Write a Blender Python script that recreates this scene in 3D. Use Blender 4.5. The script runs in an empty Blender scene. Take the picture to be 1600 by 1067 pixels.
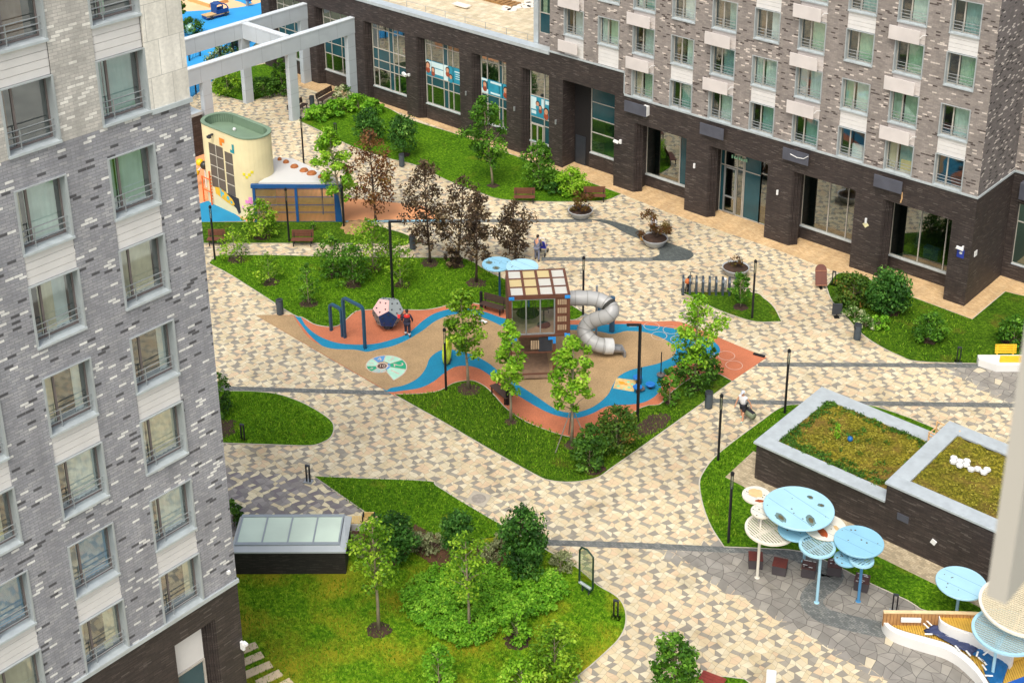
import bpy, bmesh, random
import numpy as np
from math import *
from mathutils import Vector, Matrix
random.seed(7); rng = np.random.default_rng(7)
D = bpy.data; S = bpy.context.scene; COL = S.collection
# ---------------------------------------------------------------- camera
FPX, PITCH, PPY, ROLL, YAW, CAMH = 2218.67, 0.378232, 175.68, -0.0082345, -0.7317307, 43.0
_fw = Vector((sin(YAW)*cos(PITCH), cos(YAW)*cos(PITCH), -sin(PITCH)))
_rt = Vector((cos(YAW), -sin(YAW), 0)); _up = _rt.cross(_fw)
_r2 = cos(ROLL)*_rt + sin(ROLL)*_up; _u2 = -sin(ROLL)*_rt + cos(ROLL)*_up
cam = D.cameras.new('camera'); co = D.objects.new('camera', cam); COL.objects.link(co); S.camera = co
m3 = Matrix((_r2, _u2, -_fw)).transposed()
co.matrix_world = Matrix.Translation((0, 0, CAMH)) @ m3.to_4x4()
cam.sensor_width = 36; cam.lens = FPX/1600*36; cam.shift_y = -(533.5-PPY)/1600
cam.clip_start = .1; cam.clip_end = 4000
cam.dof.use_dof = True; cam.dof.focus_distance = 78; cam.dof.aperture_fstop = 4.5
# ---------------------------------------------------------------- light
SUN_EL, SUN_AZ = radians(58), (.42, -.91)
w = D.worlds.new('World'); S.world = w; w.use_nodes = True
nt = w.node_tree; bg = nt.nodes['Background']
sky = nt.nodes.new('ShaderNodeTexSky'); sky.sky_type = 'NISHITA'; sky.sun_disc = False
sky.sun_elevation = SUN_EL; sky.sun_rotation = atan2(SUN_AZ[0], SUN_AZ[1])
sky.air_density = 1.0; sky.dust_density = 4.0; sky.ozone_density = .6
hs = nt.nodes.new('ShaderNodeHueSaturation'); hs.inputs['Saturation'].default_value = .5
nt.links.new(sky.outputs[0], hs.inputs['Color']); nt.links.new(hs.outputs[0], bg.inputs[0]); bg.inputs[1].default_value = .15
sl = D.lights.new('sun', 'SUN'); so = D.objects.new('sun', sl); COL.objects.link(so)
sl.energy = 1.35; sl.angle = radians(30); sl.color = (1, .95, .87)
sd = Vector((SUN_AZ[0]*cos(SUN_EL), SUN_AZ[1]*cos(SUN_EL), sin(SUN_EL)))
so.rotation_euler = sd.to_track_quat('Z', 'Y').to_euler(); so.location = sd*200
S.view_settings.view_transform = 'Standard'; S.view_settings.look = 'None'
S.view_settings.exposure = 0.6; S.view_settings.gamma = 1
S.cycles.max_bounces = 6; S.cycles.transparent_max_bounces = 12

# ---------------------------------------------------------------- measuring
def ray(x, y):
    return _r2*((x-800)/FPX) - _u2*((y-PPY)/FPX) + _fw
def G(x, y, z=0.0):
    d = ray(x, y); t = (z-CAMH)/d.z
    return Vector((d.x*t, d.y*t, z))
def onY(x, y, Y):
    d = ray(x, y); t = Y/d.y; return Vector((d.x*t, Y, CAMH+d.z*t))
def onX(x, y, X):
    d = ray(x, y); t = X/d.x; return Vector((X, d.y*t, CAMH+d.z*t))
def proj(p):
    q = Vector(p)-Vector((0, 0, CAMH)); zc = q.dot(_fw)
    return 800+FPX*q.dot(_r2)/zc, PPY-FPX*q.dot(_u2)/zc, zc
def mpp(x, y, z=0): return proj(G(x, y, z))[2]/FPX
def vert(bx, by, ty):
    b = G(bx, by); lo, hi = 0, 60
    for _ in range(40):
        m = (lo+hi)/2
        if proj((b.x, b.y, m))[1] > ty: lo = m
        else: hi = m
    return m
def dirang(x0, y0, x1, y1):
    a, b = G(x0, y0), G(x1, y1); return atan2(b.y-a.y, b.x-a.x)

# ---------------------------------------------------------------- materials
def lin(c):
    return tuple(((v/255)/12.92 if v/255 <= .04045 else ((v/255+.055)/1.055)**2.4) for v in c)+(1,)
MATS = {}
class NT:
    def __init__(s, name):
        s.m = D.materials.new(name); s.m.use_nodes = True; s.t = s.m.node_tree
        s.b = s.t.nodes['Principled BSDF']; s.out = s.t.nodes['Material Output']
    def n(s, kind, **kw):
        x = s.t.nodes.new('ShaderNode'+kind)
        for k, v in kw.items():
            if k[0] == '_': x.inputs[k[1:].replace('_', ' ')].default_value = v
            else: setattr(x, k, v)
        return x
    def l(s, a, b): s.t.links.new(a, b)
    def ramp(s, fac, stops, const=False):
        r = s.n('ValToRGB'); cr = r.color_ramp
        if const: cr.interpolation = 'CONSTANT'
        while len(cr.elements) < len(stops): cr.elements.new(.5)
        for e, (p, c) in zip(cr.elements, stops): e.position = p; e.color = c
        s.l(fac, r.inputs[0]); return r.outputs[0]
    def mix(s, fac, a, b, mode='MIX'):
        x = s.n('Mix', data_type='RGBA', blend_type=mode)
        for i, v in ((0, fac), (6, a), (7, b)):
            if hasattr(v, 'is_linked'): s.l(v, x.inputs[i])
            else: x.inputs[i].default_value = v
        return x.outputs[2]
    def noise(s, scale, detail=3, src=None, out=0):
        x = s.n('TexNoise', _Scale=scale, _Detail=detail)
        if src is not None: s.l(src, x.inputs[0])
        return x.outputs[out]
    def coord(s, k='Object'): return s.n('TexCoord').outputs[k]
    def bump(s, h, strength=.3, dist=.02):
        x = s.n('Bump', _Strength=strength, _Distance=dist); s.l(h, x.inputs['Height']); s.l(x.outputs[0], s.b.inputs['Normal'])
def M(name, c, rough=.7, var=.12, sc=3., metal=0., bump=0., dirt=0., grain=0.):
    """plain surface with soft mottling and optional dirt patches"""
    if name in MATS: return MATS[name]
    t = NT(name); base = lin(c); co_ = t.coord()
    n1 = t.noise(sc, 4, co_)
    dk = tuple(v*(1-var) for v in base[:3])+(1,); lt = tuple(min(1, v*(1+var)) for v in base[:3])+(1,)
    col = t.ramp(n1, [(.3, dk), (.7, lt)])
    if dirt:
        n2 = t.noise(sc*.35, 6, co_)
        f = t.ramp(n2, [(.52, (0, 0, 0, 1)), (.75, (dirt, dirt, dirt, 1))])
        col = t.mix(f, col, tuple(v*.45 for v in base[:3])+(1,))
    if grain:
        g_ = t.noise(13, 2, co_); v = t.ramp(g_, [(.36, (1-grain,)*3+(1,)), (.64, (1+grain,)*3+(1,))]); col = t.mix(1., col, v, 'MULTIPLY')
    t.l(col, t.b.inputs['Base Color'])
    r = t.n('MapRange', _To_Min=max(0, rough-.1), _To_Max=min(1, rough+.1)); t.l(n1, r.inputs[0]); t.l(r.outputs[0], t.b.inputs['Roughness'])
    t.b.inputs['Metallic'].default_value = metal
    if bump: t.bump(t.noise(sc*12, 3, co_), bump)
    MATS[name] = t.m; return t.m
def brick_mat(name, stops, mortar, bw=.28, bh=.085, gap=.008, rough=.8, tone=None, bumps=.25, courses=0):
    t = NT(name); uv = t.coord('UV')
    bt = t.n('TexBrick', offset=.5, _Scale=1.0, _Mortar_Size=gap, _Mortar_Smooth=.2, _Bias=0., _Brick_Width=bw, _Row_Height=bh)
    bt.inputs['Color1'].default_value = (0, 0, 0, 1); bt.inputs['Color2'].default_value = (1, 1, 1, 1); bt.inputs['Mortar'].default_value = (.5, .5, .5, 1)
    t.l(uv, bt.inputs['Vector'])
    col = t.ramp(bt.outputs[0], [(p, lin(c)) for p, c in stops], True)
    n = t.noise(.6, 4, uv); v = t.ramp(n, [(.3, (.86, .86, .86, 1)), (.7, (1.1, 1.1, 1.1, 1))])
    col = t.mix(1., col, v, 'MULTIPLY')
    n = t.noise(9, 2, uv); v = t.ramp(n, [(.3, (.9, .9, .9, 1)), (.7, (1.08, 1.08, 1.08, 1))])
    col = t.mix(1., col, v, 'MULTIPLY')
    mp = t.n('Mapping'); mp.inputs['Scale'].default_value = (1.6, .12, 1); t.l(uv, mp.inputs[0]); n = t.noise(1.5, 5, mp.outputs[0]); v = t.ramp(n, [(.35, (.88, .88, .88, 1)), (.6, (1.05, 1.05, 1.05, 1))]); col = t.mix(1., col, v, 'MULTIPLY')
    col = t.mix(bt.outputs[1], col, lin(mortar))
    t.l(col, t.b.inputs['Base Color']); t.b.inputs['Roughness'].default_value = rough
    h = t.n('Math', operation='SUBTRACT'); t.l(bt.outputs[0], h.inputs[0]); t.l(bt.outputs[1], h.inputs[1])
    t.bump(h.outputs[0], bumps, .012); MATS[name] = t.m; return t.m
def tone_mat(name, cols, rough=.75, attr='tone', trans=0., var=.1, nsc=2., const=True, gloss=.3, joints=0):
    """colour picked per face by the mesh attribute 'tone' (0..1)"""
    t = NT(name); a = t.n('Attribute', attribute_name=attr)
    k = len(cols)
    st = [((i/k if const else i/max(1, k-1)), lin(c)) for i, c in enumerate(cols)]
    col = t.ramp(a.outputs['Fac'], st, const)
    n = t.noise(nsc, 4, t.coord()); v = t.ramp(n, [(.3, (1-var,)*3+(1,)), (.7, (1+var,)*3+(1,))])
    col = t.mix(1., col, v, 'MULTIPLY')
    if joints:
        n = t.noise(.11, 5, t.coord()); v = t.ramp(n, [(.35, (.82, .81, .8, 1)), (.62, (1.06, 1.06, 1.05, 1))]); col = t.mix(1., col, v, 'MULTIPLY')
        n = t.noise(.5, 6, t.coord()); v = t.ramp(n, [(.3, (.74, .73, .71, 1)), (.44, (1, 1, 1, 1))]); col = t.mix(1., col, v, 'MULTIPLY')
    t.l(col, t.b.inputs['Base Color']); t.b.inputs['Roughness'].default_value = rough
    t.b.inputs['Specular IOR Level'].default_value = gloss
    if trans:
        tr = t.n('BsdfTranslucent'); t.l(t.mix(1., col, (1.15, 1.1, .5, 1), 'MULTIPLY'), tr.inputs[0])
        ms = t.n('MixShader', _Fac=trans); t.l(t.b.outputs[0], ms.inputs[1]); t.l(tr.outputs[0], ms.inputs[2]); t.l(ms.outputs[0], t.out.inputs[0])
    MATS[name] = t.m; return t.m
def grass_mat(name, greens, dry=None, dry_amt=.0, sc=1.):
    t = NT(name); c = t.coord()
    n1 = t.noise(.35*sc, 5, c); n2 = t.noise(7*sc, 4, c); n3 = t.noise(26, 3, c)
    a = t.ramp(n2, [(.33, lin(greens[0])), (.52, lin(greens[1])), (.72, lin(greens[2]))])
    b = t.ramp(n3, [(.34, (.45, .5, .45, 1)), (.5, (1, 1, 1, 1)), (.68, (1.55, 1.5, 1.3, 1))])
    col = t.mix(1., a, b, 'MULTIPLY')
    v = t.ramp(n1, [(.35, (.8, .85, .8, 1)), (.65, (1.2, 1.15, 1.1, 1))]); col = t.mix(1., col, v, 'MULTIPLY')
    if dry:
        f = t.ramp(t.noise(.55*sc, 6, t.n('Mapping').outputs[0] if 0 else c, 0), [(.62-dry_amt, (0, 0, 0, 1)), (.78-dry_amt*.6, (.85, .85, .85, 1))])
        d2 = t.ramp(n3, [(.35, tuple(v*.6 for v in lin(dry)[:3])+(1,)), (.65, lin(dry))])
        col = t.mix(f, col, d2)
    t.l(col, t.b.inputs['Base Color']); t.b.inputs['Roughness'].default_value = .9; t.b.inputs['Specular IOR Level'].default_value = .1
    t.bump(n3, .8, .06); MATS[name] = t.m; return t.m
def glass_mat(name, tint, refl=.22, rough=.03):
    t = NT(name); t.t.nodes.remove(t.b)
    tr = t.n('BsdfTransparent'); tr.inputs[0].default_value = lin(tint)
    gl = t.n('BsdfGlossy', _Roughness=rough); gl.inputs[0].default_value = (.9, .95, .95, 1)
    lw = t.n('LayerWeight', _Blend=.35); mr = t.n('MapRange', _To_Min=refl, _To_Max=.9); t.l(lw.outputs[1], mr.inputs[0])
    ms = t.n('MixShader'); t.l(mr.outputs[0], ms.inputs[0]); t.l(tr.outputs[0], ms.inputs[1]); t.l(gl.outputs[0], ms.inputs[2]); t.l(ms.outputs[0], t.out.inputs[0])
    MATS[name] = t.m; return t.m

# ---------------------------------------------------------------- mesh helpers
class MB:
    def __init__(s): s.v = []; s.f = []; s.mi = []; s.tone = []; s.cur = 0; s.ct = .5
    def add(s, vs, fs):
        o = len(s.v); s.v += [tuple(v) for v in vs]
        for f in fs: s.f.append([i+o for i in f]); s.mi.append(s.cur); s.tone.append(s.ct)
        return s
    def box(s, x0, x1, y0, y1, z0, z1, xf=None):
        vs = [Vector((x, y, z)) for z in (z0, z1) for y in (y0, y1) for x in (x0, x1)]
        if xf: vs = [xf(v) for v in vs]
        return s.add(vs, [(0, 2, 3, 1), (4, 5, 7, 6), (0, 1, 5, 4), (2, 6, 7, 3), (0, 4, 6, 2), (1, 3, 7, 5)])
    def cbox(s, c, size, rz=0., rx=0., ry=0.):
        R = Matrix.Rotation(rz, 3, 'Z') @ Matrix.Rotation(ry, 3, 'Y') @ Matrix.Rotation(rx, 3, 'X'); c = Vector(c)
        a, b, d = [v/2 for v in size]
        return s.box(-a, a, -b, b, -d, d, lambda v: R @ v + c)
    def quad(s, *p): return s.add(p, [tuple(range(len(p)))])
    def prism(s, poly, z0, z1, top=True, bottom=True):
        n = len(poly)
        if sum(poly[i][0]*poly[(i+1) % n][1]-poly[(i+1) % n][0]*poly[i][1] for i in range(n)) < 0: poly = poly[::-1]
        vs = [(p[0], p[1], z0) for p in poly]+[(p[0], p[1], z1) for p in poly]
        fs = [(i, (i+1) % n, (i+1) % n+n, i+n) for i in range(n)]
        if top: fs.append(tuple(range(n, 2*n)))
        if bottom: fs.append(tuple(range(n-1, -1, -1)))
        return s.add(vs, fs)
    def tube(s, pts, r, n=8, cap=True, closed=False):
        pts = [Vector(p) for p in pts]; rs = r if isinstance(r, (list, tuple)) else [r]*len(pts)
        o = []; prev = None; k = len(pts)
        for i, p in enumerate(pts):
            if closed: d = pts[(i+1) % k]-pts[i-1]
            else: d = pts[min(i+1, k-1)]-pts[max(i-1, 0)]
            d.normalize()
            if prev is None:
                u = d.orthogonal().normalized()
            else:
                u = prev-d*prev.dot(d)
                if u.length < 1e-5: u = d.orthogonal()
                u.normalize()
            prev = u; v = d.cross(u)
            o += [p+(u*cos(2*pi*j/n)+v*sin(2*pi*j/n))*rs[i] for j in range(n)]
        fs = []
        for i in range(k if closed else k-1):
            a, b = i*n, ((i+1) % k)*n
            fs += [(a+j, a+(j+1) % n, b+(j+1) % n, b+j) for j in range(n)]
        if cap and not closed: fs += [tuple(range(n-1, -1, -1)), tuple(range((k-1)*n, k*n))]
        return s.add(o, fs)
    def cyl(s, x, y, z0, z1, r, r1=None, n=16): return s.tube([(x, y, z0), (x, y, z1)], [r, r if r1 is None else r1], n)
    def lathe(s, prof, n=24, c=(0, 0, 0), sx=1., sy=1.):
        vs = []; fs = []
        for r, z in prof: vs += [(c[0]+sx*r*cos(2*pi*j/n), c[1]+sy*r*sin(2*pi*j/n), c[2]+z) for j in range(n)]
        for i in range(len(prof)-1):
            fs += [(i*n+j, i*n+(j+1) % n, (i+1)*n+(j+1) % n, (i+1)*n+j) for j in range(n)]
        fs += [tuple(range(n-1, -1, -1)), tuple(range((len(prof)-1)*n, len(prof)*n))]
        return s.add(vs, fs)
    def ball(s, c, r, n=10, sz=1.):
        return s.lathe([(max(.02*r, r*sin(pi*i/n)), -r*sz*cos(pi*i/n)) for i in range(n+1)], n*2, c)
    def ribbon(s, pts, wd, z, closed=False):
        P = [Vector((p[0], p[1], 0)) for p in pts]; k = len(P); vs = []
        for i in range(k):
            a = P[i-1] if (i or closed) else P[0]; b = P[(i+1) % k] if (i < k-1 or closed) else P[-1]
            d1 = (P[i]-a); d2 = (b-P[i]); d = (d1.normalized() if d1.length > 1e-6 else Vector())+(d2.normalized() if d2.length > 1e-6 else Vector())
            d.normalize(); nn = Vector((-d.y, d.x, 0))
            ww = wd[i] if isinstance(wd, (list, tuple)) else wd
            vs += [P[i]+nn*ww/2+Vector((0, 0, z)), P[i]-nn*ww/2+Vector((0, 0, z))]
        m = k if closed else k-1
        return s.add(vs, [(2*i, 2*i+1, 2*((i+1) % k)+1, 2*((i+1) % k)) for i in range(m)])
    def build(s, name, mats, parent=None, smooth=False, recalc=True, bevel=0.):
        me = D.meshes.new(name); me.from_pydata(s.v, [], s.f); me.validate()
        for m in (mats if isinstance(mats, (list, tuple)) else [mats]): me.materials.append(m)
        if len(me.polygons) == len(s.mi):
            me.polygons.foreach_set('material_index', s.mi)
            a = me.attributes.new('tone', 'FLOAT', 'FACE'); a.data.foreach_set('value', s.tone)
        if recalc and len(s.f) < 20000:
            bm = bmesh.new(); bm.from_mesh(me); bmesh.ops.recalc_face_normals(bm, faces=bm.faces); bm.to_mesh(me); bm.free()
        nl = len(me.loops); co_ = np.empty(len(me.vertices)*3); me.vertices.foreach_get('co', co_); co_ = co_.reshape(-1, 3)
        vi = np.empty(nl, int); me.loops.foreach_get('vertex_index', vi)
        nr = np.empty(len(me.polygons)*3); me.polygons.foreach_get('normal', nr); nr = np.abs(nr.reshape(-1, 3))
        lt = np.empty(len(me.polygons), int); me.polygons.foreach_get('loop_total', lt); nr = np.repeat(nr, lt, 0); c = co_[vi]
        ax = nr.argmax(1); uv = np.where((ax == 2)[:, None], c[:, :2], np.where((ax == 0)[:, None], c[:, [1, 2]], c[:, [0, 2]]))
        ul = me.uv_layers.new(name='UVMap'); ul.data.foreach_set('uv', uv.ravel())
        if smooth: me.polygons.foreach_set('use_smooth', [True]*len(me.polygons))
        o = D.objects.new(name, me); COL.objects.link(o)
        if parent: o.parent = parent
        if bevel:
            b = o.modifiers.new('bevel', 'BEVEL'); b.width = bevel; b.segments = 2; b.limit_method = 'ANGLE'
        return o
def tag(o, label=None, cat=None, group=None, kind=None):
    for k, v in (('label', label), ('category', cat), ('group', group), ('kind', kind)):
        if v: o[k] = v
    return o
def thing(name, label, cat, loc=(0, 0, 0), rz=0., group=None):
    o = D.objects.new(name, None); COL.objects.link(o); o.location = loc; o.rotation_euler = (0, 0, rz); o.empty_display_size = .3
    return tag(o, label, cat, group)
def dup(root, loc, rz=None, label=None, scale=None):
    def cp(o, par):
        c = o.copy(); COL.objects.link(c)
        if par: c.parent = par
        for ch in list(o.children): cp(ch, c)
        return c
    r = cp(root, None); r.location = loc
    if rz is not None: r.rotation_euler = (0, 0, rz)
    if scale: r.scale = (scale,)*3
    if label: r['label'] = label
    return r
def struct(o): o['kind'] = 'structure'; return o
def spline(pts, n=5, closed=True, corner=55):
    """Catmull-Rom through the points, kept sharp where the outline turns hard"""
    P = [Vector((p[0], p[1])) for p in pts]; k = len(P); out = []
    def sharp(i):
        if not closed and i in (0, k-1): return True
        a = P[i]-P[i-1]; b = P[(i+1) % k]-P[i]
        return a.length < 1e-6 or b.length < 1e-6 or degrees(a.angle(b)) > corner
    sh = [sharp(i) for i in range(k)]
    for i in range(k if closed else k-1):
        p1, p2 = P[i], P[(i+1) % k]
        p0 = p1-(p2-p1) if sh[i] else P[i-1]; p3 = p2+(p2-p1) if sh[(i+1) % k] else P[(i+2) % k]
        m = max(1, min(n, int((p2-p1).length/4)))
        for j in range(m):
            t = j/m
            q = .5*((2*p1)+(p2-p0)*t+(2*p0-5*p1+4*p2-p3)*t*t+(3*p1-p0-3*p2+p3)*t**3); out.append((q.x, q.y))
    if not closed: out.append(tuple(P[-1]))
    return out
def W(pts, z=0., sp=0, closed=True, corner=55):
    """photo-measured outline -> points on the plane at height z"""
    if sp: pts = spline(pts, sp, closed, corner)
    return [G(x, y, z) for x, y in pts]
def inside(p, poly):
    c = False; j = len(poly)-1
    for i in range(len(poly)):
        if (poly[i][1] > p[1]) != (poly[j][1] > p[1]) and p[0] < (poly[j][0]-poly[i][0])*(p[1]-poly[i][1])/(poly[j][1]-poly[i][1])+poly[i][0]: c = not c
        j = i
    return c
# ================================================================= SETTING
mb = MB(); mb.box(-900, 700, -300, 1500, -1.2, -.06); struct(mb.build('ground', M('ground_mix', (120, 122, 100), .9, .3, .05)))
CREAM = [(210, 197, 164), (216, 204, 174), (203, 187, 152), (210, 191, 155), (209, 184, 151), (207, 193, 162), (158, 151, 136), (147, 140, 127)]
DARKMIX = [(222, 208, 172), (214, 202, 166), (150, 144, 138), (132, 126, 122), (158, 151, 144), (140, 134, 128), (205, 190, 155), (126, 118, 118)]
GREYS = [(146, 141, 132), (137, 132, 124), (152, 147, 137), (143, 138, 130), (131, 127, 119), (148, 143, 133), (139, 135, 127), (196, 184, 158)]
m_cream = tone_mat('mosaic_paving_cream', CREAM, .75, nsc=1.2, var=.05, joints=1)
m_dmix = tone_mat('mosaic_paving_dark', DARKMIX, .75, nsc=1.2, var=.07)
m_grey = tone_mat('mosaic_paving_grey', GREYS, .8, nsc=1.5, var=.12, joints=1)
m_joint = M('paving_joint', (112, 104, 94), .9, .1, 4)
DMIX_W = W([(300, 742), (345, 733), (372, 735), (410, 739), (478, 744), (494, 746), (600, 819), (585, 840), (300, 845)])
PLAZA_W = W([(1140, 853), (1054, 864), (1120, 904), (1178, 940), (1256, 987), (1319, 1021), (1400, 1067), (1480, 1120), (1700, 1120), (1700, 850), (1250, 850)])
GPATCH_W = W([(1484, 574), (1700, 574), (1700, 700), (1590, 628), (1545, 606)])
def sheet(name, pts, z, mat):
    b = MB(); n = len(pts); P = [(p[0], p[1], z) for p in pts]
    if sum(P[i][0]*P[(i+1) % n][1]-P[(i+1) % n][0]*P[i][1] for i in range(n)) < 0: P = P[::-1]
    b.quad(*P); o = b.build(name, mat, recalc=False)
    bm = bmesh.new(); bm.from_mesh(o.data); bmesh.ops.triangulate(bm, faces=bm.faces); bm.to_mesh(o.data); bm.free()
    return struct(o)
def mosaic(cell, keys):
    x0, x1, y0, y1 = (-98, -3, 21, 80.5) if 'c' in keys else (-50, -8, 21, 75); nx, ny = int((x1-x0)/cell), int((y1-y0)/cell)
    px, py = 3, 2; R = lambda: random.uniform(-1, 1)
    J = {(i, j): (R()*.26, R()*.26) for i in range(px) for j in range(py)}
    CE = {(i, j): (.5+R()*.16, .5+R()*.16) for i in range(px) for j in range(py)}
    EH = {(i, j): (.5+R()*.18, R()*.2) for i in range(px) for j in range(py)}
    EV = {(i, j): (R()*.2, .5+R()*.18) for i in range(px) for j in range(py)}
    TN = {(i, j, k): random.randrange(8) for i in range(px) for j in range(py) for k in range(4)}
    for i in range(px):
        for j in range(py):
            for k in range(4): TN[i, j, k] = random.randrange(6)
            TN[i, j, (i+2*j) % 4] = random.choice((6, 7))
    V = lambda i, j: (x0+cell*(i+J[i % px, j % py][0]), y0+cell*(j+J[i % px, j % py][1]))
    H = lambda i, j: (x0+cell*(i+EH[i % px, j % py][0]), y0+cell*(j+EH[i % px, j % py][1]))
    U = lambda i, j: (x0+cell*(i+EV[i % px, j % py][0]), y0+cell*(j+EV[i % px, j % py][1]))
    sets = {'c': MB(), 'd': MB(), 'g': MB()}
    xf, yf = -40, 50
    for i in range(nx):
        for j in range(ny):
            c = (x0+cell*(i+CE[i % px, j % py][0]), y0+cell*(j+CE[i % px, j % py][1]))
            v = [V(i, j), V(i+1, j), V(i+1, j+1), V(i, j+1)]; e = [H(i, j), U(i+1, j), H(i, j+1), U(i, j)]
            qs = [(v[0], e[0], c, e[3]), (e[0], v[1], e[1], c), (c, e[1], v[2], e[2]), (e[3], c, e[2], v[3])]
            for k, q in enumerate(qs):
                m = (sum(p[0] for p in q)/4, sum(p[1] for p in q)/4)
                t = TN[i % px, j % py, k]
                if random.random() < .1: t = random.randrange(8)
                elif t < 6 and random.random() < .5: t = random.randrange(6)
                key = 'd' if inside(m, DMIX_W) else 'c'
                if 'g' in keys: key = 'g' if any(inside(p, Q) for p in q for Q in (PLAZA_W, GPATCH_W)) else 'x'
                if key not in keys: continue
                if key == 'g' and t == 7 and random.random() < .55: t = 2
                s = sets[key]; s.ct = (t+.5)/8
                g = .012 if key == 'g' else .004       # open joint between slabs
                qq = []
                for p in q:
                    d = Vector((m[0]-p[0], m[1]-p[1])); L = max(d.length, .05); qq.append((p[0]+d.x/L*g*1.6, p[1]+d.y/L*g*1.6, .004 if key == 'g' else 0))
                s.quad(*qq)
    for k, nm, mt in (('c', 'paving', m_cream), ('d', 'dark_mixed_paving', m_dmix), ('g', 'grey_paving', m_grey)):
        if k in keys: struct(sets[k].build(nm, mt, recalc=False))
    if 'c' in keys: b = MB(); b.quad((-98, 20, -.012), (0, 20, -.012), (0, 82, -.012), (-98, 82, -.012)); struct(b.build('paving_bed', m_joint))
mosaic(.53, 'cd'); mosaic(.85, 'g')
for P_ in (PLAZA_W, GPATCH_W): sheet('grey_paving_bed', P_, .002, M('grey_joint', (92, 88, 82), .9, .1, 4))
m_tan = brick_mat('tan_clinker_paving', [(0, (202, 170, 124)), (.35, (192, 158, 112)), (.7, (210, 180, 136))], (174, 142, 102), .22, .07, .006)
m_pale = brick_mat('pale_clinker_paving', [(0, (176, 160, 130)), (.35, (160, 146, 118)), (.7, (188, 172, 142))], (140, 126, 100), .22, .11, .008)
YF = 74.6
sheet('clinker_apron', [(-96, 76.5), (-96, 73.1), (-84, 73.2)]+[(p.x, p.y) for p in W([(563, 155), (604, 168.6), (721, 212.5), (869, 266.4), (972, 303.5), (1040, 331), (1130, 362), (1210, 389), (1290, 419), (1370, 445), (1421, 463.5), (1519, 499.8)])]+[(p.x, p.y) for p in W([(1571, 456)])]+[(-27, 78.3), (-10, 78.3), (-10, 80.2), (-30.5, 80.2), (-30.5, 76.6)], .004, m_tan)
m_band = brick_mat('dark_sett_band', [(0, (112, 114, 110)), (.4, (98, 101, 98)), (.75, (124, 125, 119))], (84, 86, 84), .2, .1, .01)
def band(pts, wd, sp=6, closed=False):
    q = spline(pts, sp, False, 70); wd = [wd(x) for x, y in q] if callable(wd) else wd
    b = MB(); b.ribbon([G(x, y) for x, y in q], wd, .008); return struct(b.build('sett_band', m_band, recalc=False))
band([(330, 606), (395, 608), (500, 611), (612, 614)], .42, 1)
band([(840, 847), (990, 852), (1100, 857), (1147, 859), (1194, 860.5), (1231, 865), (1266, 875), (1290, 887), (1302, 899), (1292, 912), (1275, 924), (1268, 941), (1284, 959), (1320, 971), (1385, 985)], lambda x: .42+.58*min(1, max(0, (x-1215)/45)), 6)
band([(1184, 569.5), (1300, 570), (1400, 570.5), (1545, 572)], .42, 1)
band([(1110, 626), (1250, 630), (1340, 630), (1600, 633.5)], .42, 1)
band([(600, 346), (760, 345.5), (925, 345)], .5, 1)
band([(846, 404.5), (930, 406), (1020, 405.5)], .5, 1)
sheet('dark_sett_inlay', W([(920, 343), (945, 343.5), (967, 348.5), (990, 356), (1020, 371), (1055, 383), (1080, 392.5), (1084, 399.5), (1076, 405.5), (1052, 408), (1015, 407.5), (1018, 403.5), (1030, 398), (1031, 391.5), (1020, 384), (1000, 374), (980, 366), (960, 355), (945, 349)], 0, 4), .006, brick_mat('dark_inlay_setts', [(0, (80, 86, 84)), (.4, (72, 78, 76)), (.75, (90, 95, 92))], (62, 68, 66), .2, .1, .01))

# lawns
GR = [(50, 82, 8), (72, 112, 14), (108, 144, 30)]
GR2 = [(44, 72, 10), (64, 96, 16), (96, 124, 28)]
m_grass = grass_mat('lawn_grass', GR, (130, 132, 40), .0)
m_grassdry = grass_mat('lawn_grass_patchy', [(58, 98, 10), (88, 128, 18), (128, 158, 36)], (172, 160, 40), .165, .8)
m_grassd = grass_mat('lawn_grass_dull', GR2, (112, 98, 40), .03)
m_kerb = M('kerb_concrete', (188, 180, 162), .85, .15, 2)
def lawn(pts, mat=m_grass, sp=4, kerb=True, corner=50):
    P = W(pts, 0, sp, True, corner); b = MB(); b.prism(P, -.05, .05, bottom=False); o = struct(b.build('lawn', mat))
    if kerb:
        k = MB(); k.ribbon(P, .13, .03, True); struct(k.build('lawn_edging', m_kerb, recalc=False))
    return P
P_edge_low = [(1143, 596), (1115, 583.5), (1080, 592), (1045, 618), (1031, 633), (1001, 638.5), (939, 683), (915, 690), (891, 684), (864, 676.5), (822, 660), (792, 640.5), (774, 621), (759, 606), (741, 596.5), (726, 596), (708, 600), (690, 610), (669, 615), (634, 617), (617, 616.8)]
lawn([(327, 412), (361, 430), (414, 463.5), (459, 492), (473, 496), (490, 506), (507, 510), (523.7, 510), (535, 504), (552, 489), (563, 485), (600, 483.5), (633, 484), (660, 484.4), (684, 481), (710, 474), (735, 473), (800, 486), (870, 499), (900, 499), (912, 490), (890, 477), (850, 461), (795, 440), (762, 425), (732, 407), (705, 404), (647, 403.5), (501, 401.7), (445, 400), (346, 400), (334, 405)], m_grass)
lawn([(300, 348), (540, 348), (614, 361), (642, 371), (660, 380), (640, 381.5), (501, 380.5), (300, 380.5)], m_grassd)
LAWN_C = [(467, 189), (489, 175), (516, 160), (550, 154), (567, 157), (604, 169), (644, 189), (721, 213), (792, 240), (869, 267), (970, 304), (944, 313.5), (890, 315.5), (842, 315), (785, 312), (751, 302), (701, 283), (651, 259), (604, 247), (550, 229), (509, 209)]
lawn(LAWN_C, m_grass)
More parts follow.
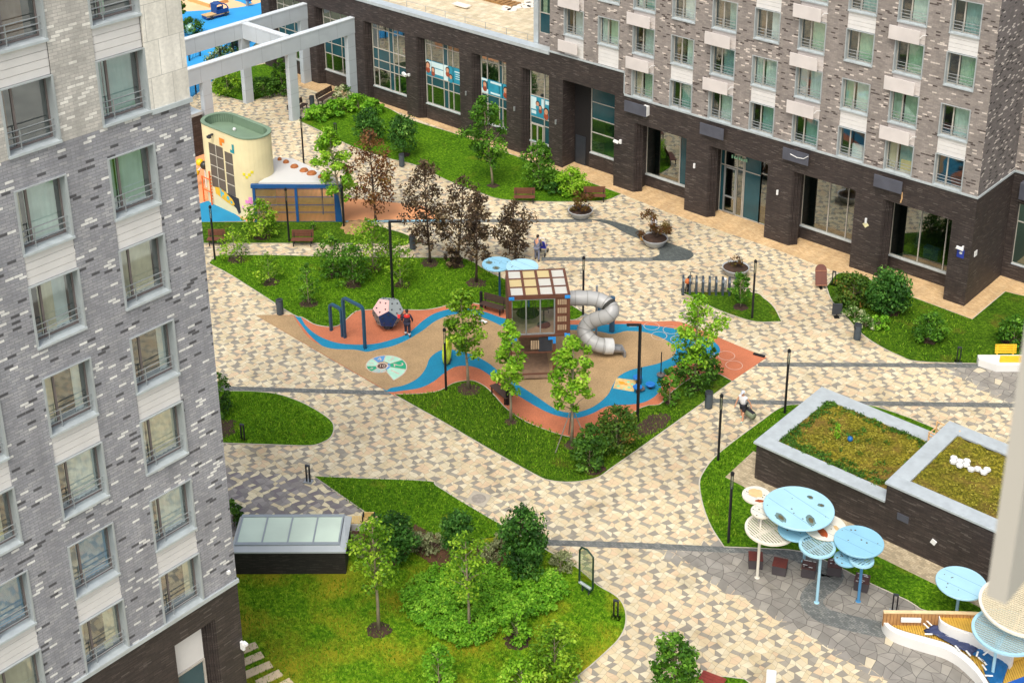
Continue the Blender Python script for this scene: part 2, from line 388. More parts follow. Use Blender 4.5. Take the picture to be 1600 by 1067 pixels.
lawn([(1292, 449), (1307, 430), (1325, 427.5), (1352, 433), (1370, 444.5), (1421, 463.5), (1519, 500), (1571, 456.5), (1640, 480), (1700, 560), (1600, 568.5), (1532, 568), (1436, 565), (1406, 556), (1376, 541.5), (1349, 523.5), (1325, 498), (1301, 471)], m_grassd)
lawn([(1064, 457.6), (1171, 457.6), (1193.7, 467.5), (1209, 481.5), (1220.4, 502.6), (1182.4, 503), (1148.7, 494), (1112, 480), (1089.6, 467.5)], m_grassd)
lawn([(650, 635.5), (690, 657.5), (759, 698), (836, 741), (858, 750), (885, 753), (912, 751), (935, 745), (955, 731), (1002, 698), (1080, 642)]+P_edge_low, m_grassd, 3)
lawn([(300, 613), (361, 612), (395, 612.5), (432, 616.5), (463, 626.4), (491, 640), (515.5, 657), (521, 669), (517, 682), (506, 690), (485, 696), (438, 695), (348, 692), (300, 691)], m_grass)
lawn([(492, 745), (546, 747.6), (667, 752.5), (680, 759), (720, 784), (781, 820), (806, 834), (720, 846), (650, 852), (599, 819)], m_grass, 3)
lawn([(601, 822), (650, 855), (720, 849), (808, 837), (856, 862), (896, 884), (933, 915), (959, 930), (972, 944), (977, 961), (975, 981), (965, 999), (948, 1016), (919, 1042), (880, 1072), (820, 1110), (440, 1150), (300, 1000), (300, 880), (560, 826)], m_grassdry, 3)
lawn([(1040, 1075), (1085, 1058), (1105, 1058), (1163, 1062), (1190, 1090), (1050, 1100)], m_grass, 2)
lawn([(1220, 638), (1250, 633), (1340, 633), (1380, 640), (1455, 668), (1600, 735), (1600, 1000), (1537, 959), (1453, 955.6), (1419, 938), (1356, 909), (1300, 880), (1250, 861), (1194, 856.5), (1132, 854), (1112.5, 824), (1099.5, 791), (1093.6, 757), (1099.5, 739), (1116, 716.5), (1145, 692), (1187, 661)], m_grass, 3)
lawn([(330, 145), (345, 118), (440, 95), (452, 138), (395, 158), (378, 158)], m_grass, 2)
# pale clinker margin round the green roofed block
mb = MB(); mb.prism([(p.x, p.y) for p in W([(1177, 706), (1133, 746.5), (1372, 870.5), (1464, 915.5), (1560, 965), (1640, 940), (1400, 800)])], -.02, .056, bottom=False); struct(mb.build('clinker_margin', m_pale))
m_soil = M('bare_soil', (62, 44, 32), .95, .35, 3, bump=.5)
m_soil2 = M('sandy_soil', (150, 118, 78), .95, .3, 3, bump=.4)
def soil(px, py, rx, ry=None, mat=m_soil, nm='soil_patch', h=.05):
    c = G(px, py); k = mpp(px, py); rx *= k; ry = rx*.95 if ry is None else ry*k
    b = MB(); n = 22; prof = [(1., .045), (.75, .06+h*.5), (.4, .06+h), (.04, .06+h)]
    vs = []; fs = []; jit = [random.uniform(.82, 1.12) for _ in range(n)]
    for r, z in prof: vs += [(c.x+rx*r*jit[j]*cos(2*pi*j/n), c.y+ry*r*jit[j]*sin(2*pi*j/n), z) for j in range(n)]
    for i in range(3): fs += [(i*n+j, i*n+(j+1) % n, (i+1)*n+(j+1) % n, (i+1)*n+j) for j in range(n)]
    fs.append(tuple(range(3*n, 4*n))); b.add(vs, fs); return struct(b.build(nm, mat))
for p in [(369, 407, 15), (422, 442, 15), (482, 475, 16), (523, 430, 14), (551, 445, 16), (583, 421, 14), (629, 446, 14), (410, 371, 14), (672, 412, 16), (714, 415, 13), (744, 443, 17), (732, 610, 20), (799, 660, 11), (893, 697, 13), (1084, 607, 12), (1113, 592, 8), (1047, 630, 10), (771, 291, 10), (592, 985, 21), (808, 1001, 22), (1157, 481, 13), (632, 243, 10), (345, 670, 28), (1452, 533, 14), (1583, 537, 18), (1392, 489, 14), (842, 291, 14), (925, 730, 22), (962, 690, 20)]: soil(*p)
soil(1017, 665, 20, 42, m_soil); soil(558, 356, 26, 26, m_soil2, h=.25)
for p in [(690, 866, 120, 30), (590, 856, 60, 28), (775, 876, 50, 24)]: soil(*p[:3], p[3], M('bed_soil', (84, 56, 38), .95, .35, 2, bump=.5))
# playground surfacing
m_terra = M('rubber_terracotta', (184, 108, 74), .9, .1, 1.2, bump=.25, dirt=.2, grain=.1)
m_blue = M('rubber_blue', (10, 122, 156), .85, .12, .7, bump=.25, dirt=.2, grain=.08)
m_rtan = M('rubber_tan', (164, 136, 98), .9, .13, .8, bump=.3, dirt=.2, grain=.14)
PG = [(398.6, 492.5), (434, 491.7), (459, 492.5)]
sheet('playground_surface', W([(398.6, 492.5), (459, 492.5), (473, 496), (490, 506), (507, 510), (523.7, 510), (535, 504), (552, 489), (563, 485), (600, 483.5), (633, 484), (660, 484.4), (684, 481), (710, 474), (735, 473), (800, 486), (870, 499), (906, 500.5), (980, 501.8), (1025, 502.6), (1061.5, 503), (1103.7, 519.5), (1154, 540.6), (1198, 559)]+P_edge_low+[(604, 611.4)], 0, 3), .012, m_terra)
sheet('playground_surface_blue', W([(459.5, 493), (469, 493.5), (478.7, 510), (498.4, 525.4), (523.7, 535.2), (551.8, 538.6), (585.5, 537.5), (616.4, 529.6), (636, 522), (649, 512), (660, 502), (678, 490.5), (699, 484), (720, 481), (741, 483.5), (762, 489), (793.5, 499), (850, 506), (891, 507.5), (927, 508), (978, 506.5), (1019, 509), (1050, 513), (1080, 519.5), (1101, 528), (1118, 536), (1125, 545), (1123, 553), (1112, 559.5), (1080, 565), (1055, 571), (1044, 580), (1036, 592), (1033.4, 605), (1025, 618), (1008, 628), (988, 632), (962, 633), (945, 636), (927, 645.5), (906, 652.5), (888, 653), (864, 647.6), (840, 636.5), (810, 618.5), (786, 602), (768, 588.5), (750, 577), (732, 572), (711, 573.5), (693, 584), (678, 596), (657, 606), (630, 610.4), (606, 612.3), (590, 601), (540, 566), (490, 530)], 0, 4), .016, m_blue)
sheet('playground_surface_tan', W([(399, 492.8), (434, 492.2), (459, 494), (463, 502), (470, 512.7), (484, 529.6), (504, 541), (523.7, 545.7), (551.8, 546.5), (562, 548), (571.5, 550), (580, 549), (591, 546), (613.6, 541), (636, 531.5), (660, 517), (678, 503.5), (697, 494.5), (714, 491), (732, 491), (750, 495), (771, 503.5), (793.5, 512.5), (840, 517), (891, 516), (918, 516.5), (940, 519), (955, 522.3), (970, 519.5), (980, 517.5), (1008, 519.5), (1033, 528), (1050, 537.8), (1056.5, 547), (1052, 557), (1030.6, 567.5), (1006, 573.5), (984, 579), (966, 589), (957, 603), (949, 618), (930, 634), (908, 643), (888, 645), (867, 639), (840, 621), (810, 601.5), (786, 587), (768, 571), (750, 560), (730, 552), (711, 547.5), (694.5, 546.5), (682, 551), (671, 561), (665, 576), (653, 591), (632, 602), (610, 606.6), (604, 610.6), (516, 560)], 0, 4), .020, m_rtan)
# white painted rings on the terracotta and blue
m_line = M('white_line_paint', (196, 176, 160), .8, .1, 4)
mb = MB()
for x, y, r in [(1018, 510, 12), (1048, 516, 12), (1030, 525, 12), (1060, 531, 12), (1098, 538, 12), (1104, 553, 12), (1135, 556, 13), (1147, 571, 13)]:
    c = G(x, y); k = mpp(x, y)*r
    mb.ribbon([(c.x+k*cos(a*pi/14), c.y+k*sin(a*pi/14)) for a in range(28)], .03, .026, True)
struct(mb.build('painted_rings', m_line, recalc=False))
# kindergarten yard upper left, orange yard, stepping slabs
m_kb = M('yard_blue', (40, 146, 205), .85, .06, .4); m_kc = M('yard_sand', (222, 186, 142), .85, .08, .4)
sheet('yard_surface', W([(240, 120), (412, 50), (412, -60), (240, -60)]), .006, m_kc)
sheet('yard_surface_blue', W([(240, 24), (285, 19), (354, 14.5), (390, 9), (411, 3.5), (411, 57), (284, 165), (240, 190)], 0, 3), .010, m_kb)
sheet('unseen_paving', [(0, 20), (60, 20), (60, 110), (0, 110)], -.01, M('unseen_slabs', (176, 174, 164), .8, .25, .5)); sheet('unseen_lawn', [(8, 50), (22, 46), (26, 74), (10, 80)], .0, m_grass)  # unseen ground, added so the tower windows have something to reflect
sheet('yard_stripe_blue', W([(362, 0), (378, -1), (392, 3), (394, 6), (385, 8), (376, 4)]), .014, m_kb)
sheet('play_yard', W([(290, 200), (330, 200), (420, 250), (545, 310), (610, 316), (660, 322), (690, 337), (690, 346), (540, 347.5), (290, 348)]), .005, M('yard_orange', (218, 152, 104), .9, .1, .6))
sheet('play_yard_blue', W([(290, 325), (325, 314), (352, 325), (385, 346), (290, 347.6)]), .009, M('yard_teal', (20, 128, 168), .85, .1, .6))
sheet('play_yard_edge', W([(540, 345), (690, 343.5), (690, 346), (540, 347.5)]), .010, M('yard_pale_blue', (130, 176, 190), .85, .1, .6))
# manhole
# ================================================================= BUILDINGS
m_gb = brick_mat('grey_mixed_brick', [(0, (84, 83, 85)), (.06, (153, 153, 156)), (.3, (147, 147, 151)), (.55, (158, 157, 160)), (.8, (164, 163, 164)), (.93, (222, 220, 214))], (120, 120, 122), .3, .105)
m_gbw = brick_mat('warm_grey_mixed_brick', [(0, (74, 64, 60)), (.07, (140, 131, 124)), (.3, (133, 125, 119)), (.55, (146, 137, 130)), (.8, (151, 142, 134)), (.935, (206, 194, 182))], (130, 122, 115), .3, .1)
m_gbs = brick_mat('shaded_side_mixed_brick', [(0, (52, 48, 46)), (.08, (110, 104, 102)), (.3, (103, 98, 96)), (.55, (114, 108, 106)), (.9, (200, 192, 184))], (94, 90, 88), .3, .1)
m_pb = brick_mat('pale_mixed_brick', [(0, (182, 178, 170)), (.3, (190, 186, 177)), (.6, (197, 192, 183)), (.91, (226, 222, 212))], (158, 154, 147), .3, .105)
m_db = brick_mat('dark_brick', [(0, (50, 42, 40)), (.3, (58, 50, 47)), (.6, (66, 56, 52)), (.88, (80, 71, 66)), (.965, (98, 90, 84))], (38, 32, 31), .36, .055, .007, .6)
m_stone = brick_mat('stone_cladding', [(0, (224, 219, 206)), (.4, (218, 213, 200)), (.7, (229, 224, 212))], (176, 172, 162), .8, 1.2, .01, .7, bumps=.1)
m_metal = M('pale_metal_trim', (188, 196, 198), .45, .08, 3, .3, dirt=.15)
m_jamb = M('grey_metal_jamb', (168, 174, 174), .5, .06, 2, .2)
m_panel = M('spandrel_panel_paint', (214, 211, 206), .55, .05, 1.5)
m_frame = M('window_frame_brown', (116, 106, 102), .5, .1, 5)
m_framel = M('window_frame_pale', (176, 170, 158), .5, .1, 5)
m_rail = M('railing_metal', (160, 164, 164), .4, .05, 5, .5)
m_glass = glass_mat('window_glass', (236, 245, 245), .13)
m_glassd = glass_mat('shop_glass', (150, 190, 180), .16)
m_teal = M('teal_glass_panel', (38, 76, 84), .15, .15, .8)
m_int = M('room_interior', (58, 62, 62), .9, .4, .6)
m_white = M('white_plastic', (226, 226, 222), .5, .05, 3)
m_dgrey = M('dark_grey_metal', (58, 62, 68), .5, .12, 3, .3)
m_acw = M('cooler_cover_pale', (206, 198, 192), .6, .06, 1.2, dirt=.12)
m_acd = M('cooler_cover_slate', (86, 88, 98), .5, .12, 2, .2, dirt=.2)
CURT = {n: M('curtain_'+n, c, .9, .12, 2) for n, c in dict(cream=(222, 210, 176), mint=(204, 220, 206), green=(168, 198, 166), blue=(84, 146, 182), sheer=(212, 220, 214), orange=(200, 160, 112), grey=(140, 146, 142), teal=(134, 172, 164), brown=(118, 84, 56), yellow=(212, 198, 140)).items()}
LMAP = lambda X0: (lambda u, z, d: Vector((X0-d, u, z)))          # wall facing +X; u = Y
RMAP = lambda Y0: (lambda u, z, d: Vector((u, Y0+d, z)))          # wall facing -Y; u = X
def fbox(mb, fm, u0, u1, z0, z1, d0, d1):
    mb.box(u0, u1, d0, d1, z0, z1, lambda v: fm(v.x, v.z, v.y)); return mb
def wall(name, fm, u0, u1, z0, z1, holes, mat, parent, dep=.0, extra=None):
    """facade sheet with rectangular openings and their reveals (one mesh)"""
    us = sorted({u0, u1, *[h[0] for h in holes], *[h[1] for h in holes]}); zs = sorted({z0, z1, *[h[2] for h in holes], *[h[3] for h in holes]})
    us = [u for u in us if u0 <= u <= u1]; zs = [z for z in zs if z0 <= z <= z1]
    mb = MB()
    for a, b in zip(us, us[1:]):
        for c, e in zip(zs, zs[1:]):
            m = ((a+b)/2, (c+e)/2)
            if any(h[0] < m[0] < h[1] and h[2] < m[1] < h[3] for h in holes): continue
            mb.quad(fm(a, c, dep), fm(b, c, dep), fm(b, e, dep), fm(a, e, dep))
    for h in holes:
        r = h[4] if len(h) > 4 else .3; a, b, c, e = h[:4]; c = max(c, z0)
        for p, q in (((a, c), (a, e)), ((b, c), (b, e)), ((a, e), (b, e)), ((a, c), (b, c))):
            mb.quad(fm(p[0], p[1], dep), fm(q[0], q[1], dep), fm(q[0], q[1], dep+r), fm(p[0], p[1], dep+r))
    if extra: extra(mb)
    return mb.build(name, mat, parent, recalc=False)
def curtain(fm, u0, u1, z0, z1, d, col, parent, lab=None):
    mb = MB(); n = max(4, int((u1-u0)/.055)); vs = []; ph = random.random()*6
    for i in range(n+1):
        u = u0+(u1-u0)*i/n; dd = d+.03*sin(i*1.9+ph)+.012*sin(i*.7)
        vs += [fm(u, z0+.02*sin(i*.5), dd), fm(u, z1, dd*.4+d*.6)]
    mb.add(vs, [(2*i, 2*i+2, 2*i+3, 2*i+1) for i in range(n)])
    o = mb.build('curtain', CURT[col], parent, True, recalc=False); return o
def window(fm, u0, u1, z0, z1, parent, mull, cur, rail=True, frame=m_frame, side=1, dep=.26, jm=m_jamb, trim=True, things=()):
    mb = MB(); t = .05
    if trim:   # folded metal surround standing a little proud of the brick
        for a, b, c, e in ((u0-.03, u0+t*.7, z0, z1), (u1-t*.7, u1+.03, z0, z1)): fbox(mb, fm, a, b, c, e, -.05, dep+.06)
        fbox(mb, fm, u0-.03, u1+.03, z1, z1+.04, -.05, dep+.06)
        jo = mb.build('window', jm, parent)
    else:
        fbox(mb, fm, u0, u1, z1-.05, z1, dep-.02, dep+.05); jo = mb.build('window', frame, parent)
    s = MB(); s.box(u0-.03, u1+.03, -.09, dep+.05, z0-.05, z0+.03, lambda v: fm(v.x, v.z-(.0 if v.y > 0 else .02), v.y)); s.build('sill', m_metal, jo)
    f = MB(); fr = .055
    um = u0+(u1-u0)*mull
    for a, b in ((u0+.03, u0+.03+fr), (um-fr*.7, um+fr*.7), (u1-.03-fr, u1-.03)): fbox(f, fm, a, b, z0+.04, z1-.01, dep, dep+.06)
    for c in (z0+.04, z1-.01-fr): fbox(f, fm, u0+.03+fr, u1-.03-fr, c, c+fr, dep+.003, dep+.057)
    f.build('frame', frame, jo)
    g = MB(); g.quad(*[fm(u, z, dep+.03) for u, z in ((u0+.05, z0+.06), (u1-.05, z0+.06), (u1-.05, z1-.03), (u0+.05, z1-.03))]); g.build('pane', m_glass, jo, recalc=False)
    if rail:
        r = MB()
        for k, zz in enumerate((.27, .47, .67)): r.tube([fm(u0+.04, z0+zz, .12), fm(u1-.04, z0+zz, .12)], .018, 6)
        r.tube([fm(um, z0+.02, .12), fm(um, z0+.69, .12)], .02, 6); r.build('railing', m_rail, jo)
    L = u1-u0
    for c0, c1, col in cur: curtain(fm, u0+.06+c0*(L-.12), u0+.06+c1*(L-.12), z0+.05, z1-.05, dep+.22, col, jo)
    for kind, c0, c1, h, col in things:
        b = MB(); fbox(b, fm, u0+c0*L, u0+c1*L, z0+.06, z0+.06+h, dep+.12, dep+.24); b.build('window_box', CURT[col], jo)
    return jo
def panels(fm, u0, u1, z0, z1, parent, n=4, mat=m_panel):
    mb = MB(); h = (z1-z0)/n
    for i in range(n): fbox(mb, fm, u0, u1, z0+i*h+.008, z0+(i+1)*h-.008, .03, .09)
    fbox(mb, fm, u0, u1, z0, z1, .092, .12)
    return mb.build('spandrel_panel', mat, parent)

def reveal(fm, u, z0, z1, n, du, d0, dd, parent, sg=1):
    pr = [(u, d0)]
    for i in range(n): pr += [(u+sg*du*i+sg*du*.5, d0+dd*i), (u+sg*du*i+sg*du*.5, d0+dd*i+dd*.35), (u+sg*du*(i+1), d0+dd*i+dd*.35), (u+sg*du*(i+1), d0+dd*(i+1))]
    pr.append((u, d0+dd*n)); b = MB(); k = len(pr)
    b.add([fm(a, z, d) for z in (z0, z1) for a, d in pr], [tuple(range(k)), tuple(range(2*k-1, k-1, -1))]+[(i, (i+1) % k, (i+1) % k+k, i+k) for i in range(k)])
    return b.build('brick_reveal', m_db, parent)
# ---- left tower
X0, YC, ZB = -36.47, 24.98, 7.2
tw = thing('apartment_tower', 'tall grey brick apartment tower with railed windows filling the left side', 'building', (0, 0, 0))
fm = LMAP(X0); TOP = 36.2; YL = 12.0; TD = 13.
cols = [(21.76, 23.45), (18.56, 20.25), (15.36, 17.05)]
holes = []
for (a, b) in cols:
    for k in range(0, 8, 2): holes.append((a, b, 7.28+3.21*k, 7.28+3.21*k+5.3, .36))
def tower_body(mb):
    pass
ZP = 26.46
wall('grey_brick_wall', fm, YL, YC, 7.28, ZP, holes, m_gb, tw)
wall('pale_brick_wall', fm, YL, 23.48, ZP, TOP, [h for h in holes if h[3] > ZP], m_pb, tw)
b = MB(); fbox(b, fm, 23.48, YC, ZP+.1, TOP, -.05, .1); b.build('stone_cladding', m_stone, tw)
b = MB(); fbox(b, fm, 23.48, YC+.06, ZP-.06, ZP+.098, -.1, .1); b.build('cornice', m_metal, tw)
b = MB(); fbox(b, fm, YL, YC+.05, 7.12, 7.278, -.07, .1); b.build('plinth_ledge', m_metal, tw)
b = MB()   # remaining sides and roof
b.quad((X0, YC, 7.28), (X0-TD, YC, 7.28), (X0-TD, YC, TOP), (X0, YC, TOP)); b.quad((X0-TD, YC, 0), (X0-TD, YL, 0), (X0-TD, YL, TOP), (X0-TD, YC, TOP))
b.quad((X0, YL, 0), (X0-TD, YL, 0), (X0-TD, YL, TOP), (X0, YL, TOP)); b.quad((X0, YL, TOP), (X0-TD, YL, TOP), (X0-TD, YC, TOP), (X0, YC, TOP)); b.build('end_wall', m_gb, tw, recalc=False)
dh = [(22.15, 23.2, 2.3, 5.9, .4), (17.6, 19.4, 1.2, 6.3, .4)]
def dark_end(mb): mb.quad((X0, YC, -.05), (X0-TD, YC, -.05), (X0-TD, YC, 7.12), (X0, YC, 7.12))
wall('dark_brick_plinth', fm, YL, YC, -.05, 7.12, [(22.05, 23.85, 1.2, 6.1, .4), (17.4, 19.6, 1.2, 6.1, .4)], m_db, tw, extra=dark_end)
for a, e in ((22.05, 23.85), (17.4, 19.6)):
    reveal(fm, e-.003, 1.2, 6.095, 3, .14, .03, .12, tw, -1)
    sw = MB(); fbox(sw, fm, a, e-.44, 4.45, 6.1, .3, .36); sw.build('blind_panel', m_panel, tw)
    sw = MB(); fbox(sw, fm, a, e-.44, 1.2, 4.4, .32, .35); ws = sw.build('shop_window', m_teal, tw)
    sw = MB(); fbox(sw, fm, a, e-.44, 3.0, 3.08, .26, .32); fbox(sw, fm, a, e-.44, 4.36, 4.44, .26, .32); fbox(sw, fm, e-.52, e-.44, 1.2, 4.36, .26, .32); sw.build('frame', m_framel, ws)
b = MB(); b.quad(fm(YL, 7.3, 1.3), fm(YC-.2, 7.3, 1.3), fm(YC-.2, TOP, 1.3), fm(YL, TOP, 1.3))
for k in range(9): b.quad(fm(YL, 7.3+3.21*k, .37), fm(YC-.2, 7.3+3.21*k, .37), fm(YC-.2, 7.3+3.21*k, 1.3), fm(YL, 7.3+3.21*k, 1.3))
b.build('interior_wall', m_int, tw, recalc=False)
LC = {(0, 0): [(.8, 1, 'cream')], (0, 1): [(.0, .22, 'sheer'), (.3, 1, 'sheer')], (0, 2): [(0, .25, 'sheer'), (.3, 1, 'cream')], (0, 3): [(.8, 1, 'sheer'), (0, .2, 'grey')], (0, 4): [(.0, .9, 'cream')], (0, 5): [(0, .25, 'sheer'), (.3, .92, 'sheer')], (0, 6): [(.0, .25, 'teal'), (.28, .95, 'teal')], (0, 7): [(.3, .5, 'green')],
      (1, 0): [(.7, 1, 'cream'), (0, .2, 'cream')], (1, 1): [(0, .3, 'grey'), (.3, 1, 'blue')], (1, 2): [(.3, 1, 'sheer')], (1, 3): [(0, .3, 'cream'), (.75, .95, 'sheer')], (1, 4): [(.28, .62, 'cream'), (.62, .9, 'sheer')], (1, 5): [(0, .2, 'cream'), (.3, .95, 'mint')], (1, 6): [(0, .2, 'brown')], (1, 7): [(.3, .8, 'brown'), (0, .2, 'brown')],
      (2, 0): [(.2, 1, 'cream')], (2, 1): [(.1, 1, 'blue')], (2, 2): [(.3, .85, 'cream')], (2, 3): [(.3, 1, 'grey')], (2, 4): [(.3, 1, 'cream')], (2, 5): [(.2, 1, 'mint')], (2, 6): [(.4, 1, 'sheer')], (2, 7): [(.3, 1, 'cream')]}
for ci, (a, e) in enumerate(cols):
    for k in range(8):
        z = 7.28+3.21*k
        window(fm, a, e, z+.02, z+2.07, tw, .3, LC[ci, k], dep=.3, things=[('box', .62, .8, .25, 'yellow')] if (ci, k) in ((2, 2), (1, 0)) else ())
        if k % 2 == 0: panels(fm, a, e, z+2.12, z+3.14, tw)
b = MB(); p = onX(376, 1006, X0); b.cbox((X0+.12, p.y, p.z), (.18, .1, .35)); b.cbox((X0+.22, p.y+.05, p.z+.12), (.22, .12, .1)); b.build('security_camera', m_white, tw)
b = MB(); p = onX(356, 893, X0); b.cbox((X0+.05, p.y, p.z), (.1, .12, .12)); b.build('security_camera', m_white, tw)

# ---- right tower on its dark plinth
XR = -30.24
rb = thing('apartment_block', 'warm grey brick apartment block above a dark brick arcade with pale cooler covers', 'building')
fr_ = RMAP(YF); RT = 21.0
rc = [(-33.07, -31.27), (-36.33, -34.5), (-39.58, -37.72), (-42.85, -41.0), (-46.08, -44.24), (-49.29, -47.43), (-52.48, -50.67), (-55.72, -53.9), (-58.77, -56.95), (-61.88, -60.1)]
spand = {0: (0, 2), 2: (0, 2), 4: (0, 2), 6: (0, 2), 1: (0, 1, 2), 3: (0, 1, 2), 5: (0, 1), 7: (0, 1, 2), 8: (0, 2), 9: (0, 1, 2)}
ac = {1: (0, 1, 2), 3: (0, 1, 2), 5: (0, 1), 7: (0, 1, 2), 9: (0, 1, 2)}
XS = -56.35; NF = 4
def seg_holes(lo):
    hs = []
    for i, (a, e) in enumerate(rc):
        if (e < XS) != lo: continue
        for k in range(1 if lo else 0, NF):
            z = 7.3+3.2*k; hs.append((a, e, z, z+2.02, .3))
            if k in spand[i] and k < NF-1: hs.append((a, e, z+2.02, z+3.2, .1))
        if lo: hs.append((a, e, 8.98, 10.5, .1))
    return hs
wall('brick_facade', fr_, XS, XR, 7.32, RT, seg_holes(False), m_gbw, rb)
wall('brick_facade', fr_, -63.25, XS, 8.98, RT, seg_holes(True), m_gbw, rb)
rside = LMAP(XR)
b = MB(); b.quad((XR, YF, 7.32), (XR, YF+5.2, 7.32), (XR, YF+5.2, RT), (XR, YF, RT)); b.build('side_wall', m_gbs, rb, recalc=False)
b = MB(); b.quad((-63.25, YF, 8.9), (-63.25, YF+12, 8.9), (-63.25, YF+12, RT), (-63.25, YF, RT)); b.quad((-63.25, YF, RT), (XR, YF, RT), (XR, YF+12, RT), (-63.25, YF+12, RT)); b.build('end_wall', m_gbw, rb, recalc=False)
b = MB(); fbox(b, fr_, XS-.0, XR+.06, 7.19, 7.318, -.07, .1); b.box(XR-.1, XR+.07, YF+.101, YF+5.15, 7.19, 7.318)
fbox(b, fr_, -63.25, XS, 8.86, 8.978, -.07, .1); fbox(b, fr_, XS-.06, XS, 7.32, 8.858, -.05, .1); b.build('ledge', m_metal, rb)
GI = [(-55.4, -50.95), (-49.1, -44.45), (-42.6, -38.05), (-36.12, -31.6)]
plh = [(a, e, -.06, 5.36, 1.62) for a, e in GI]
low = [(-62.0, -57.2, 7.0, 1.5), (-66.1, -63.32, 7.0, .55), (-71.15, -67.55, 7.0, .55), (-77.2, -72.45, 7.0, .55), (-83.4, -78.5, 7.0, .55), (-89.5, -84.95, 7.0, .55), (-95.6, -91.1, 7.0, .55)]
wall('dark_plinth', fr_, XS, XR, -.06, 7.19, plh, m_db, rb)
b = MB(); b.quad((XR, YF, -.06), (XR, YF+5.2, -.06), (XR, YF+5.2, 7.19), (XR, YF, 7.19)); b.build('dark_plinth_side', m_db, rb, recalc=False)
for a, e in GI: reveal(fr_, a+.003, -.05, 5.35, 3, .13, .03, .18, rb)
b = MB(); b.quad(fr_(-63, 7.4, 1.4), fr_(XR-.1, 7.4, 1.4), fr_(XR-.1, RT, 1.4), fr_(-63, RT, 1.4))
for k in range(5): b.quad(fr_(-63, 7.33+3.2*k, .32), fr_(XR-.1, 7.33+3.2*k, .32), fr_(XR-.1, 7.33+3.2*k, 1.4), fr_(-63, 7.33+3.2*k, 1.4))
b.build('interior_wall', m_int, rb, recalc=False)
pal = ['mint', 'green', 'sheer', 'teal', 'cream', 'mint', 'green', 'yellow', 'orange']
for i, (a, e) in enumerate(rc):
    for k in range(1 if e < XS else 0, NF):
        z = 7.3+3.2*k; r = random.random(); c1, c2 = random.choice(pal), random.choice(['mint', 'green', 'teal', 'sheer', 'mint'])
        cur = [(.38, 1, c2)] if r < .5 else [(0, .35, c1), (.42, 1, c2)] if r < .8 else [(.1, .3, 'brown'), (.55, .95, c2)]
        if (i, k) in ((0, 0), (2, 0), (3, 0), (4, 0)): cur = [(.4, 1, 'teal')] if i > 2 else []
        th = [('box', .5, .95, .75, 'yellow')] if (i, k) == (1, 0) else [('box', .45, .85, .9, 'sheer')] if (i, k) == (2, 0) else ()
        window(fr_, a, e, z+.02, z+2.0, rb, .38, cur, frame=m_framel, dep=.24, things=th)
        if k in spand[i] and k < NF-1: panels(fr_, a, e, z+2.06, z+3.14, rb, mat=m_acw if i % 2 else m_panel)
        if i in ac and k in ac[i]:
            o = MB(); fbox(o, fr_, a-.35, a+1.62, z+2.12, z+2.98, -.36, -.3)
            for uu in (a-.2, a+1.4): fbox(o, fr_, uu, uu+.05, z+2.5, z+2.56, -.3, .03)
            cv = o.build('cooler_cover', m_acw, rb, bevel=.015)
            if (i+k) % 2: o = MB(); o.tube([fr_(a+1.6, z+2.5, -.3), fr_(a+1.75, z+2.72, -.2), fr_(a+1.9, z+2.68, 0)], .02, 6); o.build('pipe', m_white, cv)
    if e < XS: panels(fr_, a, e, 9.0, 10.45, rb, 5)
o = MB(); fbox(o, fr_, -62.2, -60.4, 9.3, 10.15, -.36, -.3); fbox(o, fr_, -61.5, -61.4, 9.6, 9.7, -.3, .03); o.build('cooler_cover', m_acw, rb, bevel=.015)
for x in (-56.3, -49.9, -43.45, -36.95):
    o = MB(); fbox(o, fr_, x+.22, x+2.12, 6.2, 7.02, -.38, -.32); fbox(o, fr_, x+.9, x+1.0, 6.5, 6.6, -.32, .03); cv = o.build('cooler_cover', m_acd, rb, bevel=.015)
    if x == -56.3:
        o = MB(); fbox(o, fr_, x+1.75, x+2.15, 6.25, 6.95, -.31, .0); o.build('cooler_unit', m_white, cv)
    if x == -43.45: o = MB(); o.tube([fr_(x+.8, 6.7, -.4), fr_(x+1.3, 6.6, -.42), fr_(x+1.8, 6.66, -.44), fr_(x+2.1, 6.9, -.4)], .025, 6); o.build('pipe', m_white, cv)
    if x == -36.95: o = MB(); o.tube([fr_(x+2.0, 6.2, -.03), fr_(x+2.03, 5.8, -.04), fr_(x+1.97, 5.5, -.04)], .05, 6); o.build('pipe', CURT['orange'], cv)
# arcade glazing, set back
def glazing(fm, u0, u1, z0, z1, d, uds, zds, parent, gm=m_glassd, teal=(), fmat=m_framel, nm='shop_window', sill=True, ft=.06):
    f = MB()
    for u in [u0, *uds, u1]: fbox(f, fm, u-ft/2, u+ft/2, z0, z1, d-.05, d+.05)
    for z in [z0, *zds, z1]: fbox(f, fm, u0, u1, z-ft/2, z+ft/2, d-.046, d+.046)
    o = f.build(nm, fmat, parent)
    us = [u0, *uds, u1]; zs = [z0, *zds, z1]
    for i in range(len(us)-1):
        for j in range(len(zs)-1):
            q = [fm(us[i+a], zs[j+c], d) for a, c in ((0, 0), (1, 0), (1, 1), (0, 1))]
            g = MB(); g.quad(*q); tl = (i, j) in teal; g.build('teal_panel' if tl else 'pane', m_teal if tl else gm, o, recalc=False)
    if sill:
        s = MB(); fbox(s, fm, u0-.05, u1+.05, z0-.1, z0-.005, d-.16, d+.05); s.build('sill', m_metal, o)
    return o
def stall(fm, u0, u1, z0, d, parent, mat=m_db):
    b = MB(); fbox(b, fm, u0, u1, -.05, z0, d, d+.2); return b.build('stall_riser', mat, parent)
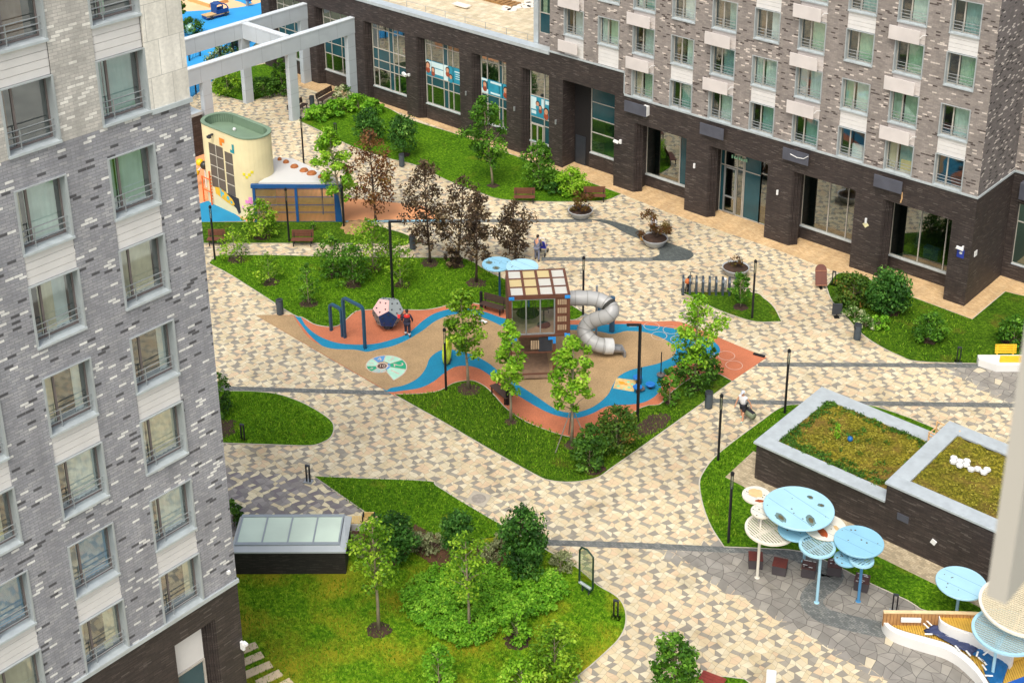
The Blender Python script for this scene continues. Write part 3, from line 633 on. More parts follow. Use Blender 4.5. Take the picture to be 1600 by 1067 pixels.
for n, (a, e) in enumerate(GI):
    d = 1.56
    if n == 1:
        glazing(fr_, a, a+3.25, .05, 5.36, d, [a+.35, a+1.35, a+1.85, a+1.95], [3.55], rb, teal=[(0, 0), (0, 1), (4, 0), (4, 1)], sill=False)
        glazing(fr_, a+3.25, e-.02, .05, 5.36, d, [a+4.1], [3.75], rb, teal=[], sill=False)
        o = MB(); fbox(o, fr_, a+.4, a+1.32, .3, 3.4, d-.08, d-.02); dr = o.build('door', m_glassd, rb)
        o = MB()
        for u in (a+.42, a+1.3): fbox(o, fr_, u-.06, u+.06, .1, 3.5, d-.12, d-.08)
        for z in (.15, 1.3, 3.45): fbox(o, fr_, a+.42, a+1.3, z-.05, z+.05, d-.118, d-.082)
        o.tube([fr_(a+1.2, 1.2, d-.16), fr_(a+1.2, 1.9, d-.16)], .03, 6); o.build('door_frame', m_rail, dr)
        o = MB()
        for q in range(7): fbox(o, fr_, a+.9+.19*q, a+1.0+.19*q+.03*(q % 2), 4.25, 4.42+.06*(q % 3 == 0), d-.12, d-.09)
        o.build('shop_lettering', M('pale_green_lettering', (150, 205, 170), .6), rb)
    else:
        glazing(fr_, a, e, 1.0, 5.36, d, {0: [a+2.9, a+3.55], 2: [a+1.95, a+3.3], 3: [a+1.9, a+3.6]}[n], [], rb, teal=[(1, 0)] if n == 0 else [], fmat=m_framel)
        stall(fr_, a, e, .9, d-.05, rb)
    o = MB(); o.quad(fr_(a, -.0, 6), fr_(e, 0, 6), fr_(e, 5.3, 6), fr_(a, 5.3, 6)); o.quad(fr_(a, .0, d+.2), fr_(e, .0, d+.2), fr_(e, 0, 6), fr_(a, 0, 6)); o.build('shop_interior', M('shop_floor', (92, 84, 66), .6, .4, .5), rb, recalc=False)
    o = MB(); o.quad(fr_(a-.3, 5.37, 0.02), fr_(e+.3, 5.37, 0.02), fr_(e+.3, 5.37, 6), fr_(a-.3, 5.37, 6))
    for u in (a-.3, e+.3): o.quad(fr_(u, 0, 1.7), fr_(u, 0, 6), fr_(u, 5.3, 6), fr_(u, 5.3, 1.7))
    o.build('soffit', m_int, rb, recalc=False)
for x, z, w_, h_, c in ((-34.2, 1.15, 1.0, .75, (34, 60, 120)), (-35.5, 1.15, .5, .4, (190, 160, 50)), (-47.0, .2, .6, .5, (220, 190, 40)), (-41, 1.1, 1.4, .5, (70, 60, 40)), (-40.2, 1.1, .8, 1.3, (28, 40, 22))):
    o = MB(); fbox(o, fr_, x, x+w_, z, z+h_, 2.2, 2.7); o.build('shop_display', M('display_%d' % c[0], c, .7), rb, bevel=.03)
for x in (-50.2, -43.6, -37.15):
    o = MB(); fbox(o, fr_, x-.06, x+.06, 3.4, 3.75, -.12, 0); o.build('wall_lamp', m_white, rb, bevel=.02)
p = onY(1353, 351, YF); o = MB(); o.cbox((p.x, YF-.03, p.z), (.3, .05, .3), ry=pi/4); o.build('plaque', M('cream_sign', (216, 208, 160), .6), rb)
p = onY(1501, 396, YF); o = MB(); fbox(o, fr_, p.x-.22, p.x+.22, p.z-.27, p.z+.27, -.04, 0); pq = o.build('number_plaque', M('sign_blue', (44, 62, 150), .5), rb); o = MB(); o.add([fr_(p.x+.02+.13*cos(k*pi/5)*(1 if k % 2 else .62), p.z+.05+.11*sin(k*pi/5)*(1 if k % 2 else .62), -.046) for k in range(10)], [tuple(range(10))]); o.build('emblem', m_white, pq, recalc=False)
p = onY(1502, 388, YF); o = MB(); o.cbox((p.x, YF-.25, p.z+.1), (.42, .16, .14), rz=.3, ry=.25); o.cbox((p.x+.12, YF-.08, p.z+.05), (.08, .16, .3)); o.build('security_camera', m_white, rb)
p = onX(1524, 396, XR); o = MB(); o.cbox((XR+.02, p.y, p.z), (.04, .35, .35)); o.build('plaque', m_white, rb)
p = onY(966, 220, YF); o = MB(); o.cbox((p.x, YF-.25, p.z), (.4, .18, .16), rz=.2, ry=.2); o.cbox((p.x+.25, YF-.06, p.z), (.16, .12, .3)); o.build('security_camera', m_white, rb)
# wing beyond the return
fw2 = RMAP(YF+5.2)
wall('brick_facade', fw2, XR, -12, 7.32, RT, [(-28.9, -27.1, 7.3+3.2*k, 9.32+3.2*k, .3) for k in range(3)], m_gbw, rb)
wall('dark_plinth', fw2, XR, -12, -.06, 7.19, [(-29.75, -24, .95, 5.2, .4)], m_db, rb)
b = MB(); fbox(b, fw2, XR+.07, -12, 7.19, 7.318, -.07, .1); b.build('ledge', m_metal, rb)
for k in range(3): window(fw2, -28.9, -27.1, 7.32+3.2*k, 9.3+3.2*k, rb, .38, [(.3, 1, 'sheer')], frame=m_framel, dep=.24)
glazing(fw2, -29.75, -24, 1.0, 5.2, .3, [-28.4, -26], [3.9], rb)
o = MB(); o.quad(fw2(-29.75, .9, 3), fw2(-24, .9, 3), fw2(-24, 5.2, 3), fw2(-29.75, 5.2, 3)); o.build('shop_interior', MATS['shop_floor'], rb, recalc=False)
o = MB(); fbox(o, fw2, -29.6, -27.6, 5.7, 6.8, -.5, .02); o.build('cooler_cover', m_acd, rb, bevel=.015)
# glazed strip at the far left end of the upper floors
fs_ = RMAP(YF+.9)
b = MB(); fbox(b, fs_, -65.05, -63.25, 8.7, 9.75, 0, .3); b.build('stair_wall', m_gbw, rb)
glazing(fs_, -65.0, -63.28, 9.75, RT, .1, [-63.75], [11.3, 14.5, 16.2], rb, teal=[(0, 0), (1, 0), (0, 2), (1, 2)], sill=False)
b = MB(); b.quad(fs_(-65, 8.8, .9), fs_(-63.26, 8.8, .9), fs_(-63.26, RT, .9), fs_(-65, RT, .9)); b.build('interior_wall', MATS['curtain_teal'], rb, recalc=False)
b = MB(); fbox(b, fs_, -65.5, -65.06, 8.7, RT, -.1, .5); b.build('corner_post', m_metal, rb)

# ---- low dark brick building with tall shop windows
lb = thing('pavilion_building', 'low dark brick building with tall glazed bays and a paved roof terrace', 'building')
LX0 = -96.7
wall('dark_brick_facade', fr_, LX0, XS, -.06, 8.86, [(a, e, -.06, t, d) for a, e, t, d in low], m_db, lb)
b = MB(); fbox(b, fr_, LX0-.06, -63.26, 8.64, 8.9, -.1, .75); b.build('parapet_cap', m_metal, lb)
b = MB(); b.quad((LX0, YF, -.05), (LX0, YF+45, -.05), (LX0, YF+45, 8.62), (LX0, YF, 8.62)); b.build('end_wall', m_db, lb, recalc=False)
m_roof = brick_mat('roof_pavers', [(0, (206, 190, 158)), (.4, (196, 180, 148)), (.7, (214, 200, 170))], (170, 154, 124), .5, .5, .012, .8)
b = MB(); b.box(LX0+.1, -63.3, YF+.76, YF+45, 8.2, 8.52); b.box(LX0+.1, -63.0, YF+12, YF+45, 8.2, 8.519); b.build('roof_terrace', m_roof, lb)
b = MB()
for i in range(14):
    x = -92+2.15*i; b.cyl(x, YF+.95, 8.5, 9.35, .02, n=6)
for z in (9.33, 8.95): b.tube([(-93, YF+.95, z), (-64.3, YF+.95, z)], .012, 6)
b.build('roof_railing', m_rail, lb)
for a, e, t, d in low[1:]: reveal(fr_, a+.003, -.05, 6.99, 3, .16, .03, .15, lb)
m_poster = [M('poster_teal', (44, 140, 164), .4, .15, 1.5), M('poster_pale', (206, 226, 226), .4, .1, 1), M('poster_skin', (206, 150, 118), .5), M('poster_hair', (58, 36, 28), .5), M('poster_red', (150, 70, 48), .5, .3, 3)]
def poster(u0, u1, z0, z1, d, heads, pale, o, text=True, redder=None):
    b = MB(); fbox(b, fr_, u0, u1, z0, z1, d-.02, d); H = z1-z0
    b.cur = 1
    for a, e, c, f in pale: fbox(b, fr_, u0+(u1-u0)*a, u0+(u1-u0)*e, z0+H*c, z0+H*f, d-.028, d-.021)
    for u, z, r, hr in heads:
        cu, cz = u0+(u1-u0)*u, z0+H*z
        for mi, rr, dz, dd in ((3, r*1.15, .08*r, .034), (2, r*.85, -.1*r, .04), (0 if hr else 4, r*1.1, -1.75*r, .037)):
            b.cur = mi; b.add([fr_(cu+rr*cos(q*pi/8), cz+dz+rr*1.15*sin(q*pi/8), d-dd) for q in range(16)], [tuple(range(16))])
    return b.build('poster', m_poster, o, recalc=False)
for i, (a, e, t, d) in enumerate(low[1:], 1):
    L = a+.6; dd = .5
    if i == 1:
        o = glazing(fr_, L, e, 1.2, 6.98, dd, [L+1.35], [2.6, 3.15, 4.85], lb, teal=[(0, 0), (1, 0), (0, 1), (1, 1)])
        q = MB(); fbox(q, fr_, L+.1, L+1.25, .1, 2.55, dd-.09, dd-.03); dr = q.build('door', m_glassd, lb); q = MB()
        for u in (L+.1, L+.72, L+1.28): fbox(q, fr_, u-.05, u+.05, .05, 2.6, dd-.13, dd-.09)
        for z in (.1, .95, 2.58): fbox(q, fr_, L+.1, L+1.28, z-.05, z+.05, dd-.128, dd-.092)
        q.build('door_frame', m_framel, dr)
        poster(L+.03, L+1.33, 3.2, 4.82, dd-.03, [(.52, .66, .17, 1), (.72, .5, .15, 0)], [(0, .42, .35, .95), (.05, .4, .12, .28), (.8, .99, .5, .95)], o)
        poster(L+1.39, e-.03, 3.2, 4.82, dd-.03, [(.2, .4, .22, 0)], [(.1, .9, .75, .93)], o)
    elif i >= 5:
        o = glazing(fr_, L, e, 1.4, 6.98, dd, [L+.9, L+2.2, L+3.1], [2.9, 3.9, 4.8, 6.1], lb, teal=[(a_, b_) for a_ in range(4) for b_ in (1, 2)])
    else:
        us = [L+.62, L+1.95, L+2.45, L+3.0] if i != 2 else [L+.62, L+1.85, L+2.2]
        us = [u for u in us if u < e-.2]
        tl = [(2, k) for k in range(5)]+([(0, 1), (1, 1), (3, 1), (4, 1)])
        if i == 4: tl += [(0, 2), (1, 2), (0, 1)]
        o = glazing(fr_, L, e, 1.4, 6.98, dd, us, [3.0, 3.75, 4.75, 6.45], lb, teal=tl)
        if i == 3:
            poster(L+.03, L+1.95, 3.8, 5.1, dd-.03, [(.1, .66, .22, 0), (.4, .45, .18, 0)], [(.3, .99, .62, .97), (.5, .99, .2, .56), (.0, .28, .3, .95)], o)
            poster(L+1.98, e-.03, 3.8, 5.1, dd-.03, [(.2, .72, .19, 0), (.36, .34, .17, 1)], [(0, .22, 0, 1), (.56, .92, .72, .8), (.6, .9, .3, .34), (.6, .85, .45, .49), (.6, .88, .58, .62)], o)
        if i == 2:
            poster(L+.03, L+.7, 3.8, 5.0, dd-.03, [(.5, .62, .2, 0)], [(0, 1, 0, .3), (0, .9, .85, 1)], o)
            poster(L+.73, e-.03, 3.8, 5.0, dd-.03, [(.8, .62, .22, 0), (.92, .35, .2, 0)], [(.1, .6, .8, .95), (.1, .55, .08, .2)], o)
        if i == 4:
            for u, c in ((L+1.5, (196, 120, 60)), (L+3.4, (180, 70, 60)), (L+.9, (90, 70, 120))):
                q = MB(); fbox(q, fr_, u, u+.35, 4.85, 5.4, dd+.06, dd+.2); q.build('window_box', M('toy_%d' % c[0], c, .7), o, bevel=.03)
    if i > 1: stall(fr_, a+.5, e, 1.3, dd-.05, lb)
    q = MB(); q.quad(fr_(a, 0, 2.6), fr_(e, 0, 2.6), fr_(e, 7, 2.6), fr_(a, 7, 2.6)); q.quad(fr_(a, 3.6, .7), fr_(e, 3.6, .7), fr_(e, 3.6, 2.6), fr_(a, 3.6, 2.6)); q.quad(fr_(a, 6.99, .1), fr_(e, 6.99, .1), fr_(e, 6.99, 2.6), fr_(a, 6.99, 2.6)); q.build('shop_interior', M('pale_room', (140, 148, 118), .9, .3, .4), lb, recalc=False)
a, e = -62.0, -57.2
o = glazing(fr_, a+1.6, e, 1.3, 6.98, 1.45, [e-.5], [2.9, 4.0, 5.3], lb, teal=[(0, 2), (1, 2), (0, 3), (1, 3)]); stall(fr_, a+1.4, e, 1.2, 1.4, lb)
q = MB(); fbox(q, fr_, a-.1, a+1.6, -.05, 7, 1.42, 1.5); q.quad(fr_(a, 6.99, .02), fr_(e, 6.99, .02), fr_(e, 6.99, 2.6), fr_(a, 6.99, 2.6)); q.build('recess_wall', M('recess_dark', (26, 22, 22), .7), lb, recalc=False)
q = MB(); q.quad(fr_(a+1.6, 0, 3), fr_(e, 0, 3), fr_(e, 7, 3), fr_(a+1.6, 7, 3)); q.build('shop_interior', MATS['pale_room'], lb, recalc=False)
q = MB(); fbox(q, fr_, a+.15, a+1.1, .02, 2.3, 1.36, 1.41); q.build('door', m_dgrey, lb)
for x in (-62.6, -66.7, -71.75):
    q = MB(); fbox(q, fr_, x-.06, x+.06, 3.35, 3.7, -.12, 0); q.build('wall_lamp', m_rail, lb, bevel=.02)
p = onY(636, 115, YF); q = MB(); q.cbox((p.x, YF-.3, p.z), (.5, .2, .18), rz=-.2, ry=.25); q.cbox((p.x+.28, YF-.08, p.z-.05), (.18, .16, .2)); q.build('security_camera', m_white, lb)
# loose things on the roof terrace
m_slab = M('white_slab', (222, 214, 198), .8, .08, 2)
def hexslab(p, r=.45, h=.08):
    b = MB(); b.prism([(r*cos(k*pi/3), r*sin(k*pi/3)) for k in range(6)], 0, h); o = b.build('paving_slab', m_slab, bevel=.01); o.location = p
    return tag(o, 'white hexagonal paving slab lying loose on the low roof terrace', 'slab', 'hexagonal slabs on the roof terrace')
for x, y in ((792, 12), (791, 16), (800, 17), (808, 13), (811, 8), (822, 12), (826, 7), (831, 11), (826, 4)): hexslab(G(x, y, 8.53))
b = MB(); b.box(-.8, .8, -.35, .35, 0, .1); b.box(-.3, 1.1, -.6, -.1, .1, .2); o = b.build('paving_slab', m_slab, bevel=.01); o.location = G(721, 9, 8.53); tag(o, 'stack of two long pale slabs on the roof terrace', 'slab')
b = MB()
for i in range(9): b.box(-2.2+.5*i, -1.85+.5*i, -.6, .6, .12, .16)
for y in (-.55, 0, .55): b.box(-2.2, 2.2, y-.05, y+.05, 0, .118)
o = b.build('pallet', M('weathered_timber', (150, 112, 64), .85, .25, 4)); o.location = G(776, 2, 8.53); tag(o, 'flat brown timber pallets at the far edge of the roof terrace', 'pallet')
# ================================================================= STRUCTURES IN THE YARD
def trans_mat(name, c, f):
    t = NT(name); t.b.inputs['Base Color'].default_value = lin(c); t.b.inputs['Roughness'].default_value = .4; tr = t.n('BsdfTranslucent'); tr.inputs[0].default_value = lin(c)
    ms = t.n('MixShader', _Fac=f); t.l(t.b.outputs[0], ms.inputs[1]); t.l(tr.outputs[0], ms.inputs[2]); t.l(ms.outputs[0], t.out.inputs[0]); return t.m
m_perg = M('pergola_cladding', (182, 190, 194), .6, .06, .8, dirt=.08)
m_pcap = M('pergola_cap', (200, 206, 208), .5, .04, 1)
pg = thing('pergola', 'pale grey clad pergola frame with deep beams on square columns', 'pergola', (-84.8, 74.6, 0))
def pbeam(x0, x1, y0, y1, z0=5.72, z1=6.98):
    b = MB(); b.box(x0, x1, y0, y1, z0, z1); o = b.build('beam', m_perg, pg)
    c = MB(); c.box(x0-.03, x1+.03, y0-.03, y1+.03, z1+.002, z1+.1); c.build('beam_cap', m_pcap, o)
    s = MB(); L = max(x1-x0, y1-y0); n = int(L/2.1)
    for i in range(1, n+1):
        t = i*L/(n+1)
        s = MB()
        if y1-y0 > x1-x0: s.box(x1, x1+.004, y0+t-.012, y0+t+.012, z0, z1)
        else: s.box(x0+t-.012, x0+t+.012, y0-.004, y0, z0, z1)
        s.build('panel_joint', M('joint_shadow_line', (150, 156, 160), .8), o)
    return o
OX, OY = 84.8, -74.6
pbeam(-.1, .4, -19.5, -.0); pbeam(-6.05, -5.55, -19.5, .0)
pbeam(-5.54, -.11, -7.0, -6.5); pbeam(-5.54, -.11, -17.9, -17.4)
def pcol(x, y):
    b = MB(); b.box(x-.23, x+.23, y-.4, y+.4, 0, 5.716); o = b.build('column', m_perg, pg)
    s = MB()
    for z in (1.15, 2.3, 3.45, 4.6): s.box(x-.234, x+.234, y-.404, y+.404, z-.01, z+.01); s.build('panel_joint', MATS['joint_shadow_line'], o); s = MB()
    
for x in (.15, -5.8):
    for y in (-.42, -6.75, -15.1): pcol(x, y)
# hidden dark volume behind the tower
bb = thing('service_block', 'low dark brick service block with pale coping beside the tower', 'building', (-87.3, 54, 0))
b = MB(); b.box(-2.9, 2.85, -4, 4.8, 0, 3.25); b.build('wall', m_db, bb)
b = MB()
for q in ((-2.95, 2.9, -4.05, -3.5), (-2.95, 2.9, 4.3, 4.85), (-2.95, -2.4, -3.5, 4.3), (2.35, 2.9, -3.5, 4.3)): b.box(*q, 3.252, 3.5)
b.build('coping', m_metal, bb)

# ---- cream stair pavilion
m_cream_r = M('cream_render', (224, 210, 166), .8, .1, .5, dirt=.22)
sp_ = thing('stair_pavilion', 'rounded cream pavilion with green roof basin and dark gridded windows', 'pavilion', (-75.0, 54.9, 0))
def stadium(hx, r, n=14): return [(hx+r*cos(-pi/2+pi*i/n), r*sin(-pi/2+pi*i/n)) for i in range(n+1)]+[(-hx+r*cos(pi/2+pi*i/n), r*sin(pi/2+pi*i/n)) for i in range(n+1)]
def ringwall(mb, A, B, z0, z1):
    n = len(A); vs = [(p[0], p[1], z) for P, z in ((A, z0), (A, z1), (B, z1), (B, z0)) for p in P]
    mb.add(vs, [(k*n+i, k*n+(i+1) % n, ((k+1) % 4)*n+(i+1) % n, ((k+1) % 4)*n+i) for k in range(4) for i in range(n)])
hx, rr = 1.75, 1.3
b = MB(); b.prism(stadium(hx, rr), 0, 5.4, top=False); ringwall(b, stadium(hx, rr), stadium(hx, rr-.18), 5.4, 6.0); b.build('wall', m_cream_r, sp_)
b = MB(); ringwall(b, stadium(hx, rr+.04), stadium(hx, rr-.24), 6.002, 6.08); b.prism(stadium(hx, rr-.19), 5.3, 5.42); ringwall(b, stadium(hx, rr-.182), stadium(hx, rr-.22), 5.43, 5.998)
b.build('roof_basin', M('sage_green_coating', (112, 134, 110), .7, .1, .8, dirt=.2), sp_)
b = MB()
for k in range(40):
    P = stadium(hx, rr-.225, 20); p = P[k % len(P)]; b.box(p[0]-.012, p[0]+.012, p[1]-.012, p[1]+.012, 5.43, 5.98)
b.build('seam', M('sage_seam', (84, 104, 84), .8), sp_)
b = MB(); b.ball((-.6, .3, 5.5), .13, 6); b.build('roof_vent', m_white, sp_)
m_wd = M('dark_window_panel', (88, 80, 74), .35, .1, 1)
yw = -rr-.012
def winp(x0, x1, z0, z1, nx, nz):
    b = MB(); b.box(x0, x1, yw, yw+.03, z0, z1); o = b.build('window', m_wd, sp_); g = MB()
    for i in range(1, nx): x = x0+(x1-x0)*i/nx; g.box(x-.02, x+.02, yw-.02, yw-.001, z0, z1)
    for j in range(1, nz): z = z0+(z1-z0)*j/nz; g.box(x0, x1, yw-.018, yw-.002, z-.02, z+.02)
    g.build('glazing_bar', M('pale_glazing_bar', (206, 200, 184), .6), o)
winp(-1.5, .08, 1.45, 4.8, 2, 4); winp(.26, 1.12, 1.4, 4.62, 1, 4)
b = MB(); b.quad((-1.1, yw-.01, 1.44), (1.45, yw-.01, 1.38), (1.55, yw-.01, .35), (1.3, yw-.01, .15), (1.1, yw-.01, .5), (.6, yw-.01, .75), (.2, yw-.01, .95), (-.2, yw-.01, .8), (-.6, yw-.01, 1.1), (-1.1, yw-.01, .95)); b.build('mural_ground', M('mural_dark', (44, 42, 48), .7), sp_, recalc=False)
b = MB(); yy = yw-.02
b.quad(*[(x, yy, z_-.36) for x, z_ in ((-1.2, 1.85), (-.6, 1.95), (.1, 1.75), (.75, 1.45), (.95, 1.15), (.7, .95), (.1, 1.05), (-.5, 1.2), (-1.15, 1.35))]); o = b.build('mural_engine', M('mural_yellow', (228, 178, 40), .7), sp_, recalc=False)
b = MB()
for x, z, r in ((-.3, 1.24, .13), (.25, 1.06, .16), (.6, .84, .12)): b.add([(x+r*cos(a*pi/8), yy-.01, z+r*sin(a*pi/8)) for a in range(16)], [tuple(range(16))])
b.quad((-.62, yy-.01, 1.54), (-.45, yy-.01, 1.54), (-.4, yy-.01, .94), (-.57, yy-.01, .94)); b.build('mural_detail', M('mural_teal', (90, 180, 190), .7), o, recalc=False)
def tet(cells, x, z, s, c, y=yy):
    b = MB()
    for i, j in cells: b.box(x+i*s, x+i*s+s*.98, y, y+.012, z+j*s, z+j*s+s*.98)
    b.build('wall_block_motif', M('motif_%d_%d' % c[:2], c, .7), sp_)
tet([(0, 0), (0, 1), (1, 1)], -.2, 4.95, .28, (228, 130, 30)); tet([(0, 0), (1, 0), (1, 1), (1, 2)], .95, 4.72, .22, (30, 140, 150))
for (ang, z, cells, s, c) in ((-1.2, 1.2, [(0, 0), (1, 0), (2, 0), (1, 1)], .26, (226, 140, 200)), (-1.25, 3.1, [(0, 1), (1, 0), (2, 1), (3, 2)], .2, (222, 206, 40)), (-1.5, .75, [(0, 0)], .2, (224, 160, 200))):
    b = MB()
    for i, j in cells:
        a = ang+i*s/rr; b.cbox((hx+(rr+.005)*cos(a), (rr+.005)*sin(a), z+j*s+s/2), (.02, s*.98, s*.98), rz=a)
    b.build('wall_block_motif', M('motif_%d_%d' % c[:2], c, .7), sp_)
b = MB(); b.cbox((-.9, -rr-.2, 5.55), (.12, .4, .12)); b.cbox((-.9, -rr-.35, 5.45), (.3, .2, .15)); b.build('floodlight', m_dgrey, sp_)
# canopy with round holes and blue bar screen
P0, P1 = G(400, 347), G(537, 347); ang = atan2(P1.y-P0.y, P1.x-P0.x); L = (P1-P0).length
cn = thing('bar_screen', 'blue framed screen of vertical bars fronting the cream pavilion', 'screen', P0, ang)
m_bl = M('deep_blue_paint', (24, 78, 132), .5, .1, 2)
b = MB(); b.box(-.15, L+.05, -.14, .14, 2.6, 2.85)
for x in (.03, L*.48, L-.02): b.box(x-.09, x+.09, -.1, .1, 0, 2.598)
b.box(L-.55, L-.12, -.06, .06, 0, 2.597); b.build('frame', m_bl, cn)
b = MB(); n = 62
for i in range(n): x = .14+(L-.75)*i/(n-1); b.box(x-.018, x+.018, -.02, .02, .05, 2.55)
b.build('bars', M('bar_metal', (178, 146, 98), .5, .1, 3, .4), cn)
b = MB()
for z in (.05, .75, 1.3, 1.9, 2.5): b.box(.12, L-.57, -.04, -.021, z-.02, z+.02)
b.build('rail', m_bl, cn)
cp = thing('play_canopy', 'white sloping play canopy with brown round openings beside the cream pavilion', 'canopy', (0, 0, 0))
cpoly = [G(x, y, 2.9) for x, y in ((430, 247), (458, 250), (480, 260), (505, 273), (528, 284), (533, 288), (404, 287), (412, 282))]
b = MB(); b.prism([(p.x, p.y) for p in cpoly], 2.87, 3.0); b.build('roof', trans_mat('white_membrane', (228, 227, 222), .3), cp)
b = MB()
for x, y, r in ((447, 254, 5), (460, 261, 6.5), (475, 267, 7), (487, 271.5, 8), (502, 277, 5.5), (437, 250, 3.5)):
    c = G(x, y, 3.0); k = mpp(x, y, 3)*r; b.lathe([(k, 0), (k*.97, .05), (k*.75, .14), (k*.3, .2), (.02, .21)], 18, (c.x, c.y, 3.001))
b.build('porthole', M('porthole_brown', (158, 92, 40), .6, .2, 3), cp)
b = MB()
for p in (cpoly[0], cpoly[3]): b.cyl(p.x+.1, p.y-.3, 0, 2.87, .06, n=8)
b.build('post', m_bl, cp)
b = MB(); b.box(.6, L-.7, 1.2, 2.2, 0, .45); b.box(2.6, L-.7, 1.5, 2.6, 0, .7); o = b.build('timber_platform', M('ochre_timber', (214, 178, 96), .8, .15, 2)); o.location = P0; o.rotation_euler = (0, 0, ang); tag(o, 'stepped ochre timber platform behind the blue bars', 'platform')
# orange climbing frame and molecule
o = thing('climbing_lattice', 'orange metal climbing lattice beside the cream pavilion', 'climbing frame', G(326, 318)); b = MB()
for x, y in ((-.5, 0), (-.5, .9), (.4, 0), (.4, .9)): b.cyl(x, y, 0, 2.6 if x > 0 else 2.0, .05, n=8)
m_or = M('orange_paint', (230, 96, 24), .5, .08, 2)
b.build('post', m_or, o); b = MB()
for z in (.4, .9, 1.4, 1.9): b.tube([(.4, 0, z), (.4, .9, z+.3)], .035, 6); b.tube([(.4, .9, z), (.4, 0, z+.3)], .035, 6)
for z in (1.95, 1.0): b.tube([(-.5, 0, z), (.4, 0, z)], .04, 6); b.tube([(-.5, .9, z), (.4, .9, z)], .04, 6)
b.build('lattice', m_or, o)
o = thing('molecule_climber', 'yellow and black ball and stick climber behind the cream pavilion', 'climber', G(311, 292)); 
for c, r in (((-.25, 0, 1.1), .3), ((.1, .2, 1.9), .28), ((1.0, .5, 2.5), .26)): b = MB(); b.ball(c, r, 8); b.build('yellow_ball', M('yellow_gloss', (236, 190, 20), .35, .05, 2), o, True)
b = MB(); b.ball((.5, .3, 1.75), .32, 8); b.build('black_ball', M('black_gloss', (40, 42, 36), .35), o, True)
b = MB()
for q in ((-.25, 0, 1.1), (.1, .2, 1.9), (1, .5, 2.5), (.5, .3, 0)): b.tube([(.5, .3, 1.75), q], .06, 8)
b.tube([(-.25, 0, 1.1), (-.25, 0, 0)], .05, 8); b.build('stick', m_white, o)

# ---- timber play tower
U0, U1 = G(820, 588), G(868, 586); pang = atan2(U1.y-U0.y, U1.x-U0.x)
pt = thing('play_tower', 'brown timber play tower of two stacked boxes with a glazed front and panelled roof', 'playhouse', G(845, 587.3), pang)
K = mpp(845, 587)
m_wood = M('brown_timber', (96, 58, 40), .7, .18, 3); m_wd2 = M('dark_timber_boards', (128, 102, 80), .75, .2, 5); m_bk = M('bright_blue_bracket', (40, 140, 214), .45, .05, 2)
xl, xr, xm, dp = -49*K, 45*K, 23*K, 2.9
zf, zt = 2.62, 5.0
b = MB(); pw = .16
for x, y0 in ((xl+pw/2, 0), (xm-pw/2, 0), (xl+pw/2, dp), (xm-pw/2, dp)): b.box(x-pw/2, x+pw/2, y0-pw/2, y0+pw/2, 0, zf-.08)
for x in (xl+pw/2, xr-pw/2):
    for y in (0, dp): b.box(x-pw/2, x+pw/2, y-pw/2, y+pw/2, zf+.08, zt-.06)
for z in (zf, zt):
    for y in (0, dp): b.box(xl, xr, y-pw/2+.003, y+pw/2-.003, z-.08, z+.06)
    for x in (xl+pw/2, xr-pw/2): b.box(x-pw/2+.003, x+pw/2-.003, pw/2, dp-pw/2, z-.078, z+.058)
b.box(xl+pw, xm-pw, -.06, .06, .02, .18); b.box(xl+pw, xm-pw, -.05, .05, 1.5, 1.58); b.build('frame', m_wood, pt, bevel=.01)
b = MB(); b.box(xl+pw, xr-pw, .1, dp-.1, zf-.03, zf+.03); b.build('upper_floor', M('pale_floor_boards', (206, 182, 150), .7, .12, 4), pt)
b = MB()
for i in range(14): x = xl+.75+(xm-xl-1.1)*i/13; b.box(x-.06, x+.06, -.4, dp-.2, .1, .14)
b.build('lower_deck', m_wd2, pt)
b = MB()
for i in range(13): x = xl+.75+(xm-xl-1.1)*i/12; b.box(x-.07, x+.07, dp-.25, dp-.2, .14, zf-.1)
b.build('back_boards', m_wd2, pt)
gx = xr-24*K
b = MB(); ys = -.02
for i in range(4): x = xl+pw+(gx-xl-pw)*i/3; b.box(x-.035, x+.035, ys-.04, ys+.04, zf+.1, zt-.1)
for z in (zf+.1, zt-.1): b.box(xl+pw, gx, ys-.036, ys+.036, z-.035, z+.035)
o = b.build('glazed_front', m_rail, pt); b = MB(); b.quad((xl+pw, ys, zf+.1), (gx, ys, zf+.1), (gx, ys, zt-.1), (xl+pw, ys, zt-.1)); b.build('pane', glass_mat('clear_acrylic', (214, 220, 222), .1), o, recalc=False)
b = MB(); b.box(gx+.05, xr-pw, -.03, .03, zf+.06, zt-.08); o = b.build('slat_panel', m_wood, pt); b = MB()
for j in range(4):
    for i in range(6): x = gx+.18+i*.105; z = zf+.3+j*.53; b.box(x, x+.05, -.05, -.031, z, z+.32)
b.build('slat', M('slat_edge_pale', (196, 170, 136), .7), o)
b = MB(); b.box(xl-.02, xl+.015, .1, dp-.1, zf+.1, zt-.1); b.box(xr-.02, xr+.03, .1, dp-.1, zf+.06, zf+.8); b.box(xr-.02, xr+.03, 1.8, dp-.1, zf+.8, zt-.1); b.build('side_panel', m_wood, pt)
b = MB()
for i in range(5): x = xl+.06+(xr-xl-.12)*i/4; b.box(x-.07, x+.07, -.05, dp+.05, zt+.062, zt+.14)
for j in range(4): y = dp*j/3; b.box(xl, xr, y-.05, y+.05, zt+.064, zt+.136)
b.build('roof_grid', m_wood, pt)
m_rp = {True: trans_mat('roof_panel_cream', (230, 212, 158), .4), False: trans_mat('roof_panel_white', (228, 226, 216), .4)}
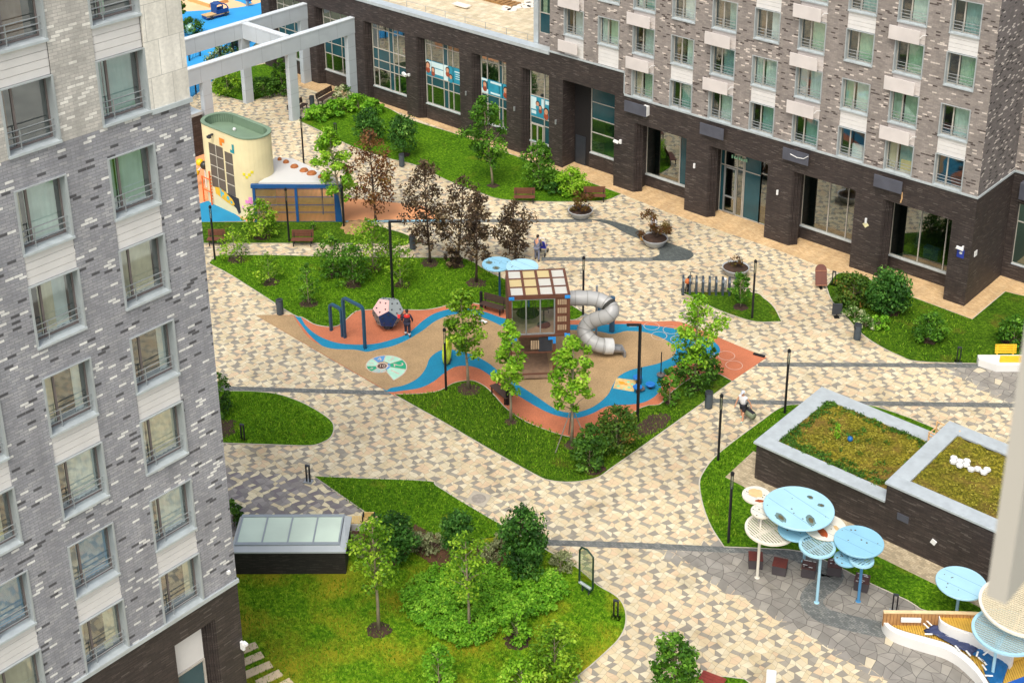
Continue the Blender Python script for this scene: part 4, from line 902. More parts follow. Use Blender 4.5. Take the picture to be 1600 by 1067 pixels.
for i in range(4):
    for j in range(3):
        x0 = xl+.06+(xr-xl-.12)*i/4+.075; x1 = xl+.06+(xr-xl-.12)*(i+1)/4-.075; y0 = dp*j/3+.055
        b = MB(); b.box(x0, x1, y0, y0+dp/3-.11, zt+.07, zt+.1); ylw = (i, j) in ((1, 2), (2, 2), (0, 1), (1, 1), (1, 0))
        b.build('roof_panel', m_rp[ylw], pt)
b = MB(); s = .19
for x in (xl, xr-.3):
    for z in (zf-.1, zt-.1):
        for y in (-s/2-.01, dp-s/2):
            if z < 3 and y > 1: continue
            b = MB(); b.box(x, x+.3, y, y+s+.02, z, z+.18); b.build('corner_bracket', m_bk, pt, bevel=.012)
for x, sg in ((xl, 0), (xm-.42, .26)): b = MB(); b.add([(x+u, y, zf+v) for y in (-.107, -.087) for u, v in ((0, -.09), (.42, -.09), (.42, -.26) if not sg else (.42, -.5), (.16, -.26) if not sg else (.26, -.5), (.16, -.5) if not sg else (.26, -.26), (0, -.5) if not sg else (0, -.26))], [(0, 1, 2, 3, 4, 5), (11, 10, 9, 8, 7, 6)]+[(k, (k+1) % 6, (k+1) % 6+6, k+6) for k in range(6)]); b.build('corner_bracket', m_bk, pt)
b = MB(); b.lathe([(.62, 0), (.66, .05), (.62, .1), (.56, .06), (.5, .05)], 24, (xl+1.15, 1.5, zf+.5)); b.build('nest_swing', M('black_net', (36, 36, 38), .8), pt)
b = MB()
for a in range(4): b.tube([(xl+1.15+.6*cos(a*pi/2+.6), 1.5+.6*sin(a*pi/2+.6), zf+.55), (xl+1.15+.3*cos(a*pi/2+.6), 1.5, zt-.1)], .015, 5)
b.build('swing_rope', M('grey_rope', (90, 90, 90), .9), pt)
b = MB(); b.cyl(gx-.5, 1.0, zf+.03, zf+.1, .38, .36); b.tube([(gx-.5, 1, zf+.1), (gx-.5, 1, zf+1.0)], .03, 8); b.tube([(gx-.75, 1, zf+.8), (gx-.75, 1, zf+1.0), (gx-.25, 1, zf+1.0), (gx-.25, 1, zf+.8)], .025, 6); b.ball((gx-.6, 2., zf+1.5), .28, 8); b.build('spinner', m_dgrey, pt)
b = MB(); b.ball((gx-1.3, 2.1, zf+1.5), .14, 8); b.build('play_knob', m_or, pt)
b = MB(); b.box(xm-.95, xm-.2, -.03, .02, 1.6, zf-.12); b.build('lower_panel', m_dgrey, pt)
b = MB()
for i in range(5): b.box(xl+1.2+i*.1, xl+1.25+i*.1, -.045, -.02, 1.75, 2.3)
b.build('slat', MATS['slat_edge_pale'], pt)
# tube slide
sl_ = thing('tube_slide', 'light grey spiral tube slide dropping from the timber tower', 'slide', (0, 0, 0))
spath = [(888, 466, 3.25), (905, 466, 3.25), (922, 466, 3.22), (938, 469.5, 3.1), (950, 476, 2.95), (956, 485, 2.75), (950, 493, 2.5), (938, 497, 2.25), (926, 501, 1.95), (917, 508, 1.65), (913, 517, 1.35), (917, 526, 1.1), (925, 533.5, .9), (935, 538.5, .75), (946, 540.5, .68), (956, 541, .62)]
pts = [G(x, y, z) for x, y, z in spath]
def crv(P, n=6):
    o = []
    for i in range(len(P)-1):
        p0 = P[max(0, i-1)]; p1 = P[i]; p2 = P[i+1]; p3 = P[min(len(P)-1, i+2)]
        for j in range(n):
            t = j/n; o.append(.5*((2*p1)+(p2-p0)*t+(2*p0-5*p1+4*p2-p3)*t*t+(3*p1-p0-3*p2+p3)*t**3))
    return o+[P[-1]]
cpts = crv(pts); m_sl = M('grey_slide_plastic', (166, 166, 163), .4, .08, .8, dirt=.15)
b = MB(); b.tube(cpts, .43, 20, cap=False); b.build('tube', m_sl, sl_, True)
b = MB()
for i in range(4, len(cpts)-1, 6): a, c = cpts[i], cpts[i+1]; d = (c-a).normalized()*.03; b.tube([a-d, a+d], .455, 20, cap=False)
b.build('flange', M('slide_flange', (142, 142, 138), .5), sl_, True)
e = cpts[-1]; ed = (cpts[-1]-cpts[-4]).normalized(); b = MB(); b.tube([e-ed*.5, e+ed*.02], .47, 20, cap=False); b.build('end_collar', M('slide_collar', (192, 192, 189), .4), sl_, True)
b = MB(); n_ = Vector((-ed.y, ed.x, 0)); vs = []
for t_ in (0, .35, .7):
    for a in range(9): th = pi+pi*a/8; vs.append(e+ed*t_+n_*(.36*cos(th))+Vector((0, 0, .36*sin(th)*(1-.25*t_)-.1*t_)))
b.add(vs, [(i*9+a, i*9+a+1, (i+1)*9+a+1, (i+1)*9+a) for i in range(2) for a in range(8)]); q = e+ed*.68; b.cbox((q.x, q.y, .2), (.14, .8, .38), rz=atan2(ed.y, ed.x)); o = b.build('exit_trough', M('slide_exit_steel', (140, 140, 140), .4, .1, 2, .4), sl_); sm = o.modifiers.new('solid', 'SOLIDIFY'); sm.thickness = .03
i0 = 24; a, c = cpts[i0], cpts[i0+3]; b = MB(); b.tube([a, c], .445, 20, cap=False); b.build('black_patch', M('black_mesh_net', (50, 50, 46), .9), sl_, True)
b = MB(); p = G(931.5, 524); b.cyl(p.x, p.y, 0, 3.3, .07, n=8); p2 = G(956, 518); 
for q, h in ((cpts[50], 1.6), (cpts[30], 2.2), (cpts[36], 2.3)): b.tube([(p.x, p.y, h), (q.x, q.y, h-.05)], .06, 8)
b.build('support_post', M('galvanised_post', (150, 154, 158), .45, .08, 2, .3), sl_)
b = MB(); b.cyl(p2.x, p2.y, 0, 2.3, .16, n=14); q = G(936, 503); b.cyl(q.x, q.y, 0, 1.9, .14, n=14); b.build('blue_post', M('petrol_post', (48, 82, 108), .4), sl_)

# ---- other play pieces
ar = thing('balance_arches', 'blue steel pair of stepped square arches for climbing', 'climbing arch', (0, 0, 0))
m_arch = M('petrol_blue_steel', (40, 84, 112), .35, .08, 2, .3)
A_, B_, C_ = G(517.7, 516.7), G(539, 528), G(570.5, 545)
def archbar(p, q, h, nm):
    b = MB(); d = (q-p).normalized(); n = Vector((-d.y, d.x, 0)); w2, dep = .07, .085; r = .26; L = (q-p).length
    prof = [(0, 0), (0, h-r)]+[(r-r*cos(t*pi/8), h-r+r*sin(t*pi/8)) for t in range(1, 5)]+[(L-r+r*sin(t*pi/8), h-r+r*cos(t*pi/8)) for t in range(0, 4)]+[(L, h-r), (L, 0)]
    k = len(prof); vs = []
    for i, (s_, z) in enumerate(prof):
        a, c = prof[max(0, i-1)], prof[min(k-1, i+1)]; tx, tz = c[0]-a[0], c[1]-a[1]; l_ = hypot(tx, tz); nx, nz = -tz/l_, tx/l_
        for sg, sn in ((1, 1), (1, -1), (-1, -1), (-1, 1)): vs.append(p+d*(s_+nx*w2*sg)+n*dep*sn+Vector((0, 0, z+nz*w2*sg)))
    b.add(vs, [(i*4+j, i*4+(j+1) % 4, i*4+4+(j+1) % 4, i*4+4+j) for i in range(k-1) for j in range(4)]); b.add(vs[:4], [(0, 1, 2, 3)]); b.add(vs[-4:], [(0, 1, 2, 3)])
    o = b.build(nm, m_arch, ar, bevel=.01)
    return o
archbar(B_, C_, 2.72, 'tall_arch'); archbar(A_, B_-(B_-A_).normalized()*.2, 1.85, 'low_arch')
# dodecahedron
dd = thing('climbing_ball', 'large twelve sided climbing ball in grey pink and navy panels', 'climbing ball', G(607, 511))
ph = (1+sqrt(5))/2; V12 = [Vector(v) for v in [(s1, 0, s2*ph) for s1 in (1, -1) for s2 in (1, -1)]+[(0, s2*ph, s1) for s1 in (1, -1) for s2 in (1, -1)]+[(s2*ph, s1, 0) for s1 in (1, -1) for s2 in (1, -1)]]
V20 = [Vector(v) for v in [(a, b_, c) for a in (1, -1) for b_ in (1, -1) for c in (1, -1)]+[(0, s1/ph, s2*ph) for s1 in (1, -1) for s2 in (1, -1)]+[(s1/ph, s2*ph, 0) for s1 in (1, -1) for s2 in (1, -1)]+[(s2*ph, 0, s1/ph) for s1 in (1, -1) for s2 in (1, -1)]]
camd = (Vector((0, 0, CAMH))-Vector(G(607, 490))).normalized(); right = Vector((_rt.x, _rt.y, 0)).normalized()
# turn so that one face looks to the upper left of the viewer as in the yard
R0 = V20[0].normalized().rotation_difference((camd+right*.04-Vector((0, 0, .05))).normalized()).to_matrix()
best = (9, None)
for k_ in range(120):
    R1 = Matrix.Rotation(radians(k_), 3, camd) @ R0
    f3 = sorted([(R1 @ v.normalized()) for v in V12], key=lambda v: -v.dot(camd))[:3]; zz = -max(-v.dot(_u2) for v in f3)
    if zz < best[0]: best = (zz, R1)
R0 = best[1]
m_faces = {'grey': M('climb_grey', (150, 158, 158), .5, .06, 2), 'pink': M('climb_pink', (216, 172, 164), .5, .05, 2), 'navy': M('climb_navy', (26, 52, 96), .4, .06, 2), 'mid': M('climb_mid_grey', (128, 132, 128), .5, .06, 2)}
RAD = .98; sc_ = RAD/V20[0].length
Vs = [R0 @ v*sc_ for v in V20]; zmin = min(v.z for v in Vs); hz = 1.02
faces = []
for c in V12:
    cn_ = (R0 @ c).normalized(); vs = sorted(Vs, key=lambda v: -v.dot(cn_))[:5]; cen = sum(vs, Vector())/5; u = (vs[0]-cen).normalized(); v_ = cn_.cross(u)
    vs.sort(key=lambda q: atan2((q-cen).dot(v_), (q-cen).dot(u))); faces.append((cn_, cen, vs))
b = MB(); holes_ = MB(); names = list(m_faces)
vis = sorted(faces, key=lambda f: -f[0].dot(camd))
for i, (cn_, cen, vs) in enumerate(vis):
    low_ = sorted(vis[:3], key=lambda f: f[0].z)[0]
    key = 'grey'
    if vis[i] is sorted(vis[:3], key=lambda f: f[0].dot(right))[0]: key = 'pink'
    if vis[i] is low_: key = 'navy'
    elif cn_.dot(right) < -.5: key = 'mid'
    b.cur = names.index(key); base = [cen+(q-cen)*.985+Vector((0, 0, hz)) for q in vs]
    b.add(base+[q-cn_*.06 for q in base], [(0, 1, 2, 3, 4)]+[(k, (k+1) % 5, (k+1) % 5+5, k+5) for k in range(5)])
    for k in range(5):
        q = cen+(vs[k]-cen)*.55+Vector((0, 0, hz)); holes_.tube([q, q+cn_*.05], [.05, .035], 8)
b.build('panel', list(m_faces.values()), dd); holes_.build('hand_grip', M('grip_dark', (50, 50, 56), .6), dd)
b = MB(); b.cyl(0, 0, 0, .25, .3, .2); b.build('base', m_dgrey, dd)
q = camd*.8+right*.62+Vector((0, 0, hz-.3)); b = MB(); b.cbox(q, (.22, .22, .05), rz=.3, rx=1.0); b.build('red_marker', M('red_plastic', (214, 40, 36), .5), dd)
# spiral number circle on the tan rubber
sd_ = thing('number_spiral', 'pale green spiral hopscotch with numbered blue and green segments on tan rubber', 'ground game', G(597, 572.5))
ca = dirang(590, 572.5, 604, 572.5)
cols_ = [M('spiral_mint', (164, 208, 184), .8, .1, 2), M('spiral_green', (34, 154, 112), .8, .1, 2), M('spiral_blue', (86, 142, 190), .8, .1, 2), M('spiral_pale', (150, 184, 178), .8, .1, 2)]
k0 = mpp(597, 572)
secs = [(-62, -15, 0, 62), (-15, 32, 1, 46), (32, 85, 0, 39), (85, 128, 2, 32), (128, 180, 0, 26.5), (180, 228, 1, 22.5), (228, 268, 3, 18.5), (268, 305, 3, 16.5)]
b = MB(); ln = MB(); z = .026
def sp_r(a): return k0*(46-29*((a+62)/367)**.75) if a > -62 else k0*46
for a0, a1, ci, r in secs:
    b.cur = ci; n = 9; ang_ = [radians(a0+(a1-a0)*i/n) for i in range(n+1)]
    ri = k0*13 if a0 < 90 else k0*9
    ro = [sp_r(a0+(a1-a0)*i/n) for i in range(n+1)]
    b.add([(ri*cos(a), ri*sin(a), z) for a in ang_]+[(r_*cos(a), r_*sin(a), z) for a, r_ in zip(ang_, ro)], [(i, i+1, n+2+i, n+1+i) for i in range(n)])
    ln.ribbon([(ri*cos(ang_[0]), ri*sin(ang_[0])), (ro[0]*cos(ang_[0]), ro[0]*sin(ang_[0]))], .05, z+.004)
    ln.ribbon([(r_*cos(a), r_*sin(a)) for a, r_ in zip(ang_, ro)], .06, z+.004)
ln.ribbon([(k0*8.5*cos(a*pi/12), k0*8.5*sin(a*pi/12)) for a in range(24)], .08, z+.004, True)
b.cur = 2; b.add([(k0*13.2*cos(radians(a)), k0*13.2*sin(radians(a)), z+.002) for a in range(-50, 45, 10)]+[(k0*8*cos(radians(a)), k0*8*sin(radians(a)), z+.002) for a in range(-50, 45, 10)], [(i, i+1, 11+i, 10+i) for i in range(9)])
b.build('segment', cols_, sd_, recalc=False); ln.build('outline', m_line, sd_, recalc=False)
b = MB(); b.add([(k0*7.4*cos(a*pi/12), k0*7.4*sin(a*pi/12), z+.003) for a in range(24)], [tuple(range(24))]); b.build('centre', M('spiral_brown', (84, 60, 50), .8), sd_, recalc=False)
sd_.rotation_euler = (0, 0, ca)
def digit(s, x, y, size, par, rz=0., mat=m_line):
    cu = D.curves.new('t', 'FONT'); cu.body = s; cu.size = size; cu.align_x = 'CENTER'; cu.align_y = 'CENTER'
    to = D.objects.new('t', cu); me = D.meshes.new_from_object(to); D.objects.remove(to)
    o = D.objects.new('numeral', me); COL.objects.link(o); me.materials.append(mat); o.parent = par; o.location = (x, y, z+.006); o.rotation_euler = (0, 0, rz); return o
for (a0, a1, ci, r), s in zip(secs, '12345678'):
    a = radians((a0+a1)/2); rm = (sp_r((a0+a1)/2)+k0*12)/2; digit(s, rm*cos(a), rm*sin(a), max(.35, (sp_r((a0+a1)/2)-k0*12)*.85), sd_, a-pi/2)
digit('10', 0, 0, .38, sd_, 0); digit('9', k0*10.5, 0, .22, sd_, -pi/2)
# sand table mat, seats, balance posts
def disc_seat(px, py, r, h, mat, lab):
    c = G(px, py); t = thing('seat_disc', lab, 'stool', c); b = MB(); b.lathe([(r*.96, h-.06), (r, h-.03), (r, h), (r*.95, h+.012)], 22); b.build('seat', mat, t); b = MB(); b.cyl(0, 0, 0, h-.062, .09, .07); b.build('stem', m_dgrey, t); return t
m_db2 = M('azure_plastic', (24, 112, 190), .4, .05, 2)
disc_seat(996, 599, .26, .42, m_db2, 'blue round seat on a stem at the upper edge of the patterned play mat')
disc_seat(996, 614, .26, .42, m_db2, 'blue round seat on a stem at the lower edge of the patterned play mat')
disc_seat(1016, 607, .27, .3, m_db2, 'blue round seat between the two grey footplates of the turning pole')
mt = thing('play_mat', 'ochre patterned play mat inlaid in the blue rubber surface', 'mat', G(974, 601))
b = MB(); c0 = G(974, 601); quad_ = [G(x, y)-c0 for x, y in ((963, 591), (995, 595), (990, 612.5), (958, 607))]; b.prism([(p.x, p.y) for p in quad_], .018, .034); b.build('mat', M('mat_ochre', (206, 176, 116), .85, .25, 4), mt)
b = MB()
for x, y, r in ((972, 599, 4.5), (968, 597, 2), (978, 601, 2.4)): c = G(x, y)-c0; b.lathe([(r*K, .035), (r*K*.9, .039)], 12, (c.x, c.y, 0))
b.build('flower_motif', M('mat_orange', (232, 150, 40), .8, .1, 3), mt); b = MB()
for x, y, r in ((966, 604, 2.6), (982, 597.5, 2.6), (983, 606, 2.8), (988, 601, 2.5), (975, 608, 1.8)): c = G(x, y)-c0; b.lathe([(r*K, .0352), (r*K*.9, .0385)], 10, (c.x, c.y, 0))
b.build('leaf_motif', M('mat_mint', (130, 200, 160), .8, .1, 3), mt)
tp = thing('turning_pole', 'thin dark turning pole with grey footplates on blue rubber', 'play pole', G(1016.5, 600)); b = MB()
b.cyl(.0, -.9, 0, 1.5, .03, n=8); b.cyl(0, .95, 0, 1.6, .03, n=8); b.build('pole', M('black_metal', (30, 30, 34), .45, .1, 3, .3), tp); b = MB()
for y in (-.9, .95): b.lathe([(.2, .1), (.24, .16), (.2, .22)], 14, (0, y, 0))
b.build('footplate', M('footplate_grey', (98, 92, 90), .6), tp)
tr_ = thing('tyre_ring', 'lime green upright ring behind the lantern post', 'play ring', G(699, 566)); b = MB(); b.tube([(.0, .62*cos(a*pi/12), .75+.62*sin(a*pi/12)) for a in range(24)], .15, 10, closed=True); b.build('ring', M('lime_plastic', (186, 206, 40), .4, .05, 2), tr_, True); b = MB(); b.cbox((0, 0, .07), (.4, .5, .14)); b.build('base', m_dgrey, tr_); tr_.rotation_euler = (0, 0, .55)
lf = thing('paddle_toy', 'small white paddle on a bent steel rod standing on tan rubber', 'play toy', G(752, 504)); b = MB(); b.tube([(-.1, 0, 0), (-.25, .1, .35), (-.1, .1, .5)], .025, 6); b.build('rod', m_rail, lf); b = MB(); b.cbox((.12, .05, .12), (.5, .18, .05), rz=.1); b.build('paddle', m_white, lf)
# ---- kindergarten yard pieces
tk = thing('toy_truck', 'navy and timber play truck standing on the blue yard', 'play truck', G(338, 27), dirang(320, 28, 350, 20)); tk.scale = (.62,)*3; b = MB(); m_nv = M('navy_board', (26, 70, 132), .5, .08, 2)
b.box(-2.2, 2.0, -.75, .75, .25, .7); b.box(-.4, -.3, -.75, .75, .7, 2.2); b.box(-.3, 1.9, -.78, -.68, .7, 1.3); b.box(-.3, 1.9, .68, .78, .7, 1.3); b.build('body', m_nv, tk)
b = MB(); 
for s_ in (-1, 1): b.tube([(-.3, .73*s_, 1.3), (-.3, .73*s_, 2.1), (.2, .73*s_, 2.3), (1.0, .73*s_, 2.2), (1.6, .73*s_, 1.8), (1.9, .73*s_, 1.2)], .1, 8)
b.box(-.45, .7, -.8, .8, 2.2, 2.3); b.build('cab_frame', m_nv, tk); b = MB(); b.box(-2.3, -.4, -.8, .8, .702, .78); b.box(-2.3, 2.0, -.85, -.76, .5, .6); b.build('timber_bed', M('pale_timber', (200, 164, 110), .8, .15, 3), tk); b = MB()
for x in (-1.4, 1.3):
    for s_ in (-1, 1): b.tube([(x, .72*s_, .35), (x, .85*s_, .35)], .35, 16)
b.build('wheel', m_dgrey, tk)
sr = thing('spring_rider', 'small blue and red spring rider on the far blue yard', 'spring rider', G(387, 10)); b = MB(); b.cbox((0, 0, .75), (1.1, .35, .35)); b.cbox((-.3, 0, 1.0), (.3, .3, .4)); b.build('seat', m_nv, sr, bevel=.08); b = MB(); b.ball((.1, 0, 1.1), .16, 6); b.build('grip', M('red_plastic2', (210, 60, 40), .5), sr); b = MB(); b.cyl(0, 0, 0, .6, .15); b.build('spring', m_rail, sr)
sb = thing('sandbox', 'wooden framed sandbox on the far yard', 'sandbox', G(325, 3)); b = MB()
for q in ((-1.8, 1.8, -1.2, -1.05), (-1.8, 1.8, 1.05, 1.2), (-1.8, -1.65, -1.05, 1.05), (1.65, 1.8, -1.05, 1.05)): b.box(*q, 0, .35)
b.build('frame', M('orange_timber', (214, 160, 100), .8), sb); b = MB(); b.box(-1.65, 1.65, -1.05, 1.05, 0, .2); b.build('sand', M('sand', (226, 214, 180), .9), sb)
gl_ = thing('globe_lamp', 'pale green globe on a post among low shrubs', 'lamp', G(298, 55)); b = MB(); b.ball((0, 0, .6), .55, 8); b.build('globe', M('globe_green', (150, 190, 170), .3), gl_, True); b = MB(); b.cyl(0, 0, 0, .2, .1); b.build('stem', m_dgrey, gl_)
def fence(pts, h, name, lab, step=.16, mat=None, pst=2.6):
    mat = mat or MATS['black_metal']; t = thing(name, lab, 'fence', pts[0]); b = MB(); p = MB(); o0 = Vector(pts[0])
    for a, c in zip(pts, pts[1:]):
        a, c = Vector(a)-o0, Vector(c)-o0; L = (c-a).length; n = int(L/step)
        for i in range(n): q = a.lerp(c, i/n); b.box(q.x-.012, q.x+.012, q.y-.012, q.y+.012, .1, h-.08)
        for z in (.12, h-.1): b.tube([a+Vector((0, 0, z)), c+Vector((0, 0, z))], .02, 4)
        m = max(1, int(L/pst))
        for i in range(m+1): q = a.lerp(c, i/m); p.box(q.x-.05, q.x+.05, q.y-.05, q.y+.05, 0, h+.1)
    b.build('railing', mat, t, recalc=False); p.build('post', mat, t)
fence([G(270, 180), G(285, 168), G(400, 60), G(440, 30)], 2.0, 'yard_fence', 'black thin barred fence along the blue kindergarten yard')
fence([G(296, 96), G(313, 88)], 1.2, 'low_fence', 'short dark fence panel beyond the pergola beams', .2)
# ================================================================= PARASOLS, DECK, FURNITURE
m_sky = M('parasol_sky_blue', (158, 200, 216), .45, .05, 1.2, dirt=.1)
m_skyd = M('parasol_mid_blue', (134, 184, 206), .45, .05, 1.2, dirt=.1)
m_pw = M('parasol_white', (218, 212, 196), .5, .05, 1.2, dirt=.12)
m_pbg = M('parasol_beige', (206, 194, 164), .55, .06, 1.2)
m_pgr = M('parasol_grey_blue', (152, 178, 184), .5, .06, 1.2)
m_rim = M('parasol_rim_blue', (74, 136, 180), .45, .05, 2)
m_rust = M('rust_stain', (158, 70, 22), .85, .4, 4); m_tan_st = M('ochre_stain', (206, 172, 122), .85, .2, 3); m_pud = M('dirty_puddle', (98, 122, 118), .15, .35, 3); m_leafl = M('leaf_litter', (86, 78, 50), .9, .3, 6)
def blob(mb, x, y, r, z, asp=1., rz=0.):
    n = 20; vs = []
    for j in range(n):
        q = r*random.uniform(.86, 1.1); a = 2*pi*j/n; u, v = q*cos(a), q*asp*sin(a); vs.append((x+u*cos(rz)-v*sin(rz), y+u*sin(rz)+v*cos(rz), z))
    mb.add(vs, [tuple(range(n))])
def parasol(lab, cx, cy, rpx, z, mat, pole=None, pmat=None, slat=False, stains=(), srz=0., rim=None, on=None):
    c = G(cx, cy, z); k = mpp(cx, cy, z); r = rpx*k
    if on: t = on; bx, by = t.location.x, t.location.y
    else: bx, by = ((G(*pole).x, G(*pole).y) if pole else (c.x+.2, c.y+.15)); t = thing('parasol', lab, 'parasol', (bx, by, 0))
    ox, oy = c.x-bx, c.y-by
    b = MB()
    if slat:
        b.lathe([(r-.12, 0), (r, 0), (r, .09), (r-.12, .09)], 40, (ox, oy, z-.05))
        b.f = [f for f in b.f if len(f) == 4]; b.mi = b.mi[:len(b.f)]; b.tone = b.tone[:len(b.f)]
        n = 40; b.add([(ox+(r-.12)*cos(2*pi*j/n), oy+(r-.12)*sin(2*pi*j/n), zz) for zz in (z-.05, z+.04) for j in range(n)], [(j, (j+1) % n, n+(j+1) % n, n+j) for j in range(n)])
        o = b.build('rim', rim or mat, t); s = MB(); m = int(2*r/.125)
        for i in range(m):
            y = -r+.1+(2*r-.2)*i/(m-1); hw = sqrt(max(0, (r-.06)**2-y*y))
            if hw > .08: s.cbox((ox-y*sin(srz), oy+y*cos(srz), z), (2*hw, .06, .04), rz=srz)
        s.build('slats', mat, t)
        s = MB(); s.cbox((ox, oy, z-.06), (2*r-.2, .1, .06), rz=srz+pi/2); s.cbox((ox, oy, z-.063), (2*r-.2, .08, .06), rz=srz); s.build('bearer', rim or mat, t)
    else:
        b.lathe([(r*.97, -.06), (r, -.03), (r, .03), (r*.985, .05), (.02, .05)], 48, (ox, oy, z)); o = b.build('disc', mat, t, True)
        mo = o.modifiers.new('es', 'EDGE_SPLIT'); mo.split_angle = radians(35)
        s = MB()
        for a in (srz, ): 
            for off in (-.35, .3): s.cbox((ox-off*r*sin(a), oy+off*r*cos(a), z+.0515), (2*r*sqrt(1-off*off)*.9, .015, .003), rz=a)
        s.build('seam', M('seam_dark', (96, 132, 150), .7), t)
        rng_ = MB()
        for _ in range(7):
            a = random.uniform(0, 2*pi); q = r*sqrt(random.random())*.93; s_ = random.uniform(.02, .045); blob(rng_, ox+q*cos(a), oy+q*sin(a), s_, z+.054)
        rng_.build('specks', m_leafl, t, recalc=False)
        for kind, u, v, rr_, asp, rz_ in stains:
            d = MB(); m1 = {'rust': m_rust, 'tan': m_tan_st, 'pud': m_pud}[kind]
            blob(d, ox+u*r, oy+v*r, rr_*r, z+.0535, asp, rz_); so_ = d.build('stain', m1, t, recalc=False)
            if kind == 'pud': d = MB(); blob(d, ox+u*r+.02, oy+v*r, rr_*r*.5, z+.0565, asp, rz_); d.build('leaf_litter', m_leafl, so_, recalc=False)
    if on:
        b = MB(); b.tube([(0, 0, min(z-.3, 2.4)), (ox*.9, oy*.9, z-.12), (ox, oy, z-.07)], .04, 8); b.build('arm', pmat or mat, t); return t
    b = MB(); b.cyl(0, 0, 0, z-.055, .065, n=14)
    if abs(ox)+abs(oy) > .3: b.tube([(0, 0, z-.12), (ox, oy, z-.1)], .05, 8)
    b.build('pole', pmat or mat, t); b = MB(); b.lathe([(.12, 0), (.12, .015), (.08, .02)], 16); b.build('foot', pmat or mat, t)
    return t
pa = parasol('largest sky blue parasol with dead leaf puddles, a smaller blue disc below', 1248, 794, 55, 3.75, m_sky, (1256, 877), m_sky, stains=(('pud', .0, .62, .1, .8, 0), ('pud', .42, .5, .1, .8, .3), ('pud', .55, -.28, .26, .5, 2.4), ('pud', -.15, -.72, .24, .5, 2.7)), srz=-.2)
parasol('', 1244, 828, 28.5, 2.95, m_skyd, on=pa)
pa = parasol('white parasol tree with a slatted disc and two plain discs on a cream pole', 1204, 826, 40, 2.65, m_pw, (1183, 902), m_pw, True, srz=-.35)
parasol('', 1182, 774, 22.5, 3.2, m_pw, stains=(('tan', -.15, .1, .52, .95, 0), ('rust', .55, -.45, .33, .5, .6)), on=pa)
parasol('', 1190, 799, 17, 3.35, m_pw, on=pa)
pa = parasol('parasol with grey blue slatted disc and rust stained white disc on front pole', 1277, 853, 28.5, 2.98, m_pgr, (1276, 941), m_sky, True, srz=-.3, rim=m_sky)
parasol('', 1289, 823, 33, 3.1, m_pw, stains=(('rust', .1, -.45, .45, .5, 2.6), ('tan', .5, .2, .25, .4, 2.6)), on=pa)
pa = parasol('second largest blue parasol on dark blue pole with two small discs below', 1342, 846, 38.5, 3.2, m_skyd, (1341, 939), m_rim)
parasol('', 1322, 873, 19, 2.6, m_skyd, on=pa)
parasol('', 1346, 874, 19.5, 2.75, m_sky, None, m_rim, True, srz=1.35, rim=m_sky, on=pa)
parasol('pale blue disc parasol standing on the curved yellow deck', 1502, 911, 39, 1.95, m_sky, (1493, 968), m_sky)
parasol('large beige slatted parasol cut by the right picture edge', 1602, 948, 70, 2.9, m_pbg, (1640, 1010), m_pw, True, srz=.12, rim=m_pw)
parasol('grey blue slatted parasol over the blue tarpaulin on the deck', 1572, 987, 52, 2.3, m_pgr, (1549, 1064), m_sky, True, srz=.1, rim=m_sky)
parasol('sky blue disc parasol with two dark wet patches behind the play tower', 777, 413, 24, 2.4, m_skyd, (781, 466), M('navy_post', (34, 74, 116), .45), stains=(('pud', -.5, -.25, .25, .9, 0), ('pud', .35, -.5, .26, .9, 0)))
parasol('clean sky blue disc parasol with pale rim touching the play tower roof', 816, 417, 25.5, 2.75, m_sky, (826, 480), MATS['navy_post'])

# ---- cube seats
m_box = M('cube_side_dark', (70, 64, 66), .6, .12, 2); m_red = M('oxblood_slats', (100, 44, 34), .55, .15, 3); m_wet = M('worn_slats', (74, 44, 38), .4, .3, 6)
def cube(px, py, rz, lab, worn):
    t = thing('cube_seat', lab, 'seat', G(px, py), rz, 'cube seats under the parasols'); b = MB(); b.box(-.31, .31, -.31, .31, .03, .5); b.build('box', m_box, t, bevel=.015)
    b = MB()
    for i in range(6): b.box(-.32, .32, -.32+i*.107, -.32+i*.107+.099, .502, .535)
    b.build('slats', m_wet if worn else m_red, t)
    if worn:
        b = MB()
        for i in range(7): x, y = random.uniform(-.2, .2), -.32+random.randrange(6)*.107+.05; b.box(x-.1, x+.1, y-.025, y+.025, .5355, .537)
        b.build('wet_glint', M('painted_glint', (196, 196, 190), .15, .1, 5), t)  # pale strips: the glint on the slats is painted in as colour
cube(1180, 883, .62, 'oxblood cube seat left of the cream pole, nearest the lantern post', False)
cube(1218, 893, .4, 'oxblood cube seat between the cream pole and the sky blue poles', False)
cube(1263, 897, .42, 'dark worn cube seat just left of the front sky blue pole', True)
cube(1303, 894, .5, 'dark worn cube seat just right of the front sky blue pole', True)
cube(1346, 918, .35, 'dark worn cube seat behind the dark blue pole, nearest the deck', True)

# ---- curved deck with yellow slats
dk = thing('curved_deck', 'curving white walled deck with yellow slatted floor and timber back screen', 'deck')
m_dw = M('white_concrete', (222, 220, 214), .7, .05, .8, dirt=.1); m_ys = M('yellow_timber', (200, 160, 64), .7, .12, 3); m_bs = M('brown_screen_boards', (172, 128, 78), .75, .15, 3)
OUT = spline([(1381, 958), (1378.5, 966), (1383, 976), (1395, 986.5), (1420, 996.5), (1448, 1005), (1475, 1013), (1496, 1024), (1517, 1042), (1534, 1062), (1552, 1095)], 8, False, 80)
INN = spline([(1383, 960), (1388, 973), (1408, 984), (1453, 996.5), (1480, 1005), (1506, 1020), (1525, 1038), (1542, 1062), (1560, 1092)], 8, False, 80)
hw_ = .5
def W2(p, z): return [(q.x, q.y) for q in W(p, z)]
oo, ii = W2(OUT, hw_), W2(INN, hw_)
b = MB(); n1, n2 = len(oo), len(ii)
